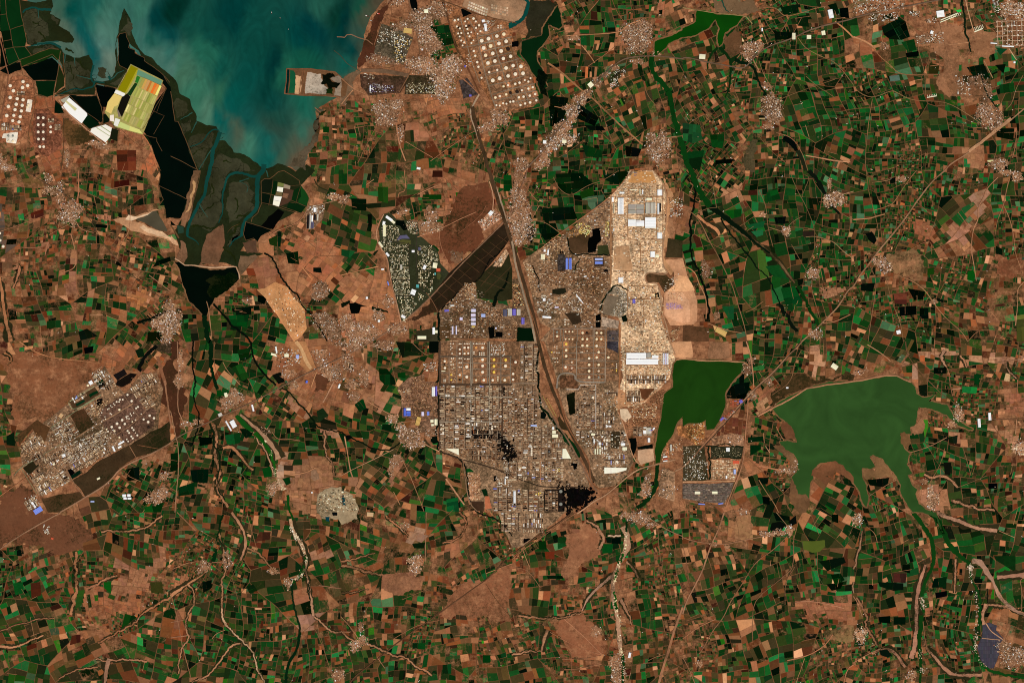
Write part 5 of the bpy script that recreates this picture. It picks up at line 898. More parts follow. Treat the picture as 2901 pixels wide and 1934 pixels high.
# ------------------------------------------------------------------ the plots that stand out: dense dark crop, young crop, ploughed red soil
CROPS = '''20: 810,250 1000,230 1040,400 920,430 900,340 820,330|10,40,14;30: 350,880 520,900 480,1080 440,1170 350,1160|4,14,6;30: 600,950 800,1080 760,1160 600,1090|3,10,5;30: 660,1150 830,1160 860,1200 720,1200|3,12,5;30: 640,1320 820,1380 830,1450 680,1440|8,48,16;30: 1040,1340 1190,1370 1160,1440 1050,1440|5,14,6
31: 400,30 640,20 760,130 540,230 430,180|5,28,8;31: 620,200 740,150 760,220 640,260|20,70,14;31: 270,350 560,330 600,440 300,470|5,22,8;31: 250,490 400,480 430,590 300,640 250,560|4,22,8;31: 840,40 1040,0 1070,20 980,130 860,90|5,24,8;31: 690,240 850,220 830,310 740,370 700,320|60,84,60
40: 840,290 1000,300 1000,360 850,370|3,16,6;40: 900,70 1060,40 1060,120 930,140|6,26,8;40: 1050,150 1150,140 1160,250 1060,240|12,34,12;40: 1330,50 1410,30 1450,150 1390,120|4,30,10;40: 1440,80 1520,70 1530,170 1450,160|2,8,4;40: 0,1130 160,1150 180,1280 100,1320 0,1290|24,70,36;40: 250,1240 390,1230 380,1370 270,1350|10,60,18;40: 40,1400 200,1380 160,1560 60,1540|12,56,22;40: 300,1470 470,1460 450,1500 300,1510|3,8,4
50: 260,250 400,180 480,200 520,340 440,370 330,360 280,320|3,20,8;50: 440,390 560,360 580,460 500,480|14,60,18;50: 480,490 600,470 600,520 490,530|3,14,6;50: 1040,620 1200,590 1260,720 1100,700|6,24,10;50: 1300,440 1420,450 1350,510|10,76,40;50: 1310,1180 1480,1180 1470,1290 1320,1260|4,16,6;50: 1300,600 1400,590 1380,680|4,16,6;50: 330,700 420,690 430,740 340,750|100,130,110;50: 700,580 790,600 780,680 690,680|34,34,14;50: 1340,780 1480,760 1470,850 1350,860|12,50,18
41: 380,370 540,350 540,420 450,440|10,66,16;41: 590,500 760,460 740,520 620,540|20,74,40;41: 630,560 740,540 740,590 680,610|26,90,50;41: 760,880 900,860 980,1000 830,970|12,60,24;41: 900,1080 1030,1060 1090,1190 1000,1300 950,1240|12,64,24;41: 360,1250 470,1240 470,1370 420,1360|24,84,44;41: 770,200 870,170 900,260 780,290|8,60,18;41: 1100,560 1210,550 1210,605 1110,610|46,32,28;41: 760,790 810,780 820,820 770,840|36,130,60;41: 840,430 950,420 940,490 860,490|3,12,6
51: 370,1130 490,1130 490,1230 380,1220|78,42,34;51: 500,1080 660,1110 650,1180 560,1190|2,10,5;51: 420,1250 580,1240 580,1320 430,1340|2,10,5;51: 610,1260 690,1260 690,1360 610,1360|3,14,6;51: 1050,930 1100,910 1120,960 1110,1020 1045,1000|8,62,12;51: 680,900 740,890 740,950 680,960|30,80,16;51: 1500,1330 1568,1320 1568,1568 1500,1568|76,80,36;51: 70,1040 200,1030 180,1110 70,1100|4,14,6;51: 1310,690 1370,720 1370,780 1310,780|4,16,8
42: 430,400 620,370 600,460 570,530 400,520 400,450|3,12,5;42: 520,290 570,290 560,400 520,400|3,12,5;42: 450,350 520,320 520,400 440,410|12,56,20;42: 600,880 740,870 740,910 600,930|8,34,12;42: 620,950 720,950 720,990 620,1050|4,28,10;42: 690,1250 790,1250 780,1310 700,1310|4,18,8;42: 730,1420 800,1430 800,1500 740,1490|3,10,5;42: 640,240 750,210 750,260 650,270|34,86,40
52: 740,240 860,240 850,295 740,295|3,12,6;52: 1110,300 1180,300 1150,400 1110,390|10,66,22;52: 870,880 960,860 950,940 880,930|16,26,12;52: 1240,1300 1320,1300 1320,1350 1240,1350|3,6,5;52: 130,1270 330,1250 310,1340 150,1320|4,18,8;52: 830,1110 900,1110 890,1230 840,1220|16,22,12;52: 1000,410 1140,420 1130,480 1000,470|20,90,40
43: 1320,660 1480,640 1450,700 1370,720|3,14,6;43: 1360,570 1450,560 1490,620 1400,670|6,44,10;43: 1250,450 1480,410 1500,460 1330,540|4,22,10;43: 830,0 930,30 940,80 860,80|3,14,6;43: 1370,20 1430,20 1430,100 1370,80|3,14,6
53: 230,960 340,950 340,1020 240,1010|3,16,6;53: 370,960 480,960 480,1030 370,1030|4,16,7;53: 370,560 490,560 480,650 370,640|70,38,28;53: 740,610 860,590 850,690 720,690|4,20,8;53: 750,740 860,720 860,770 760,790|2,8,5;53: 230,640 460,650 460,710 370,720 240,680|3,16,6;53: 450,480 520,480 520,560 450,540|3,12,5;53: 1110,610 1190,610 1180,660 1120,660|3,12,5;53: 1290,400 1490,400 1490,550 1310,440|12,46,14
00: 1070,1380 1250,1380 1250,1568 1080,1568|92,44,28;01: 1050,100 1190,80 1190,140 1050,155|60,22,14;01: 280,390 400,350 400,430 290,440|62,28,18;01: 1440,830 1560,790 1571,830 1400,890|3,14,6;01: 880,490 990,500 980,530 880,520|4,12,6;01: 720,1480 800,1450 900,1520 740,1560|10,22,10;01: 1360,1480 1490,1480 1480,1560 1350,1568|8,20,6;01: 430,1380 560,1370 560,1440 430,1450|16,50,18
02: 1170,1170 1280,1150 1280,1270 1170,1280|5,18,8;02: 770,60 860,40 850,100 780,115|2,8,4;02: 1330,1520 1500,1480 1480,1568 1310,1568|10,60,16;02: 1240,80 1310,60 1330,140 1270,150|10,30,10;02: 60,870 130,830 140,960 60,950|4,22,8
12: 560,240 650,200 720,330 650,370|18,54,16;12: 260,880 380,880 380,940 270,960|3,14,6;12: 840,1170 930,1140 930,1240 860,1250|10,70,18;12: 180,1180 350,1170 340,1300 200,1290|4,24,10;12: 70,1340 220,1290 220,1400 70,1420|5,34,12;12: 500,860 640,840 640,930 520,960|12,60,26;12: 930,310 1010,280 1050,370 990,390|12,20,8;12: 0,1030 70,1020 60,1180 0,1200|5,24,8;12: 630,800 780,800 740,870 690,890|5,20,8;12: 1340,640 1400,610 1450,680 1360,740|26,50,22;12: 610,80 720,60 720,160 640,180|8,36,10
22: 345,250 420,250 490,340 500,400 400,400 350,350|5,34,10;22: 515,290 590,280 590,340 520,330|5,50,14;22: 380,760 460,760 460,830 370,810|6,30,10;22: 120,580 200,520 230,610 170,650|6,50,18;22: 700,1040 770,1040 770,1090 710,1080|3,16,6;22: 965,1450 1070,1430 1080,1560 970,1560|14,74,34;22: 500,0 700,20 730,100 560,150|16,30,12
23: 650,290 770,275 760,330 670,330|10,30,10;23: 930,1400 1010,1390 1010,1480 930,1480|12,50,20;23: 1300,1310 1370,1310 1370,1380 1300,1380|6,60,14;23: 655,1200 770,1200 770,1260 655,1250|8,48,14
33: 860,230 1000,230 1000,290 870,280|3,14,6;33: 320,580 470,580 470,610 330,610|4,20,8;33: 240,270 310,260 320,340 250,340|12,56,14;33: 300,360 390,360 390,430 310,430|110,48,26;33: 420,230 500,225 520,300 420,340|14,50,18;33: 830,290 930,290 920,370 830,380|8,50,16;33: 1050,480 1110,480 1110,545 1050,545|10,64,14
13: 290,640 380,620 370,700 300,740|3,12,6;13: 820,180 920,180 910,250 770,270|62,34,24;13: 700,680 760,660 800,720 720,740|14,40,12;03: 120,650 210,640 220,740 140,760|14,76,24;03: 280,650 370,640 380,760 290,790|62,30,20;03: 660,1130 740,1120 740,1190 640,1220|62,30,20;03: 950,640 1020,640 1020,740 960,700|12,74,16;03: 710,720 780,710 750,850 690,890|34,66,20;03: 1150,930 1260,960 1230,980 1110,1080|14,52,16;03: 1380,640 1490,640 1500,740 1390,740|60,64,28
10: 1400,1165 1455,1165 1455,1220 1400,1220|6,50,12;11: 1060,760 1170,740 1180,860 1080,850|5,24,8;11: 1310,890 1380,890 1390,940 1310,930|5,20,8;11: 800,1140 890,1160 860,1230 800,1200|1,8,4;11: 900,630 980,590 980,700 910,680|30,56,16;11: 980,560 1020,560 1010,700 985,700|3,22,8;11: 600,1260 740,1250 740,1320 600,1330|4,18,8;11: 530,1330 720,1320 700,1440 560,1420|5,50,16
21: 240,400 280,400 280,510 250,510|5,14,6;21: 335,150 430,150 430,300 340,280|26,56,14;21: 90,255 230,260 230,370 100,360|10,30,10;21: 750,220 920,220 920,265 740,265|14,54,12;21: 1050,200 1200,210 1160,300 1060,270|18,60,14;21: 1490,40 1560,40 1571,190 1490,190|8,56,14;21: 0,720 130,740 80,800 0,780|16,70,30;21: 840,0 930,0 930,60 835,60|58,24,14'''
rgc = random.Random(31); BIG = []
for e in CROPS.replace('\n', ';').split(';'):
    q, c = e.split('|'); p = pts(q); c = tuple(float(v) for v in c.split(','))
    dx, dy = p[1][0]-p[0][0], p[1][1]-p[0][1]; n0 = len(FIELDS)
    split(p, math.atan2(dy, dx), rgc.uniform(380, 900), (.5, .5), rgc, 3)
    got = FIELDS[n0:]; del FIELDS[n0:]
    for g, b in got: BIG.append((g, vary(c, .2, rgc)))
for k, (p, c) in enumerate(BIG):
    m = MB(); m.slab(p, .05, 2.9 + lift(.3), col(c)); m.done('field', 'soil_and_crops', ground)
NBIG = len(BIG); print('traced plots', NBIG)

# ------------------------------------------------------------------ paved and cleared ground of the works
YARDS = ('works_ground', 'tank_farm_ground', 'tank_apron', 'ash_yard', 'settling_ground')
def pad(name, s, c, a=.2, z=6.0, amp=.04, minlen=10):
    if name.split('_')[0] in ('garden', 'park', 'coke', 'coal', 'dark', 'thorn', 'ash'): cover(pts(s), AVOID)
    return patch(name, s, c, min(1, a*1.6) if name in YARDS else a, z, amp, minlen, 'yard_surface' if name in YARDS else 'rough_ground')
pad('plantation', '21: 800,1150 980,950 1100,840 1350,620 1500,480 1540,640 1500,700 1240,1010 1000,1190 900,1280', (44,33,22), .7, 5.9, .015, 20); pad('plantation', '21: 1230,1010 1400,850 1540,760 1571,900 1571,1180 1480,1200 1260,1170', (46,44,25), .8, 5.95, .02, 20)
for k in range(8): road('works_road', f'02: {730+k*95},{1370-k*62} {640+k*95},{1240-k*62}', 1.2, (70,54,36), 9.2)
for l in ('700,1330 1000,1150 1300,1010 1560,850', '680,1290 960,1110 1260,960 1560,780'): road('works_road', '02: '+l, 1.2, (70,54,36), 9.2)
for k in range(9):
    x, y = 860+k*72, 1090-k*62; road('works_road', f'21: {x},{y} {x+115+k*2},{y+95}', 1.1, (84,62,44), 9.2)
for l in ('850,1200 1540,590', '1280,1060 1500,800', '1320,1120 1560,880', '1260,1000 1500,1090', '1340,930 1560,1040'): road('works_road', '21: '+l, 1.1, (78,60,42), 9.2)
for l in ('905,395 1568,395', '900,515 1568,512', '900,738 1568,738', '1190,0 1190,890', '1360,0 1362,870', '1478,400 1478,870', '905,138 1568,138', '905,5 905,990'): road('road_shoulder', '22: '+l, 5.2, (74,60,48), 8.3)
pad('works_ground', '22: 905,0 1568,0 32: 240,0 250,440 430,790 600,1060 715,1330 640,1420 560,1500 500,1560 33: 370,110 100,310 23: 1568,330 22: 1440,1568 1180,1480 1130,1100 900,990', (138,115,91), .4)
pad('works_ground', '31: 360,1450 980,1450 32: 980,430 1000,600 970,640 1040,800 1080,950 1120,1100 1060,1220 930,1330 800,1345 720,1260 700,1090 560,860 470,600 420,440 300,0 31: 260,1560', (142,117,92), .4)
pad('works_ground', '''31: 1080,0 1300,0 1390,110 1425,240 1410,600 1380,800 1430,940 1220,960 1240,1040 1330,1020 1370,1130 1370,1290 1450,1568 32: 1500,160 1440,350 1240,540 1000,600 985,430 990,0 31: 1000,1400 905,1040 905,230''', (232,194,152), .4, amp=.1, minlen=6)
pad('cleared_ground', '31: 1395,60 1440,150 1480,260 1440,420 1445,620 1410,820 1500,820 1460,960 1400,900 1385,600 1400,300', (186,146,108), .6, 5.9, .2, 5); pad('cleared_ground', '32: 985,430 1040,470 1240,540 1000,600 970,640 940,520', (190,146,108), .4, 6.2, .15, 5)
pad('works_ground', '31: 250,720 480,590 620,460 790,330 905,230 908,1040 880,1450 360,1450 260,1400 180,1130 100,830', (136,110,85), .5)
pad('works_ground', '21: 900,1290 1000,1200 1120,1060 1230,1020 1250,1170 1390,1230 1480,1220 1571,1260 31: 0,1000 50,990 180,1400 215,1568 21: 1571,1545 905,1545', (118,96,75), .5)
pad('works_ground', '22: 620,330 760,300 770,370 890,370 890,800 720,840 700,720 560,700 550,500 510,440', (128,100,80), .5)
pad('cleared_ground', '11: 790,1090 860,1080 960,1020 1080,1070 1140,1180 1230,1270 1250,1450 1200,1520 1130,1568 1000,1360 880,1180', (198,150,104), .3, 6.1)
pad('cleared_ground', '12: 1080,0 1240,0 1330,240 1260,280 1150,180', (170,125,86), .25, 6.05)
pad('cleared_ground', '31: 1410,820 1568,805 41: 40,960 100,1090 135,1200 130,1380 100,1410 0,1420 31: 1450,1420 1390,1300 1400,1120 1480,1060 1490,940', (206,152,112), .15, 6.15)
pad('cleared_ground', '41: -40,960 30,970 80,1030 110,1100 0,1108 31: 1430,1112 1430,1050 1510,1000', (232,176,128), .1, 6.3)
pad('cleared_ground', '31: 1410,1115 1568,1120 41: 60,1200 70,1390 0,1400 31: 1400,1330', (224,170,130), .12, 6.35)
pad('cleared_ground', '32: 1440,0 1568,0 42: 80,0 90,150 0,158 32: 1500,150', (196,154,118), .4, 6.1, .12, 6); pad('cleared_ground', '42: 250,0 420,0 430,150 230,150', (148,112,85), .5, 6.1, .1, 6); pad('cleared_ground', '31: 1400,420 1470,440 1500,560 1430,620 1400,600', (160,122,92), .7, 5.9, .2, 5)
pad('works_ground', '42: 260,880 410,850 560,860 560,960 270,960', (160,125,98), .3)
pad('garden_ground', '42: 0,960 200,960 240,1270 0,1280', (70,62,42), .9); pad('garden_ground', '42: 258,968 560,968 540,1068 262,1066', (52,52,36), .8)
pad('works_ground', '42: 260,1085 535,1080 480,1270 262,1270', (176,140,108), .3)
pad('works_ground', '42: -60,770 0,770 60,740 170,755 212,720 205,880 130,960 60,900 -40,860', (168,116,74), .5)
pad('works_ground', '''02: 190,960 330,800 480,690 640,560 840,400 960,220 1060,400 1150,480 1300,300 1440,290 1500,430 1450,800 1230,940 1060,1010 930,1060 760,1160 660,1270 560,1330 360,1420 210,1160''', (134,108,84), .45)
pad('tank_apron', '02: 900,640 1160,470 1290,500 1440,640 1410,780 1300,860 1180,940 960,800', (96,74,62), .15, 6.2)
pad('thorn_scrub', '02: 1200,950 1568,720 1568,920 1400,1020 1100,1160 1030,1260 780,1420 660,1280 940,1080', (66,50,32), 1.0, 6.1, .08, 5); pad('thorn_scrub', '02: 380,1440 740,1380 770,1430 550,1568 440,1568', (78,60,40), 1.0, 6.1, .08, 5); pad('thorn_scrub', '02: 630,660 770,615 870,760 740,850', (82,58,40), .9, 6.3)
pad('thorn_scrub', '02: 210,1160 330,1080 360,1140 270,1230', (44,36,22), .6, 6.3); pad('thorn_scrub', '02: 640,560 870,420 920,480 680,640', (72,56,38), .5, 6.25); pad('thorn_scrub', '02: 160,860 340,720 460,790 400,960 300,800 180,950', (86,62,40), .7, 6.25)
pad('coal_yard', '02: 1040,310 1140,250 1170,300 1080,360', (26,22,22), 0, 6.4); pad('coal_yard', '02: 1080,360 1200,290 1260,300 1200,380 1120,420 1060,400', (22,16,14), .2, 6.4); pad('coal_yard', '02: 890,530 940,520 950,580 890,600', (16,12,10), .2, 6.5); pad('settling_ground', '02: 1410,30 1568,10 1568,110 1450,90', (84,66,54), .4, 6.1)
pad('works_ground', '00: 70,780 110,700 220,700 310,740 320,860 300,1000 260,1200 170,1310 0,1310 0,1100', (148,100,72), .2); pad('works_ground', '00: 320,1010 440,1000 520,1080 570,1120 560,1360 440,1440 330,1400 300,1250', (124,80,60), .3)
pad('tank_apron', '00: 330,1040 430,1040 430,1320 330,1320', (96,64,52), .1, 6.2); pad('salt_store', '00: 255,915 298,920 280,1032 235,1025', (238,226,205), 0, 6.3); pad('salt_store', '00: 30,1230 165,1215 148,1320 60,1310 55,1270 20,1270', (245,235,215), 0, 6.3)
pad('works_ground', '20: 930,20 1080,80 1110,160 1230,140 1290,300 1480,200 1568,230 30: 40,500 180,640 240,930 200,980 0,1020 20: 1400,1010 1270,760 1130,560 1010,300', (142,98,66), .2)
pad('salt_flat', '20: 1130,0 1568,0 30: 140,0 90,180 0,210 20: 1360,150 1110,60', (158,130,104), .4); pad('works_ground', '20: 370,220 560,290 660,350 570,600 450,540 270,480 330,330', (92,80,62), .8); pad('works_ground', '20: 170,680 560,700 620,740 540,860 250,880 180,800', (78,58,46), .4)
pad('works_ground', '20: 590,690 870,690 870,870 580,870', (70,56,38), .8, 6.1); pad('works_ground', '20: 1080,740 1160,720 1260,870 1120,910', (70,60,56), .3, 6.1)
pad('works_ground', '21: 1250,470 1400,350 1490,430 1310,560', (170,130,104), .35); pad('works_ground', '21: 1420,840 1510,720 1540,760 1470,880 1390,880', (190,160,130), .4, 6.2); pad('works_ground', '11: 1250,320 1420,310 1400,440 1310,540 1245,540 1240,400', (130,106,84), .3)
pad('garden_ground', '21: 380,400 450,390 510,450 600,460 700,470 720,600 880,720 910,850 990,940 830,1150 560,1390 500,1170 440,900 350,670 340,540', (54,58,38), .7, 6.1, .05)
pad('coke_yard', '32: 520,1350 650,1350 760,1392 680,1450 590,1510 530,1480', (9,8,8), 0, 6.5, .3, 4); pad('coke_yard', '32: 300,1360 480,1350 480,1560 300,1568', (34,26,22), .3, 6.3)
specks('shade_and_coke_blotch', '22: 1215,850 1260,815 1330,845 1400,870 1470,880 1490,960 1500,1080', (20,15,13), 300, 6.5, 1.0, 4.6, 7.05, 41); specks('shade_and_coke_blotch', '22: 1480,930 1530,960 1568,1000 1560,1070 1500,1060', (14,11,10), 220, 9, 1.2, 5, 7.1, 42)  # shadow of a smoke plume, painted on the ground as near-black blotches
specks('shade_and_coke_blotch', '32: 470,1360 600,1370 720,1400 600,1500 480,1500', (12,10,9), 260, 12, 1.2, 5, 7.1, 43)  # coke strewn over and around the coke yard
pad('quarry', '12: 1360,1400 1568,1330 22: 0,1370 60,1380 130,1450 150,1568 23: 150,60 60,100 0,110 13: 1540,60 1400,60 12: 1340,1568', (166,146,114), .75, 6.1, .2, 6); pad('quarry', '12: 1290,1190 1340,1180 1370,1260 1320,1280 1285,1250', (160,128,104), .5, 6.1, .2)
pad('works_ground', '32: 1380,1160 1500,1200 1490,1470 1340,1420 1350,1300', (150,122,96), .5); pad('park_ground', '31: 510,620 700,560 720,600 690,750 530,770', (76,58,40), .5, 6.3); pad('park_ground', '31: 785,690 880,680 895,770 785,770', (52,56,30), .5, 6.3); pad('park_ground', '31: 370,1090 490,1075 500,1120 430,1140 370,1130', (34,34,22), .5, 6.3)
pad('park_ground', '31: 480,1310 620,1300 640,1390 560,1420', (58,44,30), .5, 6.3); pad('ash_yard', '31: 825,1340 985,1380 975,1450 820,1430', (165,142,120), .05, 6.4); pad('ash_yard', '31: 875,1465 980,1465 980,1568 875,1568', (92,78,70), .1, 6.4); pad('ash_yard', '32: 875,0 975,0 975,110 875,60', (58,54,60), .1, 6.4); pad('park_ground', '31: 860,1140 985,1150 900,1330 825,1310', (120,104,84), .3, 6.4); pad('works_ground', '31: 930,1050 1040,1100 1090,1250 1000,1350 900,1330 980,1150 860,1130', (150,132,108), .6, 6.35)
pad('ash_yard', '31: 420,768 490,765 490,925 420,925', (66,58,54), .1, 6.4); pad('ash_yard', '31: 745,795 845,795 845,880 755,880', (74,60,52), .1, 6.4); pad('bare_yard', '31: 1000,690 1075,690 1110,880 1095,930 930,900 940,700', (182,150,116), .2, 6.4); pad('bare_yard', '31: 1170,0 1290,10 1330,110 1060,110 1100,30', (198,152,98), .2, 6.4)
pad('dark_ground', '31: 1430,620 1568,640 1568,800 1410,800', (62,52,32), .8, 6.4); pad('dark_ground', '31: 1230,950 1300,930 1420,960 1500,1040 1400,1120 1350,1030 1250,1030', (84,64,44), .8, 6.45); pad('dark_ground', '32: 1170,430 1320,430 1270,480 1230,545 1190,520', (96,62,40), .3, 6.4); pad('garden_ground', '32: 500,490 580,460 580,660 530,680', (12,16,6), .4, 6.4); pad('garden_ground', '32: 910,825 990,825 985,980 905,980', (58,48,32), .3, 6.4); pad('bare_yard', '32: 1155,1000 1300,985 1310,1090 1180,1130 1155,1080', (205,165,130), .2, 6.4); pad('garden_ground', '32: 440,690 520,820 440,800 420,700', (66,50,30), .5, 6.3)
pad('bare_yard', '32: 990,620 1060,620 1100,690 1040,740 1000,700', (225,195,160), .15, 6.4); pad('works_ground', '32: 440,310 580,310 620,440 500,420 440,440', (104,74,54), .3, 6.3); pad('bare_yard', '41: 280,1420 410,1480 390,1530 290,1460', (220,172,110), .2, 6.4); pad('dark_ground', '41: 0,1410 240,1440 240,1568 0,1568', (92,66,46), .7, 6.0)
pad('ash_yard', '42: 0,1305 470,1295 440,1390 380,1490 180,1470 0,1440', (112,97,84), .05, 6.2, .02); pad('works_ground', '22: 1155,1200 1270,1210 1275,1450 1180,1460', (165,124,96), .5, 6.4); pad('dark_ground', '22: 1190,1465 1310,1465 1310,1560 1230,1550', (66,46,32), .3, 6.45); pad('bare_yard', '22: 1320,1420 1360,1420 1385,1530 1320,1540', (172,108,78), .05, 6.45)
pad('garden_ground', '21: 690,1470 890,1440 890,1568 690,1568', (62,58,40), .6, 6.2); pad('wet_ground', '21: 900,1420 1000,1400 1000,1540 900,1540', (86,66,44), .5, 6.25)

# ------------------------------------------------------------------ saltworks
SALT = [('00: 1205,600 1270,635 1150,858 1083,825', (140,132,8)), ('00: 1258,640 1272,648 1165,850 1150,850', (176,164,40)), ('00: 1268,640 1490,745 1478,782 1255,690', (104,148,118)), ('00: 1258,695 1290,710 1265,770 1240,755', (44,120,40)), ('00: 1240,760 1265,772 1200,885 1170,862', (24,56,22)),
        ('00: 1120,895 1170,860 1200,890 1120,1080 1080,1000', (22,20,14)), ('00: 1050,860 1120,890 1080,970 1050,980 1020,1048 970,1020 990,940', (236,205,118)), ('00: 1065,825 1150,860 1140,892 1050,855', (252,246,232)), ('00: 635,898 800,1040 802,1062 750,1135 565,985', (255,252,246)), ('00: 600,935 612,925 708,1000 690,1022', (214,206,150)), ('00: 555,920 640,878 610,940 580,945', (176,170,148)),
        ('00: 970,1145 1028,1175 1010,1260 970,1310 830,1212 842,1180', (252,246,232)), ('00: 852,1188 995,1288 988,1294 846,1196', (150,160,112)), ('00: 890,1170 1012,1250 1008,1256 884,1177', (190,192,150)), ('00: 930,1155 1020,1215 1016,1222 924,1162', (176,180,130)), ('00: 660,1010 668,1003 780,1095 774,1102', (214,208,180)), ('00: 1105,1120 1195,1160 1185,1200 1080,1165', (206,214,130)), ('00: 1195,1160 1280,1190 1312,1232 1185,1200', (226,222,130)), ('00: 1060,1085 1105,1100 1080,1165 1045,1150', (240,238,225)), ('00: 1010,1060 1045,1055 1050,1120 1010,1110', (250,235,220)), ('00: 1075,1010 1110,980 1130,1050 1090,1080', (130,112,98)),
        ('11: 985,105 1045,120 1040,150 980,145', (120,124,66)), ('11: 982,148 1035,155 1030,198 975,190', (252,246,225)), ('11: 970,195 1028,202 1022,235 962,228', (112,96,62)), ('11: 952,232 1022,240 1008,282 945,270', (255,250,236)), ('11: 945,272 1008,284 995,330 938,315', (255,250,225)), ('11: 1040,120 1100,140 1095,180 1035,160', (160,140,116)), ('11: 1035,205 1085,215 1070,255 1025,245', (150,112,88)), ('11: 1045,160 1130,180 1110,270 1075,300 1000,330 1010,285', (74,54,42))]
salt = pad('saltworks', '00: 1200,590 1500,740 1310,1240 1060,1170 960,1030 1080,810', (168,160,92), .05, 8.6, .01, 40)
for s, c in SALT:
    m = MB(); m.slab(pts(s), 8.6, 9.2 + .4*RNG.random(), col(c)); m.done('salt_pan', 'paint_and_metal', salt)
A0, B0, C0, D0 = [np.array(G('00', *p)) for p in ((1295, 700), (1488, 790), (1300, 1188), (1112, 1098))]
rows = [0, .24, .45, .64, .82, 1.0]; rgp = random.Random(14)
for r in range(5):
    k = 14 if r in (1, 2) else (9 if r == 0 else 11); xs_ = [0] + sorted(i/k + rgp.uniform(-.012, .012) for i in range(1, k)) + [1]
    for i in range(k):
        q = []
        for u, v in ((xs_[i]+.006, rows[r]+.008), (xs_[i+1]-.006, rows[r]+.008), (xs_[i+1]-.006, rows[r+1]-.008), (xs_[i]+.006, rows[r+1]-.008)):
            t = (A0*(1-u)+B0*u)*(1-v)+(D0*(1-u)+C0*u)*v; q.append((t[0], t[1]))
        if r == 0: c = [(150,170,90),(176,168,80),(205,160,80),(200,150,92),(214,132,58),(190,150,80),(222,110,40),(224,140,60),(246,230,130)][i]
        else: c = rgp.choice([(182,180,96),(196,186,110),(206,190,120),(170,172,84),(214,200,128),(178,170,96),(160,166,74)] if r < 4 else [(170,174,76),(186,176,104),(160,164,70),(190,184,96)])
        m = MB(); m.slab(q, 8.6, 9.3 + .3*rgp.random(), col(vary(c, .05, rgp))); m.done('salt_pan', 'paint_and_metal', salt)
nsalt = pad('salt_rows', '20: 1165,10 1370,60 1350,130 1150,70', (165,138,112), .2, 6.4)
for i in range(9):
    for j in range(3):
        x = 1180+i*20+j*-6; y = 25+i*8+j*26
        m = MB(); m.box(*G('20', x, y), 5, 5.4, 20, 6.4, 7.2+.3*RNG.random(), col(vary((210,188,160), .12))); m.done('salt_pan', 'paint_and_metal', nsalt)
for i in range(8):
    for j in range(4):
        m = MB(); m.box(*G('20', 1385+i*20, 50+j*22+i*4), 4.6, 5.0, 12, 6.4, 7.2+.3*RNG.random(), col(vary((178,150,122), .14))); m.done('salt_pan', 'paint_and_metal', nsalt)

# ------------------------------------------------------------------ storage tanks
def disc(m, r, z, c, n=24, ang=0):
    k = len(m.v); m.v += [(r*math.cos(2*math.pi*i/n), r*math.sin(2*math.pi*i/n), z) for i in range(n)]; m.f.append(tuple(range(k, k+n))); m.c.append(c)
def rings(prof, c, n=24):               # a lathed shape of unit radius
    m = MB()
    for r, z in prof: m.v += [(r*math.cos(2*math.pi*i/n), r*math.sin(2*math.pi*i/n), z) for i in range(n)]
    for k in range(len(prof)-1):
        for i in range(n):
            j = (i+1) % n; m.f.append((k*n+i, k*n+j, (k+1)*n+j, (k+1)*n+i)); m.c.append(c)
    if prof[-1][0] > .01:
        k = (len(prof)-1)*n; m.f.append(tuple(range(k, k+n))); m.c.append(c)
    return m
PAINT = {'white': (248,230,202), 'cream': (250,228,186), 'yellow': (250,210,90), 'orange': (225,160,90), 'grey': (140,140,128), 'dark': (58,44,36), 'tan': (225,195,165)}
TM = {}
for nm, c in PAINT.items():
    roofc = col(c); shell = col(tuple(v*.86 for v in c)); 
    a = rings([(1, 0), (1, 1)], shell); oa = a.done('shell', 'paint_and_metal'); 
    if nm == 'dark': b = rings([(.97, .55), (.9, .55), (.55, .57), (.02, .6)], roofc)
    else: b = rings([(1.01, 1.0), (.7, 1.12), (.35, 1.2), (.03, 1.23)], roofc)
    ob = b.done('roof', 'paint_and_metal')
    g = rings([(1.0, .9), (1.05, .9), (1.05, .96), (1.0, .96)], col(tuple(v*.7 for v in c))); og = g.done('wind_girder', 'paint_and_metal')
    TM[nm] = (oa.data, ob.data, og.data)
    for o in (oa, ob, og): bpy.data.objects.remove(o)
def tank(tag, x, y, d, colour, label, pad_, group):
    X, Y = G(tag, x, y); r = d*.86/3.243/2*PX
    t = empty('storage_tank', X, Y, 7.2); h = min(22, 8 + r*.25)
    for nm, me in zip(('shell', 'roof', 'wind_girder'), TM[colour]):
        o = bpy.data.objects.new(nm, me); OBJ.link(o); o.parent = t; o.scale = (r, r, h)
    tagit(t, label, 'tank', group)
    if pad_ is not None and d >= 18:
        s = d/3.243*1.9; m = MB(); f = vary((138,101,72), .09)
        m.box(X, Y, s+1.0, s+1.0, FARM_ROT, 6.6, 7.6, col((124,104,84))); m.box(X, Y, s, s, FARM_ROT, 6.6, 7.62+.02*RNG.random(), col(f, .1))
        m.done('bund', 'yard_surface', pad_)
FARM_ROT = 0
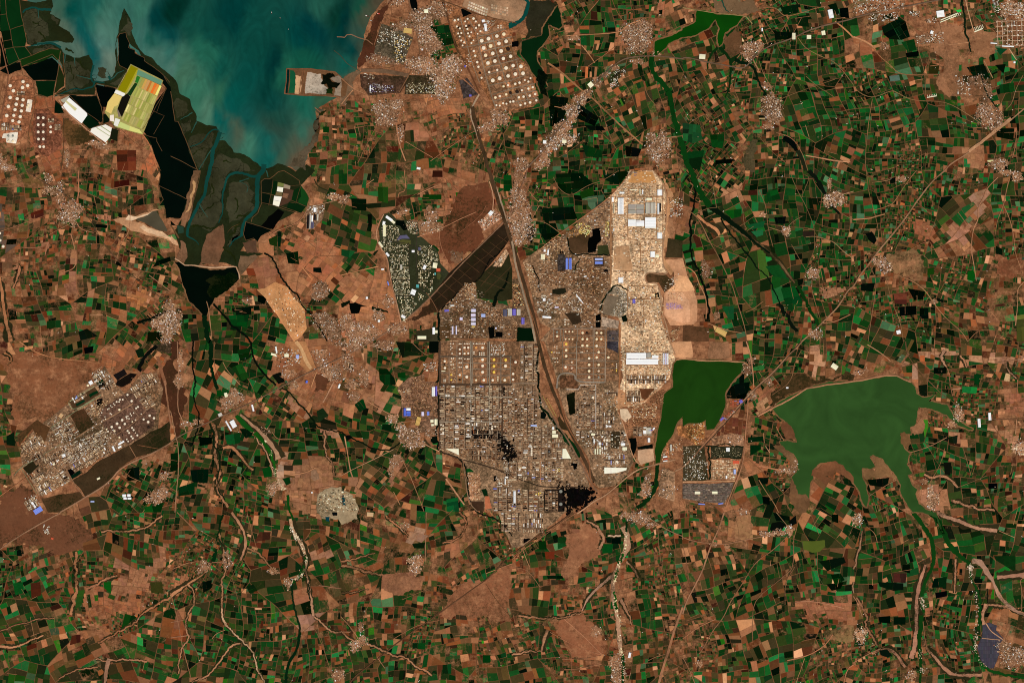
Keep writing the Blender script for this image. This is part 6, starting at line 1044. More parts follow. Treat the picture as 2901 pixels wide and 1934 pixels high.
def farm(desc, group, pad_, rot, items, gap=17):
    global FARM_ROT; FARM_ROT = rot
    L = []
    for s in items.split(';'):
        w = s.split()
        if not w: continue
        if w[0].endswith(':'): tg = w[0][:-1]; w = w[1:]
        for q in w:
            p = q.split(','); L.append((tg, float(p[0]), float(p[1]), float(p[2]), p[3] if len(p) > 3 else 'white'))
    rr = math.radians(rot)
    def vv(e):
        x, y = G(*e[:3]); return -x*math.sin(rr)+y*math.cos(rr)
    L.sort(key=vv); rowsL = []; last = -1e9
    for e in L:
        yy = vv(e)
        if yy - last > gap/3.243: rowsL.append([]); last = yy
        rowsL[-1].append(e)
    for ri, r in enumerate(rowsL):
        r.sort(key=lambda e: G(*e[:3])[0])
        for ci, e in enumerate(r):
            size = 'large' if e[3] >= 34 else ('medium' if e[3] >= 20 else 'small')
            rn = f'{ORD[ri]} row'
            kind = 'dark open-topped' if e[4] == 'dark' else f'{e[4]} round'
            tank(*e, f'{size} {kind} tank, {ORD[ci]} from west, {rn}, {desc}', pad_, group)
north_pad = pad('tank_farm_ground', '20: 1250,310 1480,220 1568,380 30: 40,520 170,650 230,920 190,970 0,1010 20: 1420,1000 1340,800 1180,470', (138,105,79), .2, 6.3)
farm('northern tank farm', 'tanks of the northern tank farm', north_pad, -17, '''20: 1042,190,24 1074,183,22 1160,176,20 1138,200,18 1214,173,26 1235,200,20 1061,246,20 1089,264,20 1145,240,22 1158,269,20 1175,238,18,dark 1237,259,22 1265,235,24 1073,310,20 1102,306,20 1087,338,18 1164,309,20 1194,300,18 1177,337,20 1251,313,16 1278,289,22
 1101,375,20 1128,391,18 1114,420,18 1214,373,16 1195,398,20 1217,471,24 1230,515,24 1248,573,26 1259,616,24 1288,717,22 1275,673,26,dark 1440,240,14 1466,240,14 1440,258,14 1466,258,14 1289,377,40 1352,358,40 1429,334,36 1493,317,36,cream 1307,443,40 1371,425,40,cream 1448,402,38 1514,382,38 1325,511,36,cream 1391,493,38 1468,471,40
 1533,453,40,dark 1347,581,38 1410,563,38 1488,540,36 1555,520,36 1358,665,26 1432,645,24 1513,627,38 1391,741,40 1454,722,40 1532,700,36 1490,795,24,cream 1531,784,24 1415,898,28,cream 1456,885,26 1514,869,26,cream 1555,855,30,dark 1425,968,20 1455,972,20 1486,950,22 1517,955,20 1552,937,22;
 30: 10,605,36 82,613,38 31,683,38 101,676,38 170,720,20 117,738,20 150,752,22 29,773,26 69,762,26 90,831,22 150,816,24 190,803,24 48,845,36,dark 63,896,26 106,890,26 163,881,26 212,866,26 12,933,24 78,967,24 120,953,24 166,943,28 223,924,24''')
farm('farm by western salt ponds', 'tanks by the western salt ponds', None, 8, '''00: 95,790,34 213,752,34 255,788,34 208,806,36 124,836,36 95,898,36 159,909,34 213,919,34 78,980,36 150,960,36 205,970,34 139,1009,34 197,1021,34 63,1064,36 128,1062,32 187,1073,34 118,1110,32 176,1122,34 78,1250,22,grey 120,1250,22,grey 80,1298,22,cream 118,1298,22,cream 262,965,24,cream 252,985,22,cream''')
farm('group southeast of saltponds', 'tanks southeast of the salt ponds', None, 0, '00: 352,1084,28 398,1084,28 352,1148,28 398,1148,28 466,1168,28 352,1214,28 398,1214,28 466,1214,28 354,1279,28 399,1279,28 368,1349,28 402,1349,28')
farm('at the west edge', 'tanks at the west edge', None, 0, '01: 30,696,30 2,640,28 0,575,26')
cw_pad = pad('tank_farm_ground', '22: 910,5 1568,0 32: 75,0 75,380 22: 905,388', (132,102,77), .2, 6.3, .01, 60)
farm('farm west of corridor', 'tanks west of the corridor', cw_pad, 0, '''22: 1005,20,13 1028,20,13 1083,22,13 1098,22,13 1131,20,12 1146,20,12 1160,20,12 1174,20,12 1216,20,14 1240,20,14 1255,20,12 1273,20,12 1293,20,12 1313,20,14 1005,45,12 1017,58,12 1005,72,12 1017,110,14 1132,56,24 1166,56,24 1088,72,22 1236,56,26,orange 1297,57,28 1088,111,22 1132,110,22 1166,108,22 1218,97,14 1218,112,13 1270,105,14 1290,105,14 1310,105,14 1270,122,14 1290,122,14 1310,122,14
 950,181,24 952,243,26 950,212,16,dark 1152,232,32 1298,167,30 1298,223,30 1298,281,30 1402,167,28,yellow 1402,226,28,yellow 1402,281,28,yellow 1510,169,28,yellow 1508,225,32 1010,306,18,yellow 1088,307,24 1088,352,22,dark 1152,325,30 1010,352,18,yellow 1238,354,22,cream 1309,355,28 1391,355,26 1438,325,14,cream 1438,342,14,cream 1438,358,14,cream 1501,355,28 943,350,11 955,350,11 943,366,11 955,366,11 1011,155,14 1028,155,14 1083,155,14 1100,155,14 1083,195,14 1100,195,14 1083,235,13 1100,235,13 1135,160,13 1158,160,13 1172,160,13 1008,185,14 1028,212,14 1008,212,14;
 32: 33,190,28 10,297,26 10,349,26''')
ce_pad = pad('tank_farm_ground', '31: 365,1455 975,1455 32: 975,365 600,365 585,290 420,280 320,0', (132,102,77), .2, 6.3, .01, 60)
farm('farm east of corridor', 'tanks east of the corridor', ce_pad, 0, '''31: 414,1482,24,grey 414,1519,24,cream 492,1478,18,cream 525,1478,18,cream 556,1478,17,cream 648,1489,25,cream 690,1489,24,dark 778,1489,24,cream 820,1489,24,cream 492,1546,18,cream 525,1546,16,cream 556,1546,18,cream 648,1546,24,cream 690,1546,24,cream 778,1546,25,cream 820,1546,24,cream 487,1366,15 487,1389,15 487,1412,15 514,1372,11 514,1410,11;
 32: 497,23,26,yellow 497,80,28,cream 497,134,28,cream 492,235,26 549,190,22,tan 549,244,22,tan 647,37,26,cream 690,38,26,cream 777,40,26 796,97,26,cream 778,146,26,cream 708,155,26 708,213,28,cream 796,213,26,cream 708,271,28,cream 796,271,24,tan 708,328,28,cream 796,328,22,grey 885,146,26,cream 390,48,14,tan 412,45,14,tan 412,64,14,tan 365,98,16,yellow 386,100,12 412,103,12 432,103,12 376,155,12 395,155,14,cream 415,155,12 395,188,12 420,188,13 960,205,11 960,222,11 960,240,11 960,258,12,yellow 960,272,12,yellow 920,205,11,orange 920,262,11,orange 634,97,11 648,97,11 690,88,11''')
farm('southern refinery plots', 'tanks among the southern process units', None, 0, '''32: 743,514,26 848,905,24 873,905,24 963,1102,26 180,980,20 180,1002,20 180,1022,20 180,1040,20 448,1375,34,grey 448,1492,34,grey 222,1400,13,yellow 245,1390,13,yellow 262,1390,13,yellow 245,1405,13,yellow 418,1170,11,cream 432,1170,11,yellow 418,1190,11,cream 432,1190,11,yellow;
 22: 1384,800,24 1384,778,18 1413,780,18 935,835,20 916,765,16 935,772,16 916,805,16 935,805,14''')
farm('western works tank field', 'tanks of the western works', None, -30, '''02: 1172,489,22 1210,546,24 1128,533,18 1102,533,18 1072,553,18 1095,553,16 1097,626,24,cream 1251,612,20 1268,600,20 935,653,14 1123,720,26 1076,753,28 1147,756,24 1027,784,26 1100,790,26 1052,821,22,cream 1375,680,24 1415,703,24 1320,714,22 1362,738,26 1214,792,20 1228,812,20 1173,820,20 1187,838,20
 1262,860,20 1207,870,20 1220,888,20 1097,880,18,cream 1165,897,16 1178,916,16 1368,787,24,dark 1198,662,14 1208,678,14 1228,655,14 1216,736,16,cream 1245,720,18,tan 1013,660,14 1025,668,13 1018,588,12 1030,600,12 1045,570,12 1055,582,12 990,622,14 1002,615,12 1160,690,16 1175,685,14 1166,706,14 1186,708,14 980,805,18,cream 993,825,18 1338,545,14 1355,570,14 1298,665,12 808,403,26,cream 1040,474,13 1055,490,13 1068,470,13 935,735,13 970,712,13 965,690,11 1128,860,14,dark 1245,838,14,tan''')

# ------------------------------------------------------------------ process units: each block is a slab with pipe racks, decks, towers and roofs
BOXES = {}
PLANT = {'soot': (22,18,15), 'brown': (92,74,58), 'tan': (152,130,106), 'pale': (210,184,148), 'white': (252,246,234), 'blue': (120,130,205), 'rust': (128,84,56)}
for nm, c in PLANT.items():
    m = MB(); 
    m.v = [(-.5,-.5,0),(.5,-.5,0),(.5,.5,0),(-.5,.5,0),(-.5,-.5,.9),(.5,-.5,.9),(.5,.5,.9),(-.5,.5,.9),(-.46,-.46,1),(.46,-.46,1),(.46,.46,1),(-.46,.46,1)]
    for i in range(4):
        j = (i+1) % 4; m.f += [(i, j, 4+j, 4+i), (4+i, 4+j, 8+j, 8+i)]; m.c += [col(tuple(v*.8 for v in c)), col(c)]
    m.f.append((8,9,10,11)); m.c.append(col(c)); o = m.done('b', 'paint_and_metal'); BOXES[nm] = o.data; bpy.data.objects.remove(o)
COLUMN = {}
for nm in ('pale', 'soot', 'tan'):
    o = rings([(1,0),(1,.8),(.7,.9),(.7,1)], col(PLANT[nm]), 8).done('c', 'paint_and_metal'); COLUMN[nm] = o.data; bpy.data.objects.remove(o)
def inst(name, me, parent, X, Y, z, sx, sy, sz, rot, X0, Y0):
    o = bpy.data.objects.new(name, me); OBJ.link(o); o.parent = parent
    o.location = ((X-X0)*PX, -(Y-Y0)*PX, z); o.scale = (sx*PX, sy*PX, sz); o.rotation_euler = (0, 0, -math.radians(rot)); return o
rgb_ = random.Random(77)
def unit(tag, x0, y0, x1, y1, label, rot=0, dense=1.0, tone='mixed', slabc=(138,112,88)):
    (X0, Y0), (X1, Y1) = G(tag, x0, y0), G(tag, x1, y1); w, h = X1-X0, Y1-Y0; cx, cy = (X0+X1)/2, (Y0+Y1)/2
    u = empty('process_unit', cx, cy, 7.0); tagit(u, label, 'process unit', 'process units of the refineries')
    a = math.radians(rot); ca, sa = math.cos(a), math.sin(a)
    def T(dx, dy): return cx+dx*ca-dy*sa, cy+dx*sa+dy*ca
    inst('slab', BOX_SLAB(slabc), u, cx, cy, -.2, w-1.5, h-1.5, .5, rot, cx, cy)
    along = w > h; n = max(2, int((w if along else h)/5.6)); L = w if along else h; S_ = h if along else w
    wts = {'mixed': (13,12,32,30,6,1,8), 'dark': (38,28,18,10,2,0,4), 'pale': (8,12,30,34,14,2,2)}[tone]
    keys = list(PLANT)
    for k in (-1, 1):      # the pipe racks
        dx, dy = (0, k*h*.02+k*.8) if along else (k*w*.02+k*.8, 0)
        X, Y = T(dx, dy); inst('pipe_rack', BOXES['tan' if k < 0 else 'soot'], u, X, Y, .3, (w-3) if along else 1.1, 1.1 if along else (h-3), 9, rot, cx, cy)
    for i in range(n):
        for side in (-1, 1):
            pos = -L/2 + (i+.5)*L/n + rgb_.uniform(-.8, .8); off = side*S_*.27
            for _ in range(2 if S_ > 20 and rgb_.random() < .8*dense else 1):
                if rgb_.random() > .94*dense: continue
                l1 = rgb_.uniform(1.1, L/n*.62); l2 = S_*rgb_.choice((.12, .2, .3, .4, .42)); oo = off + rgb_.uniform(-.06, .06)*S_
                X, Y = T(*((pos, oo) if along else (oo, pos)))
                kd = rgb_.choices(keys, wts)[0]; z = rgb_.uniform(5, 16)
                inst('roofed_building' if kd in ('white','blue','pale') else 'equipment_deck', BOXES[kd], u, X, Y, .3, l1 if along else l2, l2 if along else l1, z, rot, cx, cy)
            if rgb_.random() < .35:
                X, Y = T(*((pos+2.2, off*1.3) if along else (off*1.3, pos+2.2)))
                inst('column', COLUMN[rgb_.choice(list(COLUMN))], u, X, Y, .3, .45, .45, rgb_.uniform(25, 45), 0, cx, cy)
SLABS = {}
def BOX_SLAB(c):
    k = tuple(c)
    if k not in SLABS:
        m = MB(); m.v = [(-.5,-.5,0),(.5,-.5,0),(.5,.5,0),(-.5,.5,0),(-.5,-.5,1),(.5,-.5,1),(.5,.5,1),(-.5,.5,1)]
        m.f = [(4,5,6,7),(0,1,5,4),(1,2,6,5),(2,3,7,6),(3,0,4,7)]; m.c = [col(c, .3)]*5; o = m.done('s', 'yard_surface'); SLABS[k] = o.data; bpy.data.objects.remove(o)
    return SLABS[k]
def units(tag, xs_, ys_, where, **kw):
    for j in range(len(ys_)-1):
        for i in range(len(xs_)-1):
            unit(tag, xs_[i], ys_[j], xs_[i+1], ys_[j+1], f'process block, {ORD[i]} from west, {ORD[j]} row, {where}', **kw)
WEST = 'main refinery grid'
units('22', [905,1000,1095,1185,1275,1355,1420,1475], [402,510,620,735], WEST)
units('22', [1490,1568,1635,1700,1800], [405,510], 'strip by the corridor bend', dense=.5)
units('22', [905,985,1085,1185], [745,880,985], 'above the white triangular roof')
units('22', [1195,1275,1355,1420,1475], [745,810], 'just north of the soot', tone='mixed')  # the soot here is the painted smoke shadow
units('22', [1205,1300,1400,1480], [815,895], 'over the soot-blackened ground', tone='dark', slabc=(26,20,17))  # slabs and decks coloured dark to match the painted smoke shadow
units('22', [1195,1290,1380,1470], [900,1000,1090], 'dim area south of the soot', tone='dark', dense=.8)  # the soot here is the painted smoke shadow
units('32', [-80,0,48,110,170,235], [520,630,740,868], 'grid west of corridor road')
units('32', [50,145,235], [880,1085], 'bullet tank area', tone='mixed'); units('32', [240,300,355], [780,868,975,1085], 'beside the cream sloped hall'); units('32', [365,460], [890,975,1080], 'left of cream sloped hall', tone='pale')
units('32', [-70,0,90,180,250], [1100,1190,1280], 'tan rows above southern railway', dense=.8); units('32', [265,330,400,475], [1100,1190,1290], 'north of the coke yard', tone='pale')
units('32', [100,195,290], [1355,1460,1560], 'southern refinery tip'); units('32', [303,370,425], [1370,1470,1560], 'dark plots beside coke yard', tone='dark'); units('32', [-170,-90,0,85], [1340,1450,1560], 'around the tall white roof', tone='pale')
units('33', [100,195,290], [10,100,190], 'southernmost refinery plots', tone='pale'); units('23', [1465,1525,1600,1650], [0,90,180], 'southwest refinery tip', tone='pale')
units('32', [590,635,680,765], [555,660,795], 'eastern process grid', tone='mixed'); units('32', [775,830], [560,680,790], 'narrow plot east of grid'); units('32', [838,945], [645,720,795], 'paired plots right of grid', tone='pale')
units('32', [590,660,720], [820,890], 'south of the eastern grid', tone='pale'); units('32', [735,820,900], [820,890,960,1035], 'around the twin white tanks', tone='pale'); units('32', [840,940,1040], [1040,1130], 'north of long cream hall', tone='pale'); units('32', [1000,1050], [830,990], 'plot with the cream shed'); units('32', [640,765], [410,540], 'inside the white pipe bridge', dense=.6); units('32', [845,975], [440,500], 'under the eastern tank farm')
units('32', [1110,1200,1290], [780,870], 'beside the reservoir outlet', tone='pale'); units('32', [1050,1160,1280,1420], [310,390], 'south of long white halls', tone='pale'); units('32', [1050,1180], [450,560], 'west of the curved pit', tone='pale'); units('32', [75,150,235], [20,130,240,360], 'bullet rows beside the corridor', tone='mixed')
W2 = 'the western works'
for i, (x0, y0, x1, y1, lab, tn) in enumerate(((500,760,590,900,'tall plots at the north corner','pale'),(600,740,690,870,'orange-roofed plots beside the scrub','mixed'),(800,840,890,950,'central plots by the main road','mixed'),(880,820,980,920,'plots under the tank field','pale'),(680,940,790,1040,'middle plots in a row','pale'),(790,940,880,1030,'plots right of the middle row','mixed'),(560,1010,660,1120,'plots with four white cubes','pale'),
    (410,1040,540,1140,'plots with blue roofs','mixed'),(300,1030,410,1120,'dark plots on the west','dark'),(200,920,330,1010,'western row of rusty roofs','pale'),(300,880,400,960,'white roofed plots on the west','pale'),(350,1300,480,1400,'green edged plots in the south','pale'),(520,1200,620,1320,'pale plots above the southern scrub','pale'),(770,1040,880,1130,'tan yard in the south','mixed'),(660,1110,760,1190,'plots over the black pond','pale'),
    (870,960,970,1020,'white roofed plots by the gardens','pale'),(930,1000,1020,1060,'plots by the south gate','pale'),(850,290,960,360,'plots at the north gate','pale'),(950,350,1060,440,'dark plots by the coal','dark'),(800,590,880,680,'square tan plots','mixed'),(1210,380,1340,500,'plots northeast of the tanks','mixed'),(1300,500,1410,620,'plots east of the tanks','mixed'),(280,1180,400,1290,'scrubby plots on the west','mixed'),(1300,300,1430,420,'dusty yards at the northeast corner','mixed'),(660,480,800,540,'plots beside the green canal','pale'),(230,1440,340,1540,'yard by the southern highway','pale'))):
    unit('02', x0, y0, x1, y1, f'{lab} of {W2}', rot=-31, tone=tn)
unit('00', 10,1130,90,1200, 'plant yard south of the western salt pond tanks', tone='pale'); unit('00', 90,1150,200,1205, 'bluish plant yard near the white salt store', tone='pale'); unit('00', 440,1090,500,1130, 'small blue plant yard beside the twelve-tank group'); unit('00', 500,1140,560,1200, 'small tan plant yard right of the twelve-tank group'); unit('00', 150,840,230,880, 'small plant yard amid the western tanks', tone='pale')

# ------------------------------------------------------------------ rows of yards, huts and houses too small to pick apart
def zone(name, s, label, cat, rot, px, py, fill, pal, hgt=(4, 9), seed=1, size=None, jit=.12, z0=6.0, avoid=False):
    p = pts(s); rgz = random.Random(seed); m = MB(); cx = sum(x for x, y in p)/len(p); cy = sum(y for x, y in p)/len(p)
    R = max(math.hypot(x-cx, y-cy) for x, y in p); a = math.radians(rot); ca, sa = math.cos(a), math.sin(a)
    ni, nj = int(R/px)+1, int(R/py)+1; cs = [c for c, w in pal]; ws = [w for c, w in pal]
    for j in range(-nj, nj+1):
        for i in range(-ni, ni+1):
            if rgz.random() > fill: continue
            u = (i + rgz.uniform(-jit, jit))*px; v = (j + rgz.uniform(-jit, jit))*py
            X, Y = cx+u*ca-v*sa, cy+u*sa+v*ca
            if not inside(p, X, Y) or (avoid and any(True for _ in hits(AVOID, X, Y))): continue
            c = rgz.choices(cs, ws)[0]
            if c is None: continue
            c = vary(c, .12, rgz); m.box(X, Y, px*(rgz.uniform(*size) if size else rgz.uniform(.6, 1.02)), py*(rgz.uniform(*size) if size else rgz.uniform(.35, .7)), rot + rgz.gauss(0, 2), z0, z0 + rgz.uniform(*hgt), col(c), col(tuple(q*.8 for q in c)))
    if not m.v: return
    o = m.done(name, 'paint_and_metal'); return tagit(o, label, cat, kind='stuff')
TANY = [((210,168,124), 6), ((168,128,92), 4), ((228,190,148), 4), ((126,94,68), 2.4), ((250,236,214), 1), ((60,46,36), .5)]
BRNY = [((138,100,70), 5), ((112,80,56), 5), ((170,130,94), 3), ((84,62,46), 3), ((205,170,130), 1)]
WHTY = [((245,235,215), 4), ((200,180,150), 3), ((120,96,72), 3), ((60,48,38), 2)]
PLTY = [((66,52,42), 2.4), ((104,84,66), 3), ((164,142,118), 5), ((206,184,156), 3), ((250,244,232), .6)]
CRMY = [((236,206,168), 5), ((246,226,196), 3), ((190,150,114), 3), ((130,98,72), 1.4), ((70,54,44), .4)]
ZCAT = dict(pipe_clutter='plant clutter', yard_clutter='yard clutter', workshop_rows='workshops', laydown_yard='yard', scrap_yard='yard', container_rows='containers', hut_rows='huts', camp_rows='camp', panel_rows='panels', pump_rows='pump houses', bullet_rows='vessels', factory_roofs='factory', building_site='building site', housing='housing')
for i, (s, rot, px, py, f, pal, nm, lab) in enumerate((
 ('31: 1040,110 1330,110 1380,230 920,230 1000,150', 0, 4.0, 2.6, .7, TANY, 'workshop_rows', 'rows of tan workshops north of the big white halls'), ('31: 920,240 960,240 970,410 915,410', 0, 3, 3, .6, TANY, 'workshop_rows', 'small workshops left of the tall white hall'), ('31: 1050,240 1310,240 1310,290 1050,290', 0, 5, 3, .7, TANY, 'workshop_rows', 'band of sheds between the workshops and the grey halls'), ('31: 1385,240 1420,240 1410,600 1385,600', 0, 3, 4, .5, TANY, 'workshop_rows', 'thin line of sheds along the eastern perimeter road'),
 ('31: 920,420 1060,410 1060,620 920,620', 0, 3.4, 2.2, .6, TANY, 'laydown_yard', 'speckled tan laydown yard left of the white squares'), ('31: 1065,520 1330,520 1330,630 1065,630', 0, 4.6, 2.2, .75, TANY, 'laydown_yard', 'striped tan laydown yard south of the white squares'), ('31: 1080,640 1375,640 1370,740 1090,730', 4, 4.0, 2.4, .6, TANY, 'laydown_yard', 'dusty yard with dark stains south of the striped yard'), ('31: 1100,740 1360,740 1370,910 1110,910', 0, 4.2, 3.4, .55, TANY, 'laydown_yard', 'tan plots around the small white square shed'),
 ('31: 930,920 1210,920 1220,1050 960,1050', 3, 4.2, 2.6, .6, TANY, 'laydown_yard', 'pale plots beside the bend of the perimeter road'), ('31: 1070,1065 1320,1060 1350,1180 1070,1180', 0, 2.6, 7, .85, TANY, 'container_rows', 'close upright rows of containers above the purple sheds'), ('31: 1080,1180 1350,1190 1360,1270 1100,1260', 0, 4, 3, .55, TANY, 'laydown_yard', 'mixed yard around the purple sheds'), ('31: 1070,1290 1200,1290 1200,1430 1070,1430', 4, 3.2, 4.2, .85, BRNY, 'container_rows', 'brown container rows left of the lower pit'), ('31: 1220,1290 1380,1280 1390,1440 1220,1440', 4, 3.2, 4.2, .85, TANY, 'container_rows', 'orange tan container rows by the lower road'),
 ('31: 1050,1440 1420,1440 1460,1568 1050,1568', 0, 5, 4, .4, TANY, 'laydown_yard', 'broken tan ground with dark hollows at the lower yards'), ('32: 1010,0 1430,0 1440,95 1050,95', 0, 4, 2.6, .65, TANY, 'laydown_yard', 'tan sheds directly north of the long white halls'), ('32: 1050,220 1440,220 1430,300 1050,300', 0, 3.6, 2.6, .7, TANY, 'laydown_yard', 'orange tan yard south of the long white halls'), ('32: 1290,470 1400,440 1390,580 1260,560', 20, 2.6, 2.0, .8, BRNY, 'hut_rows', 'slanting brown hut rows beside the dark reservoir'), ('32: 1050,570 1335,570 1335,700 1120,720', 0, 3.6, 2.8, .6, TANY, 'laydown_yard', 'orange and pale yards west of the reservoir'), ('32: 1050,710 1340,705 1335,775 1050,790', 0, 3.4, 2.4, .6, BRNY, 'laydown_yard', 'brown yards above the pale plots by the reservoir'), ('32: 840,520 975,520 965,640 840,640', 0, 3.6, 2.8, .55, TANY, 'laydown_yard', 'tan yards right of the eastern grid'),
 ('31: 270,880 560,930 540,1040 350,1070 270,990', -4, 2.8, 3.2, .85, BRNY, 'container_rows', 'wide field of brown container rows below the blue halls'), ('31: 560,930 740,880 900,950 900,1060 700,1080 540,1050', -4, 3.4, 3.0, .8, BRNY, 'container_rows', 'brown container rows right of the dark canal'), ('31: 620,800 740,800 740,950 630,950', 0, 3, 3.4, .7, BRNY, 'container_rows', 'container rows between the two blue roofed sites'), ('31: 560,1080 850,1080 820,1130 740,1310 650,1300 640,1150', -3, 3.2, 2.6, .8, BRNY, 'container_rows', 'tan container rows around the white T-shaped roofs'), ('31: 640,1310 760,1310 750,1430 640,1430', 0, 3, 2.4, .85, BRNY, 'container_rows', 'small brown rows left of the twin black ponds'),
 ('31: 270,700 420,600 500,640 500,760 270,860', 0, 4, 4, .45, TANY, 'workshop_rows', 'scattered sheds at the northwest works corner'), ('31: 95,830 190,870 240,1110 190,1130', 12, 3.4, 3, .6, TANY, 'workshop_rows', 'orange and white sheds along the corridor'), ('31: 235,1140 370,1140 370,1310 235,1310', 0, 4, 3.4, .6, WHTY, 'workshop_rows', 'white and grey sheds by the corridor bend'), ('31: 385,1150 480,1140 480,1300 385,1320', 0, 3.4, 2.8, .55, TANY, 'workshop_rows', 'tan sheds left of the white T-shaped roofs'), ('31: 500,1200 620,1180 650,1310 600,1330', 35, 2.6, 2.6, .5, WHTY, 'workshop_rows', 'small white and green plots under the T-shaped roofs'), ('31: 935,1060 1040,1110 1080,1250 990,1340 910,1330 990,1160', 25, 2.6, 2.2, .5, WHTY, 'scrap_yard', 'grey and white scrap yard in the middle works'),
 ('21: 1005,1210 1120,1060 1230,1030 1230,1190 1120,1240 1120,1420 1005,1400', 0, 2.6, 3.0, .7, BRNY, 'container_rows', 'fine brown rows west of the four lilac halls'), ('21: 1130,1030 1230,1025 1230,1200 1140,1180', 5, 1.7, 3.6, .9, TANY, 'hut_rows', 'narrow orange hut lines at the plantation edge'), ('21: 1240,1220 1400,1240 1400,1440 1240,1440', 0, 3.2, 3.0, .6, BRNY, 'container_rows', 'brown yards around the blue and white hall'), ('21: 1400,1270 1480,1270 1480,1400 1400,1400', 0, 2.4, 3.4, .8, BRNY, 'container_rows', 'brown rows left of the purple roofs'), ('21: 1090,1430 1340,1430 1340,1540 1090,1540', 0, 3, 2.8, .75, BRNY, 'container_rows', 'brown rows above the western tank farm'), ('21: 1490,1420 1571,1420 1571,1530 1490,1530', 0, 2.6, 3.2, .8, BRNY, 'container_rows', 'brown grid right of the black square pond'), ('31: 0,1040 60,1040 110,1240 20,1260', 0, 3.4, 3.4, .7, [((236,176,110), 4), ((150,100,66), 3), ((250,220,170), 1.5), ((40,28,22), 2)], 'workshop_rows', 'orange roofed sheds left of the corridor'), ('31: 0,1390 50,1390 50,1560 0,1560', 0, 2.6, 3, .85, BRNY, 'container_rows', 'brown rows left of the dark green pond'),
 ('22: 640,340 760,310 770,380 880,380 880,500 640,510', 0, 2.4, 3.6, .8, BRNY, 'hut_rows', 'brown hut lines west of the refinery'), ('22: 520,440 640,430 640,490 530,490', 0, 3, 2.4, .8, TANY, 'hut_rows', 'pale orange huts at the west end of the hut lines'), ('22: 540,500 760,510 880,530 880,600 560,600', 0, 3.6, 3.2, .5, BRNY, 'workshop_rows', 'brown sheds north of the bright blue roofs'), ('22: 640,600 880,600 880,690 640,690', 0, 3, 4, .65, BRNY, 'workshop_rows', 'brown sheds right of the bright blue roofs'), ('22: 750,200 880,190 880,270 750,270', 0, 3, 2.8, .5, WHTY, 'workshop_rows', 'grey and white plant yard at the refinery west gate'), ('22: 1155,1205 1270,1210 1275,1450 1180,1460', 8, 2.8, 2.4, .65, TANY, 'workshop_rows', 'tan yards below the southern railway'), ('22: 1090,890 1190,890 1200,1060 1090,1070', 0, 2.6, 3, .6, BRNY, 'workshop_rows', 'dim brown rows right of the white triangular roof'), ('22: 1200,1010 1460,1010 1460,1160 1230,1090', 0, 3.2, 3, .55, BRNY, 'workshop_rows', 'brown plots north of the southern railway'), ('22: 1480,1100 1568,1120 1568,1220 1490,1190', 0, 3, 3, .6, WHTY, 'workshop_rows', 'pale plots beside the soot'), ('22: 1410,1230 1568,1260 1568,1340 1430,1330', 0, 3.4, 3, .5, WHTY, 'workshop_rows', 'white roofed plots south of the railway'),  # the soot here is the painted smoke shadow
 ('22: 1000,150 1050,150 1050,370 1000,370', 0, 2.6, 2.8, .4, TANY, 'pump_rows', 'small pump houses between western tanks'), ('22: 1375,25 1460,25 1460,130 1375,130', 0, 2.2, 4.2, .8, WHTY, 'bullet_rows', 'white bullet vessels in the top right of the western tank farm'), ('22: 1480,15 1500,15 1500,130 1480,130', 0, 3, 2.2, .8, WHTY, 'bullet_rows', 'short column of white bullet vessels'),
 ('02: 480,770 600,700 720,850 620,920 540,900', -31, 4, 2.6, .5, WHTY, 'workshop_rows', 'bright small roofs around the north corner plots'), ('02: 170,960 330,840 420,920 320,1040 230,1060', -31, 3.6, 2.6, .5, TANY, 'workshop_rows', 'rusty small roofs at the west end of the western works'), ('02: 560,960 980,800 1010,920 640,1130', -31, 3.4, 2.6, .55, WHTY, 'workshop_rows', 'bright small roofs through the middle of the western works'), ('02: 300,1060 560,1000 620,1120 400,1180', -31, 3.6, 2.8, .5, BRNY, 'workshop_rows', 'dark small roofs in the lower western works'), ('02: 300,1260 560,1180 620,1300 380,1420', -31, 3.8, 3, .5, TANY, 'workshop_rows', 'pale small roofs at the south of the western works'), ('02: 1180,330 1440,300 1480,420 1420,620 1260,540', -31, 4, 3, .4, BRNY, 'workshop_rows', 'dusty small roofs northeast of the western tank field'), ('02: 840,290 960,240 1050,360 920,470 880,380', -31, 3.4, 2.8, .5, WHTY, 'workshop_rows', 'small white roofs at the north gate of the western works'), ('02: 800,590 920,540 1020,540 900,680 850,700', -31, 3.4, 3, .5, TANY, 'workshop_rows', 'square tan sheds left of the western tank field'), ('02: 760,1060 900,980 1010,1000 830,1150', -31, 3.8, 3, .45, TANY, 'workshop_rows', 'tan sheds along the garden edge of the western works'), ('02: 220,1440 330,1400 400,1540 300,1560', 55, 3.6, 3, .45, WHTY, 'workshop_rows', 'white sheds above the broad blue hall'),
 ('32: 590,820 1040,820 1040,1040 720,1040 600,900', 0, 4.2, 3.4, .3, WHTY, 'workshop_rows', 'scattered white sheds in the eastern refinery plots'), ('32: 50,1100 480,1100 480,1290 50,1200', 0, 4, 3.2, .35, TANY, 'workshop_rows', 'scattered tan sheds in the southern refinery'), ('22: 1490,520 1568,520 32: 230,530 230,860 22: 1490,860', 0, 4.4, 3.2, .4, BRNY, 'workshop_rows', 'scattered brown decks west of the corridor road'),
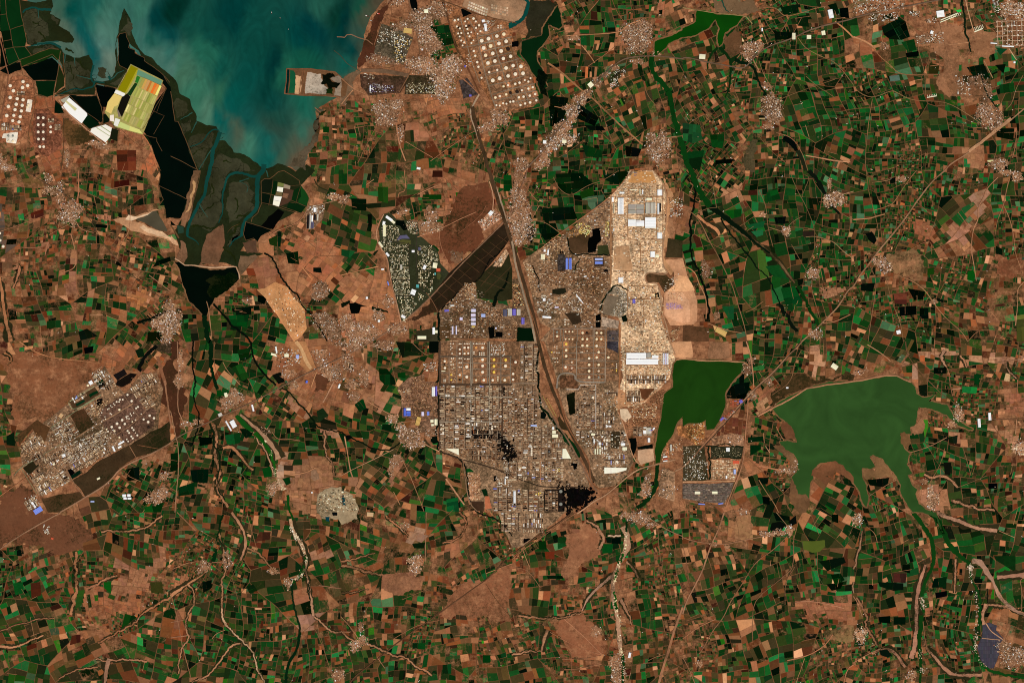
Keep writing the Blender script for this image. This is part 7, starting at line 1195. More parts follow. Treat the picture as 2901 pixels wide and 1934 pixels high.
 ('22: 905,400 1568,400 32: 240,450 430,800 600,1060 700,1300 32: 480,1330 0,1230 22: 1190,1060 905,990', 0, 4.6, 3.4, .16, PLTY, 'pipe_clutter', 'fine litter of pipes and small decks across the main refinery'), ('32: 590,400 980,440 970,640 1070,940 1060,1200 900,1300 760,1250 720,1060 560,830', 0, 4.6, 3.4, .16, PLTY, 'pipe_clutter', 'fine litter of pipes and small decks across the eastern refinery'), ('02: 190,960 480,700 760,610 900,640 1180,940 930,1060 560,1330 360,1420 210,1160', -31, 4.6, 3.2, .26, PLTY, 'pipe_clutter', 'fine litter of pipes and small decks across the western works'), ('31: 1080,0 1300,0 1420,240 1380,800 1220,960 1370,1130 1450,1568 1000,1400 905,1040 905,230', 0, 5.2, 3.6, .13, CRMY, 'yard_clutter', 'cream and brown stacks strewn over the northern works strip'), ('31: 250,720 620,470 905,240 905,1040 870,1440 360,1440 180,1130', 0, 5, 3.8, .3, PLTY, 'yard_clutter', 'small stacks strewn over the middle works'), ('32: 1000,0 1440,0 1480,160 1430,350 1240,540 1000,600', 0, 5, 3.6, .3, CRMY, 'yard_clutter', 'cream stacks strewn around the long white halls'), ('21: 910,1290 1120,1070 1230,1040 1400,1250 1568,1270 1568,1530 910,1530', 0, 4.8, 3.4, .3, PLTY, 'yard_clutter', 'small stacks strewn over the northwest works'), ('11: 800,1100 1080,1070 1240,1280 1240,1450 1140,1550', 62, 5.4, 4, .1, CRMY, 'yard_clutter', 'cream heaps strewn down the cleared strip'),
 ('31: 1440,240 1568,240 1568,440 1450,420', 8, 3.4, 3.4, .5, WHTY, 'housing', 'dark wooded housing east of the perimeter road'), ('31: 1430,1000 1530,950 1500,1110 1390,1100', 15, 3.2, 3.2, .4, WHTY, 'housing', 'wooded housing by the perimeter bend'), ('31: 1430,1120 1568,1120 1568,1190 1430,1190', 0, 3.2, 3, .5, TANY, 'hut_rows', 'pale huts on the cleared ground'), ('31: 1410,1215 1500,1210 1568,1240 1568,1270 1415,1270', 0, 2.2, 1.8, .8, [((160,132,200), 4), ((206,160,150), 2)], 'hut_rows', 'violet roofed hut block on the cleared ground'), ('31: 1460,1470 1540,1440 1520,1540 1470,1568', -35, 5, 2.2, .7, TANY, 'hut_rows', 'slanting pale huts right of the lower road'),
 ('42: 10,1090 230,1090 230,1270 10,1270', 30, 3.0, 3.0, .45, WHTY, 'housing', 'wooded housing left of the bright tan estate'), ('42: 0,970 150,970 200,1060 100,1100 0,1080', 30, 3, 3, .35, WHTY, 'housing', 'wooded plots along the curved highway'), ('42: 265,975 400,975 400,1060 265,1060', 0, 2.6, 2.6, .5, [((130,116,86), 4), ((190,170,130), 2), ((60,60,40), 3)], 'housing', 'green housing block left of the white courtyard building'), ('42: 430,975 540,975 530,1060 430,1060', 0, 2.6, 2.6, .5, [((120,110,84), 4), ((180,160,120), 2), ((60,60,40), 3)], 'housing', 'green housing block right of the white courtyard building'), ('42: 270,1095 520,1090 480,1260 270,1260', 0, 5.2, 4.2, .8, [((232,204,168), 4), ((206,166,126), 4), ((170,128,96), 2)], 'housing', 'bright tan estate of square blocks'), ('42: 290,890 400,880 400,955 290,955', 0, 3, 2.6, .6, BRNY, 'hut_rows', 'brown huts north of the green housing'),
 ('42: 440,535 560,535 500,600 440,605', 0, 7, 2.1, .9, [((214,112,80), 4), ((180,98,74), 2), ((150,140,190), 1)], 'camp_rows', 'red roofed camp rows between the dark ponds and the highway'), ('42: 340,720 480,610 500,630 380,740', -42, 4, 2.1, .85, [((220,104,70), 4), ((240,200,170), 1.5), ((150,150,200), 1.2), ((120,90,74), 2)], 'camp_rows', 'narrow red and white camp along the highway'), ('42: 40,770 200,740 195,890 130,950 50,850', 30, 2.4, 2.4, .6, [((240,190,120), 3), ((170,110,60), 4), ((255,240,210), 1.2), ((90,70,40), 3)], 'housing', 'orange roofed colony at the reservoir south shore'), ('32: 1370,1010 1565,880 1565,1000 1380,1100', -8, 3.4, 3, .5, TANY, 'camp_rows', 'orange and grey camp right of the reservoir outlet'), ('32: 1420,930 1440,930 1440,1060 1420,1060', 0, 2.6, 3, .9, [((226,140,90), 3)], 'camp_rows', 'two columns of orange camp roofs at the reservoir outlet'),
 ('42: 0,1310 460,1300 430,1390 370,1480 180,1465 0,1435', 1, 7, 5.2, .97, [((106,92,82), 6), ((96,84,76), 3), ((140,120,98), 1)], 'panel_rows', 'grey gridded yard of panel rows at the southern works'), ('31: 885,1475 975,1475 975,1560 885,1560', 0, 9, 8, .9, [((84,74,70), 3), ((64,60,66), 2)], 'panel_rows', 'dark grey panels right of the eastern tank farm top'),
 ('11: 980,1080 1090,1070 1130,1180 1000,1180', 62, 3.4, 4, .25, TANY, 'building_site', 'tan building plots at the north of the cleared strip'), ('11: 900,1190 1200,1190 1240,1450 1180,1520 1130,1500', 62, 4, 3.6, .25, TANY, 'building_site', 'tan building plots down the cleared strip'), ('12: 940,60 1200,80 1200,200 980,240', -18, 4, 3.4, .35, WHTY, 'workshop_rows', 'white sheds and black yards north of the highway'),
 ('20: 470,310 650,360 570,590 500,560', 20, 3, 5, .8, [((245,232,205), 4), ((220,180,100), 2), ((90,80,66), 3), ((30,28,26), 1)], 'factory_roofs', 'bright factory roofs between the shore and the town'), ('20: 370,250 500,290 480,420 320,400', 25, 3, 3, .45, WHTY, 'housing', 'wooded housing beside the shore factory'), ('20: 250,760 480,790 480,850 250,850', 3, 3, 2.6, .6, [((230,220,215), 3), ((120,110,150), 2), ((60,50,46), 4)], 'factory_roofs', 'dark factory with white roofs south of the old airstrip'), ('20: 200,670 330,690 320,730 200,720', 5, 4, 3, .5, WHTY, 'workshop_rows', 'small sheds below the airstrip'), ('20: 600,760 860,760 860,860 600,860', 0, 2.6, 2.6, .45, [((235,215,170), 4), ((255,250,235), 1), ((120,100,70), 3)], 'housing', 'bungalows in dark gardens left of the town'), ('20: 1290,190 1420,190 1400,230 1340,300 1300,290', 0, 3.4, 2.4, .6, WHTY, 'workshop_rows', 'white stores at the top of the northern tank farm'), ('20: 1130,480 1200,510 1220,620 1180,620', 15, 3, 3, .5, WHTY, 'workshop_rows', 'sheds left of the northern tank farm'),
 ('21: 1250,470 1400,360 1480,430 1310,550', -40, 3.4, 3, .6, WHTY, 'factory_roofs', 'white factory roofs beside the corridor crossing'), ('21: 1410,840 1500,740 1530,770 1460,870', -45, 3, 3, .5, WHTY, 'factory_roofs', 'white works in the dark plantation corner'), ('11: 1260,325 1415,320 1400,400 1260,400', 0, 3.2, 3.6, .6, WHTY, 'factory_roofs', 'white factory roofs north of the dark glasshouses'), ('30: 480,1050 650,860 700,900 560,1080', -45, 3, 3, .5, WHTY, 'workshop_rows', 'white roofs along the northern highway crossing'), ('30: 280,1300 500,1200 640,1230 500,1310 330,1420', -30, 3.4, 3, .45, WHTY, 'workshop_rows', 'white roofs along the highway south of the crossing'), ('31: 1100,0 1180,0 1190,30 1110,60', 0, 5, 3, .4, [((130,120,140), 2), ((170,130,90), 3)], 'workshop_rows', 'greyish sheds at the apex of the northern works'), ('50: 0,0 480,0 480,80 0,140', -12, 3.6, 3, .35, WHTY, 'factory_roofs', 'white factory roofs along the northern highway'), ('50: 130,120 420,110 400,190 150,200', -5, 3.4, 3, .5, WHTY, 'factory_roofs', 'white factories just south of the northern highway'), ('50: 500,100 620,110 600,160 520,150', -20, 3, 3, .7, WHTY, 'factory_roofs', 'white rows east of the highway factories'), ('50: 660,180 760,160 760,210 660,215', -12, 3, 2.6, .7, WHTY, 'factory_roofs', 'pale sheds left of the long white row'), ('50: 1280,0 1340,0 1340,130 1290,110', 0, 3, 3, .7, WHTY, 'housing', 'white houses beside the northeast town'), ('50: 1370,50 1568,20 1568,150 1400,130', 0, 3, 3, .7, WHTY, 'housing', 'dense white northeast town'), ('50: 1330,180 1568,160 1568,420 1400,420', 0, 3.6, 3.6, .22, WHTY, 'housing', 'sparse white plots of the new northeast layout'), ('50: 580,330 830,290 830,400 590,410', 0, 3, 3, .4, WHTY, 'housing', 'scattered housing in the northeast scrub'), ('50: 940,690 1060,690 1080,880 960,880', 0, 3, 3.4, .35, WHTY, 'housing', 'dark gardens with white houses in the east'))):
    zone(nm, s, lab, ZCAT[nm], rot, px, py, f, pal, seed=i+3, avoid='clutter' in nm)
# township of white villas in rows among trees
VIL = [((236,218,180), 4), ((190,170,130), 3), ((120,104,76), 2), (None, 1.2)]
for i, (s, rot, px, py, f, lab) in enumerate((('21: 370,510 520,500 540,640 380,660', 0, 2.7, 2.7, .6, 'terraced housing at the northwest of the walled township'), ('21: 360,650 460,650 470,740 400,740', -25, 3.0, 2.4, .7, 'slanted housing at the west edge of the township'), ('21: 460,660 620,680 620,770 470,740', -12, 2.6, 3.4, .6, 'housing under the township playing field'), ('21: 430,760 620,770 620,860 460,880', -35, 3.2, 2.6, .6, 'angled housing in the west of the township'), ('21: 445,885 620,880 625,1000 460,1000', 0, 3.3, 3.3, .85, 'villa grid in the middle of the township'), ('21: 465,1005 630,1005 640,1140 500,1150', 0, 3.0, 3.3, .85, 'bright villa grid in the lower township'), ('21: 505,1150 640,1150 690,1210 540,1240', 0, 4, 4, .7, 'wooded villas in the lower township'), ('21: 540,1235 700,1215 590,1390 550,1390', 12, 3.2, 4, .8, 'long villa rows at the township tip'), ('21: 700,820 830,780 830,910 700,910', 0, 2.8, 3, .7, 'housing right of the township avenue'), ('21: 700,770 880,740 900,840 840,830', 10, 3.4, 2.6, .6, 'housing at the east edge of the township'), ('21: 700,690 830,690 850,770 700,770', 0, 3, 3, .55, 'housing around the blue court'), ('21: 700,910 860,930 830,1130 780,1140 700,1030', 0, 4.6, 4.6, .55, 'ring shaped apartment blocks in the southeast of the township'), ('21: 700,1110 780,1160 700,1210', 0, 3, 3, .85, 'small villa triangle by the township south gate'), ('21: 600,470 700,480 690,600 610,560', 35, 2.6, 3.2, .6, 'fan shaped housing by the township lake'))):
    zone('villa_rows', s, lab, 'housing', rot, px, py, f, VIL, (6, 10), 40+i, (.5, .78), .08, 6.3)
YC = [((250,225,150), 4), ((240,200,110), 3), ((200,160,90), 2)]
zone('colony_blocks', '31: 585,500 640,470 735,520 700,610 630,590', 'round colony of yellow apartment blocks', 'housing', 30, 4.6, 4.6, .75, YC, (12, 20), 61, (.5, .8), .2, 6.3)
zone('colony_blocks', '31: 505,590 570,520 620,560 620,600 510,620', 'orange brown low colony beside the round colony', 'housing', 35, 2.8, 2.8, .6, [((190,140,80), 4), ((150,110,66), 3)], (5, 8), 62, (.5, .8), .2, 6.3)
zone('colony_blocks', '31: 855,465 895,465 895,600 855,600', 'column of yellow apartment blocks by the main avenue', 'housing', 0, 4, 4, .8, YC, (12, 20), 63, (.5, .8), .1, 6.3)
zone('apartment_rows', '30: 880,660 1040,640 1040,690 980,720 980,800 900,810 910,740', 'curving rows of white apartments in the north', 'housing', -55, 4.4, 2.6, .7, [((240,225,200), 4), ((70,64,46), 3)], (10, 16), 64, (.4, .8), .15, 4)
zone('apartment_rows', '03: 395,110 430,110 480,160 430,215 405,200', 'white ring shaped colony south of the western highway', 'housing', 20, 3.4, 3.4, .6, [((252,235,205), 4), ((255,250,240), 2)], (10, 16), 65, (.5, .9), .2, 4)
zone('quarry_heaps', '12: 1370,1400 1568,1340 22: 60,1390 140,1460 140,1560 12: 1350,1560', 'pale broken heaps of the stone quarry', 'quarry', 20, 4.2, 3.4, .5, [((206,186,148), 4), ((150,124,92), 3), ((84,74,56), 2), ((240,225,190), 1)], (3, 10), 66, (.5, 1.1), .4)

# ------------------------------------------------------------------ single halls and sheds
SHADE = {'white': (255,255,252), 'cream': (250,242,205), 'grey': (168,160,148), 'palegrey': (206,198,182), 'blue': (128,150,236), 'paleblue': (176,190,236), 'deepblue': (88,116,220), 'lilac': (224,216,240), 'purple': (120,108,196), 'slate': (92,90,112), 'yellow': (214,176,104), 'dark': (34,30,32), 'tan': (206,170,128), 'red': (214,96,66), 'teal': (90,170,170)}
def shed(tag, x, y, w, h, rot, colour, label, hgt=12, bays=None, cat='shed', group=None):
    X, Y = G(tag, x, y); w /= 3.243; h /= 3.243; c = SHADE[colour]
    t = empty('shed' if cat == 'shed' else cat.replace(' ', '_'), X, Y, 6.0); tagit(t, label, cat, group)
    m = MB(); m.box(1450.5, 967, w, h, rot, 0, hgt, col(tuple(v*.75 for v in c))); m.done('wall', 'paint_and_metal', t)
    S_ = min(w, h); n = bays or max(1, min(7, round(S_/3.5))); a = math.radians(rot); ca, sa = math.cos(a), math.sin(a)
    for i in range(n):
        f = -.5 + (i+.5)/n
        if w >= h: dx, dy, ww, hh = 0, f*h, w, h/n
        else: dx, dy, ww, hh = f*w, 0, w/n, h
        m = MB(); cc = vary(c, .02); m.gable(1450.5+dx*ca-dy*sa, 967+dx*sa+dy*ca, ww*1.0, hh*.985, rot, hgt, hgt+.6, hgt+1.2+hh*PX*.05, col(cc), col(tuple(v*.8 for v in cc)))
        m.done('roof_panel', 'paint_and_metal', t)
for a in (
 ('31',998,325,55,150,0,'white','tall white hall left of the two grey gridded halls'), ('31',1103,332,68,44,0,'grey','grey roof quarter, upper left of the gridded hall'), ('31',1176,332,68,44,0,'grey','grey roof quarter, upper right of the gridded hall'), ('31',1103,378,68,38,0,'grey','grey roof quarter, lower left of the gridded hall'), ('31',1176,378,68,38,0,'grey','grey roof quarter, lower right of the gridded hall'),
 ('31',1248,345,44,102,0,'palegrey','pale grey hall, left one of the pair by the gridded hall'), ('31',1296,345,46,102,0,'palegrey','pale grey hall, right one of the pair by the gridded hall'), ('31',1102,480,72,60,0,'white','white square hall, leftmost of the white row'), ('31',1178,484,74,52,0,'white','white hall with a grey notch, middle of the white row'), ('31',1157,460,32,20,0,'grey','small grey roof set into the middle white hall'), ('31',1272,478,100,98,0,'white','largest white square hall, right end of the white row'),
 ('31',1357,202,45,54,0,'white','small white hall north of the dark and white hall'), ('31',1357,597,45,55,0,'white','small white hall southeast of the largest white hall'), ('31',1292,768,42,54,0,'white','white square shed amid the lower tan plots'), ('31',1334,784,34,24,0,'cream','small cream shed right of the white square shed'), ('31',1343,350,18,100,0,'white','narrow white hall along the eastern road'), ('31',1361,340,16,80,0,'dark','narrow dark hall beside the narrow white hall'),
 ('31',504,855,24,105,0,'blue','blue roofed hall, left of the upright pair'), ('31',535,855,24,105,0,'blue','blue roofed hall, right of the upright pair'), ('31',797,814,70,20,0,'paleblue','pale blue hall, upper of the level pair'), ('31',797,846,70,24,0,'blue','pale blue hall, lower of the level pair'), ('31',283,792,36,50,0,'cream','cream roofed hall at the northwest works'), ('31',672,971,26,10,-15,'white','small white shed among the brown container rows'), ('31',330,752,14,50,5,'white','thin white shed near the northwest works corner'), ('31',300,735,18,20,0,'white','tiny white shed left of the thin white shed'),
 ('31',1010,204,44,16,0,'white','white roof pair at the top left of the workshops'), ('31',1116,176,70,8,0,'cream','long thin cream shed among the northern workshops'), ('31',1175,195,8,50,0,'cream','upright thin cream shed among the northern workshops'), ('31',1200,195,10,44,0,'white','upright white shed beside the thin cream shed'), ('31',925,265,18,44,0,'white','white shed in the corner left of the tall white hall'), ('31',936,345,8,90,0,'cream','long thin cream roof left of the tall white hall'), ('31',935,543,9,26,0,'white','little white shed by the main avenue'), ('31',1260,262,50,22,0,'cream','cream sheds above the pale grey pair'), ('31',1120,1200,26,40,0,'purple','purple roofed shed on the middle plots'), ('31',20,1300,34,60,0,'purple','purple roofed hall left of the corridor'), ('31',60,1300,34,60,0,'palegrey','pale roofed hall beside the purple hall'), ('31',100,1380,28,60,0,'purple','purple roofed hall, lower one left of the corridor'),
 ('31',603,1155,8,50,-35,'white','white bar roof, first stroke of the T shapes'), ('31',625,1180,8,50,-35,'white','white bar roof, second stroke of the T shapes'), ('31',640,1200,8,50,-35,'white','white bar roof, third stroke of the T shapes'), ('31',612,1170,8,70,-38,'white','long white bar roof joining the T shapes'), ('31',410,1255,36,12,-8,'lilac','lilac shed left of the T shapes'), ('31',295,1185,24,26,0,'white','white shed by the corridor bend'), ('31',320,1345,80,18,5,'white','long white hall in the walled plot by the corridor'), ('31',1000,1005,44,50,0,'white','white heap shed at the avenue bend'),
 ('32',1142,130,180,50,0,'white','long white hall, upper left of the long pair'), ('32',1195,186,295,50,0,'white','longest white hall, lower one of the long pair'), ('32',1315,140,60,26,0,'white','short white hall at the right of the upper long hall'), ('32',1256,128,44,46,0,'grey','grey roof at the end of the upper long hall'), ('32',1392,160,14,105,0,'white','white strip roof, left of three upright strips'), ('32',1411,160,14,105,0,'lilac','pale strip roof, middle of three upright strips'), ('32',1429,160,14,105,0,'white','white strip roof, right of three upright strips'),
 ('32',386,832,32,30,0,'cream','small cream roof above the wide cream roof'), ('32',396,867,54,30,0,'cream','wide cream roof left of the corridor railway'), ('32',378,796,18,26,0,'white','small white roof above the cream pair'), ('32',22,1428,22,112,0,'white','tall narrow white roof in the southern refinery tip'), ('32',1035,983,42,28,0,'cream','cream shed left of the black pond'), ('32',1020,944,38,24,0,'white','white shed above the cream shed'), ('32',805,937,20,26,0,'white','white block, upper of two by the pipe plots'), ('32',810,965,16,14,0,'cream','cream block under the white block'), ('32',888,778,52,14,0,'white','white bar roof below the paired plots'), ('32',200,771,56,14,0,'paleblue','pale blue bar roof in the refinery grid'), ('32',752,910,14,34,0,'white','upright white roof left of the twin white tanks'), ('32',745,853,34,20,0,'cream','cream roof in the garden plot'), ('32',764,1010,12,50,0,'cream','first cream bar under the white block'), ('32',786,1010,12,50,0,'cream','second cream bar under the white block'), ('32',808,1010,12,50,0,'cream','third cream bar under the white block'),
 ('32',330,592,9,210,-28,'yellow','long thin yellow shed, left of the slanting pair'), ('32',362,604,9,190,-28,'yellow','long thin yellow shed, right of the slanting pair'), ('32',1218,832,28,32,0,'white','white block near the reservoir outlet'), ('32',1252,820,44,58,0,'palegrey','pale grey hall near the reservoir outlet'), ('32',1258,905,22,40,0,'white','upright white roof by the outlet ponds'), ('32',1302,800,14,24,35,'white','slanted white roof at the reservoir edge'), ('32',1150,690,1,1,0,'white','tiny white hut by the orange yards'), ('32',1406,1058,40,12,-8,'white','white camp roof, upper of two at the outlet'), ('32',1412,1078,40,9,-8,'red','red camp roof between white camp roofs at the outlet'), ('32',1408,1096,40,8,-8,'white','white camp roof, lower of two at the outlet'), ('32',1460,975,18,60,0,'palegrey','grey upright roof in the orange camp'),
 ('22',845,460,28,86,0,'white','upright white hall at the refinery west wall'), ('22',872,455,16,90,0,'purple','bluish yard roof right of the upright white hall'), ('22',582,648,20,72,0,'deepblue','upright bright blue roof, left of the blue group'), ('22',617,622,38,22,0,'white','white roof on top of the blue group'), ('22',617,650,38,22,0,'deepblue','bright blue roof, middle right of the blue group'), ('22',617,674,38,18,0,'deepblue','bright blue roof, bottom right of the blue group'), ('22',748,664,24,38,0,'lilac','pale lilac roof right of the blue group'), ('22',797,660,22,36,0,'blue','small blue roof near the refinery west wall'), ('22',833,730,28,28,0,'cream','cream square roof, upper left of the cream trio'), ('22',838,766,24,18,0,'cream','small cream roof, lower left of the cream trio'), ('22',869,740,28,56,0,'cream','large cream roof, right of the cream trio'), ('22',1305,1010,32,9,0,'white','thin white roof in the dim plant area'), ('22',1505,1285,10,56,0,'white','thin upright white roof south of the railway'), ('22',1515,1370,9,46,0,'palegrey','thin grey upright roof south of the railway'), ('22',788,264,16,14,0,'cream','cream block at the refinery west gate'), ('22',938,272,36,8,0,'cream','little cream bar in the western tank farm'),
 ('21',1214,1285,42,28,0,'lilac','lilac white hall, topmost of four in a column'), ('21',1212,1327,42,28,0,'lilac','lilac white hall, second of four in a column'), ('21',1213,1366,42,28,0,'lilac','lilac white hall, third of four in a column'), ('21',1213,1405,42,26,0,'lilac','lilac white hall, lowest of four in a column'), ('21',1213,1432,30,16,0,'yellow','orange roof under the four lilac halls'), ('21',1304,1330,38,30,0,'paleblue','pale blue hall right of the four lilac halls'), ('21',1101,1360,26,26,0,'lilac','small lilac roof left of the four lilac halls'), ('21',1020,1238,34,10,0,'white','white bar roof at the plantation road'), ('21',1505,1305,36,62,0,'slate','slate purple hall in the northern yards'), ('21',1548,1300,34,66,0,'palegrey','pale grey hall beside the slate purple hall'), ('21',968,1285,40,20,-5,'purple','blue roof at the works northwest corner'), ('21',1022,1465,14,74,0,'lilac','left white bar roof of the paired bars'), ('21',1056,1465,12,80,0,'lilac','right white bar roof of the paired bars'), ('21',848,1470,24,64,0,'white','white roofs in the garden plot by the refinery'), ('21',873,1478,22,26,0,'cream','cream courtyard block in the garden plot'), ('21',740,1532,80,28,0,'cream','cream school roofs by the garden plot'), ('21',1372,390,34,42,40,'white','white slanted warehouse at the corridor crossing'), ('21',1420,1446,14,16,0,'lilac','tiny pale roof by the black square pond'),
 ('21',660,740,26,20,0,'white','white block on the township avenue'), ('21',764,886,26,40,25,'white','white slanted hall in the township'), ('21',550,885,18,44,0,'palegrey','grey white hall left of the township garden'), ('21',660,1115,44,50,20,'white','white flower shaped block in the lower township'), ('21',718,718,24,30,0,'slate','blue court roof in the township'), ('21',395,550,30,110,0,'cream','cream cross shaped flats at the northwest of the township'), ('21',440,440,70,24,35,'white','white school at the township north gate'), ('21',475,470,40,22,40,'cream','cream block by the township lake'), ('21',390,485,24,40,10,'white','white block at the township northwest corner'), ('21',362,680,20,60,-35,'cream','cream strip at the township west wall'), ('21',425,770,20,40,-40,'white','white strip at the township southwest wall'), ('21',860,870,40,50,10,'cream','cream courtyard block by the sports oval'), ('21',892,912,36,30,0,'red','red courts above the sports oval'), ('21',862,947,12,20,0,'teal','blue swimming pool by the sports oval'), ('21',700,1060,26,30,0,'teal','teal pool in the township park'), ('21',570,1340,40,24,30,'white','white roofs at the township southern tip'), ('21',235,1168,20,20,0,'white','white ring building on the bare western plain'), ('21',380,905,26,14,0,'white','white block on the bare plain west of the township'), ('21',430,1035,10,40,-15,'blue','thin blue shed beside the township wall'), ('21',345,1380,20,22,0,'white','white block south of the bare plain'),
 ('12',755,610,16,62,-14,'white','narrow white warehouse south of the highway'), ('12',575,757,44,70,-28,'white','large white warehouse by the green river'), ('12',532,775,14,104,-30,'white','long thin white warehouse beside the large one'), ('12',508,490,28,40,-15,'cream','cream hall near the square green pond'), ('12',970,75,14,60,-10,'white','white upright shed in the factory yards'), ('12',945,120,46,20,15,'cream','cream slanted shed in the factory yards'), ('12',1165,140,30,34,0,'paleblue','pale blue shed in the factory yards'), ('12',1065,128,40,30,0,'cream','cream roofs in the middle of the factory yards'), ('12',1250,370,18,24,15,'deepblue','blue shed by the dirt strip'), ('12',1548,410,16,40,20,'white','white shed at the railway village'), ('12',455,672,36,30,-25,'palegrey','grey white sheds by the highway bridge'), ('12',1298,1386,14,12,0,'white','lone white shed on the quarry plain'),
 ('02',350,1550,80,46,-32,'blue','broad blue roofed hall by the western highway'), ('02',835,378,34,34,-32,'white','white square hall at the north gate of the western works'), ('02',1045,985,16,52,-24,'white','white upright roof at the edge of the gardens'), ('02',1114,930,62,15,-30,'white','long white roof south of the tank field'), ('02',1100,968,34,16,-30,'white','short white roof south of the tank field'), ('02',905,1258,30,16,-25,'cream','cream hall in the southern gardens'), ('02',495,1125,22,16,-30,'cream','cream block in the western works'), ('02',585,1048,30,26,-30,'white','white cube group in the western works'), ('02',880,362,30,10,-30,'white','thin white roof by the north gate'), ('02',850,1468,34,14,0,'paleblue','pale blue shed south of the highway'), ('02',1142,1415,34,26,0,'white','white warehouse, upper left of the field cluster'), ('02',1185,1412,30,24,0,'white','white warehouse, upper right of the field cluster'), ('02',1150,1440,30,18,0,'white','white warehouse, lower left of the field cluster'), ('02',1190,1440,34,18,0,'white','white warehouse, lower right of the field cluster'), ('02',50,1328,34,18,20,'tan','tan shed west of the works'), ('02',310,1500,60,20,55,'white','slanted white roof by the southern highway'), ('02',700,520,22,12,-30,'paleblue','pale blue shed by the green canal'), ('02',560,680,40,34,-50,'tan','tan block by the canal road'),
 ('52',1252,688,26,70,-4,'white','upright white hall in the eastern fields'), ('52',1155,748,26,80,-4,'white','upright white and dark hall beside the railway'), ('51',415,1482,38,34,-12,'white','lone white hall in the dark southeastern fields'), ('33',1080,1310,22,50,12,'white','white upright hall by the southern river village'), ('42',415,992,32,36,0,'white','white courtyard building in the green housing block'), ('42',478,1195,22,44,0,'paleblue','pale blue roof at the edge of the bright estate'), ('42',402,1245,14,28,0,'white','small white roof in the bright estate'), ('42',295,1387,50,24,0,'cream','cream shed on the grey gridded yard'), ('42',136,1388,50,24,0,'cream','cream roofs left on the grey gridded yard'), ('42',175,1492,60,10,4,'blue','thin blue roof along the southern works road'), ('42',350,1488,44,10,-8,'blue','short blue roof along the southern works road'), ('42',1395,230,60,44,35,'cream','white walled yard in the fields north of the big dam'), ('42',360,712,40,20,-42,'purple','bluish camp roof by the dark reservoir'), ('42',535,550,30,30,-20,'purple','bluish camp roof beside the red camp rows'), ('42',490,1108,60,30,0,'red','red roofed block in the bright estate'), ('42',960,425,22,14,0,'white','small white works below the big dam'),
 ('13',0,0,1,1,0,'white','tiny white hut by the southern track'), ('11',1280,470,14,130,3,'palegrey','grey white glasshouse strip, left'), ('11',1262,470,16,125,3,'dark','dark glasshouse strip, far left'), ('11',1300,440,14,60,3,'white','white glasshouse strip, middle'), ('11',1325,430,18,50,3,'dark','dark glasshouse strip, right'), ('11',1302,500,26,60,3,'slate','slate glasshouse block, lower'), ('11',1350,430,14,60,3,'palegrey','grey glasshouse strip, far right'), ('11',1325,360,24,40,0,'white','white factory roof north of the glasshouses'),
 ('50',800,130,70,60,-8,'white','white walled plots left of the long white row'), ('50',880,155,170,9,-22,'cream','long slanting white row of the new estate'), ('50',870,178,160,7,-22,'cream','second slanting white row of the new estate'), ('50',1150,280,84,10,-22,'cream','base of the comb shaped white estate'), ('50',1480,575,18,16,0,'white','white block at the eastern town edge'), ('50',720,890,90,8,-10,'cream','base of the small comb shaped estate'), ('50',1290,400,60,10,5,'white','white bar of the northeast town layout'), ('50',1420,428,110,10,3,'white','long white bar under the northeast town layout'), ('50',720,300,26,30,20,'white','white factory in the northeast scrub'), ('40',1360,130,44,80,-12,'white','bright white factory by the northern road junction'), ('40',1020,335,30,60,0,'cream','pale factory on the northern highway'), ('40',1160,342,40,36,0,'cream','pale factory right along the northern highway'), ('40',1292,305,34,40,-10,'cream','pale factory with green court on the northern highway'), ('40',180,522,56,44,5,'cream','cream plots of a new layout west of the bright green river'), ('40',730,275,12,30,0,'white','small white court by the northern reservoir'),
 ('30',722,780,44,44,-40,'cream','cream square yard at the northern highway crossing'), ('30',300,1305,30,30,0,'white','bright white hall beside the highway town'), ('30',480,1300,40,30,0,'cream','cream sheds in the highway town'), ('20',1325,255,24,70,-8,'white','white store at the top of the northern tank farm'), ('20',1304,195,26,24,-8,'white','white square store above the white store'), ('20',1138,612,14,18,0,'purple','purple shed left of the northern tank farm'), ('20',1185,880,22,18,0,'purple','violet shed by the corridor bend'), ('20',710,1548,34,20,10,'white','lone white hall in the fields south of the town'), ('20',780,105,36,34,0,'cream','cream block in the north of the town'), ('20',265,815,10,55,0,'white','white upright roof of the dark factory'), ('20',610,285,76,46,8,'yellow','orange ground hall of the shore factory'), ('22',705,730,40,80,15,'yellow','yellow oval yard west of the refinery'), ('03',480,240,24,16,20,'red','small red structure south of the white ring colony'), ('41',350,1480,100,44,28,'yellow','yellow slanted shed rows by the dark reservoir road'), ('23',265,20,60,40,5,'tan','orange white brickworks by the quarry')):
    if a[3] <= 1: continue
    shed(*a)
for i in range(7): shed('50', 885+i*16, 165-i*6, 5, 26, -22, 'cream', f'short white rib of the new estate comb, {ORD[i]} from west', 8)
for i in range(6): shed('50', 1118+i*14, 268-i*5, 5, 32, -22, 'cream', f'white rib of the comb shaped estate, {ORD[i]} from west', 8)
for i in range(6): shed('50', 682+i*16, 882-i*2, 4, 16, -10, 'cream', f'white rib of the small comb shaped estate, {ORD[i]} from west', 8)
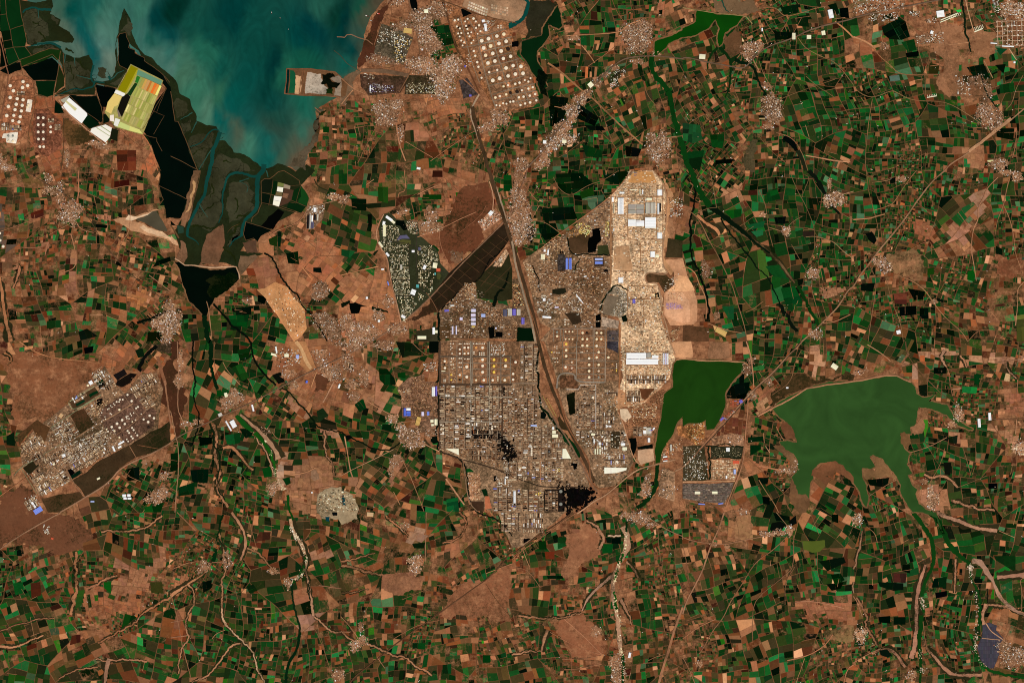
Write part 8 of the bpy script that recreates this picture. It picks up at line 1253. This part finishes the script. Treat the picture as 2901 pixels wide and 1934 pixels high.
def roofshape(name, s, c, label, hgt=11, n=6):
    p = pts(s); X = sum(x for x, y in p)/len(p); Y = sum(y for x, y in p)/len(p); t = empty(name, X, Y, 6.0); tagit(t, label, 'hall')
    q = [(x-X+1450.5, y-Y+967) for x, y in p]; m = MB(); m.slab(q, 0, hgt, col(tuple(v*.8 for v in c))); m.done('wall', 'paint_and_metal', t)
    x0 = min(x for x, y in q); x1 = max(x for x, y in q)
    for i in range(n):
        a, b = x0+(x1-x0)*i/n, x0+(x1-x0)*(i+1)/n; r = clip(clip(q, -1, 0, -a), 1, 0, b)
        if len(r) > 2: m = MB(); m.slab(r, hgt, hgt+.6+.7*(i % 2), col(vary(c, .015))); m.done('roof_panel', 'paint_and_metal', t)
roofshape('roofed_hall', '32: 465,985 495,985 542,1075 462,1075', (252,246,215), 'cream sloped hall left of the corridor railway', n=4)
roofshape('roofed_hall', '32: 848,1155 1055,1160 1050,1180 960,1206 848,1213', (255,248,225), 'long cream ridged hall at the southern end of the corridor', n=12)
roofshape('roofed_hall', '22: 960,985 1078,985 1080,1042', (255,248,215), 'pale triangular hall at the southwest refinery wall', n=6)
roofshape('stadium', '21: 510,640 540,595 600,590 630,625 560,625', (96,92,120), 'slate blue curved roof in the township', n=5)
def green_oval(s, c, name, label):
    m = MB(); m.slab(rough(pts(s), .08, 4), 6.0, 6.9, col(c)); o = m.done(name, 'soil_and_crops'); tagit(o, label, 'playing field')
green_oval('21: 530,645 560,630 640,640 640,680 550,675', (84,84,44), 'playing_field', 'olive playing field in the north of the township'); green_oval('21: 875,940 900,932 918,960 905,1000 880,995', (72,76,40), 'playing_field', 'olive sports oval at the township east edge'); green_oval('21: 835,690 850,682 900,730 890,745', (10,56,16), 'playing_field', 'dark green field at the township northeast wall')
# solar field by the southeastern river
sf = pad('solar_farm_ground', '53: 1185,1030 1250,1010 1320,1040 1310,1080 1380,1160 1345,1205 1340,1300 1290,1430 1240,1432 1170,1360 1138,1240 1185,1130', (66,62,70), 0, 6.3, .02, 20)
SFP = pts('53: 1190,1035 1250,1015 1315,1042 1305,1080 1372,1160 1340,1205 1335,1300 1288,1425 1242,1428 1174,1356 1143,1240 1190,1130')
X = min(x for x, y in SFP); k = 0
while X < max(x for x, y in SFP):
    r = clip(clip(SFP, -1, 0, -X), 1, 0, X+4.4)
    Y = min(y for x, y in SFP)
    while Y < max(y for x, y in SFP):
        q = clip(clip(r, 0, -1, -Y), 0, 1, Y+10.5)
        if len(q) > 2 and abs(area(q)) > 6: m = MB(); m.slab(q, 6.3, 8.6, col(vary((70,66,76), .06))); m.done('solar_panel', 'paint_and_metal', sf)
        Y += 11
    X += 5
# white pipe wall in the refinery
for s in ('32: 500,440 610,440 630,398 770,398 770,800',):
    l = pts(s); m = MB(); m.ribbon(l, 1.4, 12, col((225,215,200))); o = m.done('pipe_bridge', 'paint_and_metal'); up(o); tagit(o, 'white stepped pipe bridge around the eastern process plots', 'pipe bridge')

# ------------------------------------------------------------------ villages
HOUSE = [((140,112,90), 30), ((168,138,112), 28), ((194,166,138), 16), ((250,238,222), 7), ((76,60,48), 14), ((112,86,68), 18), ((36,42,24), 9)]
nv = [0]
def village(s, desc, dens=1.0, pale=1.0):
    nv[0] += 1; rgv = random.Random(nv[0]*17); tot = MB(); tag = None; ells = []
    for w in s.split():
        if w.endswith(':'): tag = w[:-1]; continue
        x, y, rx, ry = [float(v) for v in w.split(',')]; X, Y = G(tag, x, y); ells.append((X, Y, rx/3.243, ry/3.243))
        for _ in range(3):               # the built-up ground straggles out along the lanes
            a = rgv.random()*6.283; k = rgv.uniform(.7, 1.05); q = rgv.uniform(.22, .45); ells.append((X+rx/3.243*k*math.cos(a), Y+ry/3.243*k*math.sin(a), rx/3.243*q*rgv.uniform(.7, 1.8), ry/3.243*q*rgv.uniform(.7, 1.8)))
    for X, Y, rx, ry in ells:
        po = rough([(X+rx*.98*math.cos(t*.5236)*rgv.uniform(.5, 1.12), Y+ry*.98*math.sin(t*.5236)*rgv.uniform(.5, 1.12)) for t in range(12)], .35, 2.5)
        m = MB(); m.poly(po, 5.2+lift(.5), col((134*pale, 103*pale, 79*pale), .6)); tagit(m.done('village_ground', 'rough_ground'), kind='structure'); cover(po)
        n = int(math.pi*rx*ry/5.2*dens); th = rgv.uniform(-20, 20); lanes = [(math.cos(q), math.sin(q), rgv.uniform(-.5, .5)*min(rx, ry)) for q in [rgv.random()*3.14 for _ in range(5)]]
        for _ in range(n):
            r = math.sqrt(rgv.random())*(1.0 + .28*rgv.random()**3); a = rgv.random()*6.283; x, y = X+rx*r*math.cos(a), Y+ry*r*math.sin(a)
            if not inside(po, x, y) and rgv.random() < .35: continue
            if any(abs((x-X)*u+(y-Y)*v-d_) < .75 for u, v, d_ in lanes): continue
            c = rgv.choices([h for h, k in HOUSE], [k for h, k in HOUSE])[0]; c = vary(tuple(min(255, v*pale) for v in c), .12, rgv)
            big = 1.0 if rgv.random() < .88 else 1.9
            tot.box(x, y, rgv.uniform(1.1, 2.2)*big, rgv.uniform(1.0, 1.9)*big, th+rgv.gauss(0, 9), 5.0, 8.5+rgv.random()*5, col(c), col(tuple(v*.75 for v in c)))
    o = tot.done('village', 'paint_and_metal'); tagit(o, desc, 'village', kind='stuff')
for s, dsc, dn, pl in (
 ('20: 790,150,120,75 740,235,85,70 770,310,75,80 825,410,100,95 860,60,50,55 960,100,60,60', 'northern half of the dense coastal town', 1.15, 1.05), ('20: 770,600,120,85 930,680,140,90 950,790,95,110 1050,590,85,85 990,560,60,50 930,870,70,45', 'southern half of the dense coastal town', 1.15, 1.15), ('20: 440,1030,110,110 400,1110,70,50 520,960,60,40', 'speckled village southwest of the coastal town', 1.1, 1.05), ('20: 330,550,90,50 480,570,60,35', 'greyish shanties below the shore factory', .9, .95), ('20: 540,250,70,50 620,220,60,40', 'houses north of the shore factory', .9, 1.0), ('20: 1460,1075,75,75 1370,1160,70,40 1290,1190,50,30', 'village below the northern tank farm', 1.0, 1.1), ('20: 540,1230,30,90', 'string of houses along the southern lane', .6, 1.1), ('20: 480,0,70,60', 'houses at the top edge by the shore', .6, 1.05),
 ('30: 1160,350,110,140 1100,460,60,40 1250,250,50,50', 'large village west of the bright green reservoir', 1.15, 1.05), ('30: 1350,1360,115,125 1280,1260,50,40 1410,1310,50,60', 'large village above the northern works apex', 1.15, 1.1), ('30: 560,1010,70,55 620,910,60,45 480,1160,70,60 690,870,50,40 780,760,45,40 860,690,40,30 940,620,40,30', 'highway crossing town', .9, 1.15), ('30: 430,1260,110,70 300,1430,55,90 250,1520,40,50 380,1330,60,50 540,1100,50,50', 'highway town south of the crossing', .8, 1.15), ('30: 80,1510,70,60 31: 60,420,110,190 110,560,60,70 30,200,40,90', 'village on the corridor crossing', 1.15, 1.1), ('30: 570,350,70,25', 'houses along the northern lane', .6, 1.1), ('31: 70,60,60,60', 'houses north of the corridor crossing', .5, 1.0), ('30: 1330,500,40,25 1150,560,60,30', 'roadside houses by the northern river bridge', .7, 1.1),
 ('40: 640,430,80,60 600,500,60,60 700,420,40,30', 'village south of the northern dam', 1.1, 1.1), ('40: 820,1000,90,110 850,1080,65,60 770,920,50,40', 'oval village amid the northeastern fields', 1.15, 1.05), ('40: 780,800,50,35 820,870,25,40', 'hamlet north of the oval village', .6, 1.1), ('40: 790,1160,60,30', 'hamlet south of the oval village', .5, 1.0),
 ('50: 1250,1080,120,110 1200,1000,70,50', 'large village beside the eastern highway', 1.15, 1.05), ('50: 1440,80,110,60 1530,120,50,60', 'crowded northeast town corner', 1.0, 1.2), ('50: 1340,1510,80,60', 'village south of the eastern highway', 1.0, 1.1), ('50: 650,360,80,45', 'wooded housing in the northeast', .5, 1.0), ('50: 1170,750,90,60 1240,850,50,90', 'loose houses in the eastern scrub', .45, .95), ('50: 280,420,40,35', 'hamlet by the northeast track', .8, 1.1),
 ('01: 635,380,95,95 590,430,60,50', 'round village in the western fields', 1.2, 1.1), ('01: 500,185,80,55 560,250,40,50 440,70,35,45 560,130,40,30', 'white and tan houses northwest of the round village', .8, 1.15), ('01: 1500,1400,90,100 11: 20,1370,85,120 01: 1530,1500,60,80', 'large pale village at the black reservoir', 1.2, 1.15), ('00: 20,1500,50,60 90,1540,60,25', 'village at the west edge', .9, 1.15), ('00: 610,1440,25,80', 'houses along the salt road', .7, 1.1), ('00: 870,1320,60,30 960,1350,60,30', 'dusty houses by the saltworks', .6, 1.15),
 ('11: 1380,1095,80,80', 'round village east of the cleared strip', 1.1, 1.0), ('11: 1400,1370,90,70 1480,1440,90,90 1500,1530,70,50', 'reddish village and scrub by the valley', .7, .98), ('11: 1500,240,70,35', 'bright hamlet by the eastern salt pans', .9, 1.2), ('11: 710,1200,50,30', 'hamlet below the black reservoir', .6, 1.05), ('21: 760,520,150,60 820,420,60,70 560,380,60,30 680,480,80,30', 'tan village north of the township', .6, 1.1), ('21: 60,1400,70,70 200,1490,150,70 330,1330,50,60 500,1450,90,50 430,1200,50,60', 'long roadside town southwest of the township', .8, 1.15), ('21: 20,260,60,40', 'hamlet at the western lane', .7, 1.1), ('22: 100,40,120,50 380,40,90,50 60,200,60,80', 'south part of the roadside town', 1.0, 1.1), ('22: 200,320,50,80 100,400,70,40 110,500,60,40', 'reddish houses on the plain', .7, 1.1), ('21: 1060,800,60,60', 'faint ring hamlet in the brown scrub', .3, .9),
 ('12: 590,520,70,60 540,590,60,40 500,540,50,40', 'village at the river bridge', .8, 1.1), ('12: 860,820,45,35', 'hamlet on the green river', .8, 1.1), ('12: 920,1360,45,60 960,1330,40,35', 'village by the green river bend', 1.0, 1.15), ('12: 160,760,70,30 250,740,50,25', 'roadside houses on the western highway', .7, 1.1), ('12: 1450,260,110,60 1500,330,70,40 1380,190,50,30', 'roadside town by the dirt strip', .8, 1.1), ('12: 1130,400,50,40 1080,290,70,40', 'white houses by the dirt strip', .6, 1.15), ('12: 80,370,40,80 90,170,25,90', 'houses along the western wall road', .5, 1.2), ('12: 1380,120,90,40', 'houses north of the roadside town', .5, 1.1),
 ('22: 630,880,100,75 720,940,70,30 560,840,40,60', 'village at the refinery southwest gate', 1.15, 1.15), ('22: 470,720,60,45 540,780,50,40', 'pale houses west of the refinery gate village', .9, 1.2), ('22: 510,1080,60,50 460,1170,25,70', 'houses along the dry stream', .7, 1.1), ('22: 830,840,60,40', 'brown huts by the refinery gate', .8, 1.0), ('32: 1245,1320,40,100 1200,1400,40,30', 'long village on the outlet stream', 1.0, 1.15), ('33: 1170,50,110,60 1060,30,60,40 1280,120,60,25', 'stream village south of the works', .9, 1.1), ('32: 1420,1360,60,60 1400,1200,40,40', 'pale houses east of the outlet stream', .5, 1.15), ('32: 1000,1400,60,20', 'houses on the curved highway', .5, 1.1),
 ('42: 1000,1175,60,35 900,1190,60,25 1030,1130,30,35', 'village on the shore of the big pale reservoir', 1.0, 1.15), ('42: 590,250,50,60 630,180,40,40', 'village at the northeast of the dark reservoir', .9, 1.0), ('42: 640,490,45,45', 'hamlet at the highway fork', .8, 1.1), ('42: 790,360,45,40', 'hamlet between the two big dams', .7, 1.0), ('42: 470,890,60,40 480,930,50,25', 'ring of brown blocks under the brown plain', .5, 1.1), ('42: 560,1560,70,30', 'houses at the southern works corner', .5, 1.1),
 ('52: 960,640,40,60 970,700,55,40 900,760,40,30', 'village on the eastern arm of the big reservoir', 1.0, 1.2), ('52: 1530,970,60,70', 'bright village at the east edge', 1.3, 1.35), ('52: 735,1460,55,90 710,1370,30,50', 'bright village southeast of the big reservoir', 1.1, 1.3), ('52: 40,290,50,25 120,260,20,20', 'houses on the big dam', .7, 1.1), ('52: 650,1280,40,30', 'hamlet north of the bright village', .5, 1.1),
 ('41: 1410,260,75,75 1330,290,35,35 1350,130,25,50', 'white village in the eastern green fields', 1.15, 1.2), ('41: 955,560,45,45', 'small white village in the eastern fields', 1.1, 1.2), ('41: 1185,950,65,50', 'white village by the highway river', 1.0, 1.2), ('41: 1225,1500,60,60', 'village on the eastern highway', 1.1, 1.15), ('41: 735,405,30,25', 'white hamlet by the eastern lane', .9, 1.25), ('41: 220,930,60,80', 'brown hamlet east of the cleared ground', .5, .95), ('41: 320,1330,30,40', 'hamlet on the eastern lane', .5, 1.0),
 ('51: 250,840,60,55 310,890,50,50', 'village west of the marsh', 1.2, 1.15), ('51: 450,75,50,30', 'hamlet in the northeastern green', .8, 1.15), ('51: 1500,50,55,50 1400,20,50,30', 'village at the northeast edge', .9, 1.2), ('51: 740,1210,40,25', 'hamlet on the southeastern road', .5, 1.05),
 ('02: 1430,1430,80,70 1490,1370,40,40', 'village south of the western works', .9, 1.1), ('02: 1520,1230,50,40 1330,1110,40,25', 'houses on the western highway', .6, 1.1), ('13: 520,430,40,80 510,480,40,30', 'village on the sandy stream', .9, 1.1), ('13: 310,500,50,50 270,540,35,25', 'tan village left of the sandy stream', .8, 1.05), ('13: 940,540,50,35', 'hamlet in the southern fields', .9, 1.15), ('13: 1080,640,40,45', 'white hamlet at the river fork', 1.0, 1.25), ('13: 1530,1490,60,50', 'village corner in the south', .6, 1.1), ('23: 690,470,60,80 690,540,30,40', 'bright village in the southern plain', .9, 1.2), ('23: 190,1185,60,40 120,1230,60,50', 'village on the southern railway', .9, 1.15), ('23: 180,1060,25,55', 'tail of houses above the southern railway village', .7, 1.1), ('23: 580,130,50,45', 'hamlet near the pale quarry bowl', .5, 1.05), ('33: 950,1380,65,80 960,1500,50,60', 'southern river village', .8, 1.1), ('33: 780,1090,60,40', 'hamlet on the southern plain', .3, 1.1),
 ('43: 760,200,60,25 880,190,80,28 980,165,45,50', 'white roadside village by the olive pond', 1.1, 1.2), ('43: 150,1390,35,35', 'hamlet in the far south', .7, 1.15), ('43: 290,290,30,25 400,320,25,20', 'houses at the southern crossroads', .6, 1.2), ('53: 60,1130,60,75', 'bright village by the southern lane', 1.2, 1.3), ('53: 35,80,45,60 42: 1620,1610,30,40', 'bright village west of the reservoir outflow', 1.1, 1.25), ('53: 1460,1340,110,100 1380,1230,70,50', 'village beside the solar field', .95, 1.1), ('53: 535,1500,40,50', 'hamlet by the western outflow', .8, 1.2)):
    village(s, dsc, dn, pl)
# ------------------------------------------------------------------ lay the fields out
rgf = random.Random(21); BARE = {}
def bare_at(p):
    cx, cy = p[0]; g = green_at(cx, cy)/10.0; return max(0.0, .95 - g*1.25)
kept = []
random.seed(4)
for p, b in FIELDS:
    p = warp(p)
    if is_covered(p): continue
    cx = sum(x for x, y in p)/len(p); cy = sum(y for x, y in p)/len(p)
    c, al = crop_colour(cx, cy, b, rgf); ob = bare_at(p)
    for q, (oc, oa) in hits(OPEN, cx, cy):
            if rgf.random() < .93: c, al = vary(oc, .07, rgf), oa; ob = .66 if oc[0] > 118 else .3
            break
    if c[1] > c[0]*1.15: h = rgf.uniform(1.6, 2.8)
    else: h = rgf.uniform(.4, 1.2)
    kept.append((abs(area(p)), p, c, al, h)); BARE[id(p)] = ob
def on_map(p): return all(0 < x < 2901 and 0 < y < 1934 for x, y in p)
kept.sort(key=lambda k: -k[0] if on_map(k[1]) else 0)
rest = MB(); bares = []
for i, (A, p, c, al, h) in enumerate(kept):
    if i < 300 - NBIG and h < 2.9:
        m = MB(); m.slab(p, 0.05, h, col(c, al)); make('field', m.v, m.f, m.c, 'soil_and_crops', ground, [BARE[id(p)]]*len(m.f))
    else:
        rest.poly(p, h, col(c, al)); bares.append(BARE[id(p)])
o = make('small_fields', rest.v, rest.f, rest.c, 'soil_and_crops', ground, bares); tagit(o, kind='stuff')
print('fields', len(kept))
# ------------------------------------------------------------------ lone farmhouses, boats
rgh = random.Random(91); m = MB(); cnt = 0
while cnt < 700:
    A, p, c, al, h = kept[rgh.randrange(len(kept))]; x, y = p[rgh.randrange(len(p))]
    if green_at(x, y) < 3 or (x < 1400 and rgh.random() < .35): continue
    cnt += 1
    for _ in range(rgh.choice((1, 1, 1, 2, 3))):
        c = rgh.choice([(255,246,232), (235,205,175), (205,165,130), (150,120,96)]); m.box(x+rgh.gauss(0, 1.2), y+rgh.gauss(0, 1.2), rgh.uniform(.9, 1.9), rgh.uniform(.9, 1.6), rgh.uniform(-15, 15), 1.0, 6+3*rgh.random(), col(c), col(tuple(v*.7 for v in c)))
o = m.done('farmhouses', 'paint_and_metal'); tagit(o, 'tiny pale farmhouses dotted along field corners across the plain', 'farmhouse', kind='stuff')
m = MB(); cnt = 0
while cnt < 2600:
    A, p, c, al, h = kept[rgh.randrange(len(kept))]; i = rgh.randrange(len(p)); a, b = p[i-1], p[i]
    cnt += 1; g = rgh.random()
    if green_at(*a) == 0 and rgh.random() < .6: continue
    t0, t1 = sorted((rgh.random(), rgh.random())); q0 = (a[0]+(b[0]-a[0])*t0, a[1]+(b[1]-a[1])*t0); q1 = (a[0]+(b[0]-a[0])*t1, a[1]+(b[1]-a[1])*t1)
    L = math.hypot(q1[0]-q0[0], q1[1]-q0[1])
    if L < 2: continue
    m.box((q0[0]+q1[0])/2, (q0[1]+q1[1])/2, L, rgh.uniform(.5, 1.1), math.degrees(math.atan2(q1[1]-q0[1], q1[0]-q0[0])), .1, 3.2+2*rgh.random(), col(rgh.choice([(14,24,9), (22,32,12), (34,34,18)])))
o = m.done('hedgerows', 'rough_ground'); tagit(o, 'dark thorn hedgerows along the field edges', 'hedge', kind='stuff')
m = MB(); cnt = 0
while cnt < 1800:                    # footpaths and bare headlands between the plots
    A, p, c, al, h = kept[rgh.randrange(len(kept))]; i = rgh.randrange(len(p)); a, b = p[i-1], p[i]; cnt += 1
    L = math.hypot(b[0]-a[0], b[1]-a[1])
    if L < 7: continue
    k = rgh.uniform(0, .6)*L; ux, uy = (b[0]-a[0])/L, (b[1]-a[1])/L
    m.ribbon([(a[0]-ux*k, a[1]-uy*k), (b[0]+ux*k, b[1]+uy*k)], rgh.uniform(.45, .95), 3.05 + lift(.4), col(vary((168,124,92), .1, rgh)))
o = m.done('field_paths', 'rough_ground'); up(o); tagit(o, 'thin pale footpaths and headlands running between the fields', 'path', kind='stuff')
def boat(tag, x, y, L, rot, c, label):
    X, Y = G(tag, x, y); t = empty('boat', X, Y, 6.0); tagit(t, label, 'boat', 'boats on the bay'); w = L*.3
    out = [(-.5, -.8), (.2, -1), (.5, 0), (.2, 1), (-.5, .8)]; a = math.radians(rot); ca, sa = math.cos(a), math.sin(a)
    def T(u, v): return 1450.5+u*L*ca-v*w/2*sa, 967+u*L*sa+v*w/2*ca
    m = MB(); m.slab([T(u, v) for u, v in out], -.5, 3.5, col(c)); m.done('hull', 'paint_and_metal', t)
    m = MB(); m.slab([T(u, v) for u, v in ((-.4, -.5), (-.1, -.5), (-.1, .5), (-.4, .5))], 3.5, 8, col((235,230,220))); m.done('cabin', 'paint_and_metal', t)
boat('10', 928, 122, 8, 80, (70,52,44), 'dark boat with a long hull in the upper middle of the bay'); boat('10', 1006, 170, 5, 80, (96,80,66), 'small dark boat just right of the larger one'); boat('10', 1082, 272, 3.5, 90, (170,150,130), 'tiny pale boat, lowest of the three on the bay')
boat('20', 342, 128, 9, 15, (200,60,50), 'red hulled ship drawn up on the muddy shore'); boat('20', 240, 150, 14, 20, (84,66,54), 'brown hulk lying on the mud near the red ship'); boat('20', 280, 195, 10, 25, (90,70,58), 'smaller brown hulk below the first one on the mud')
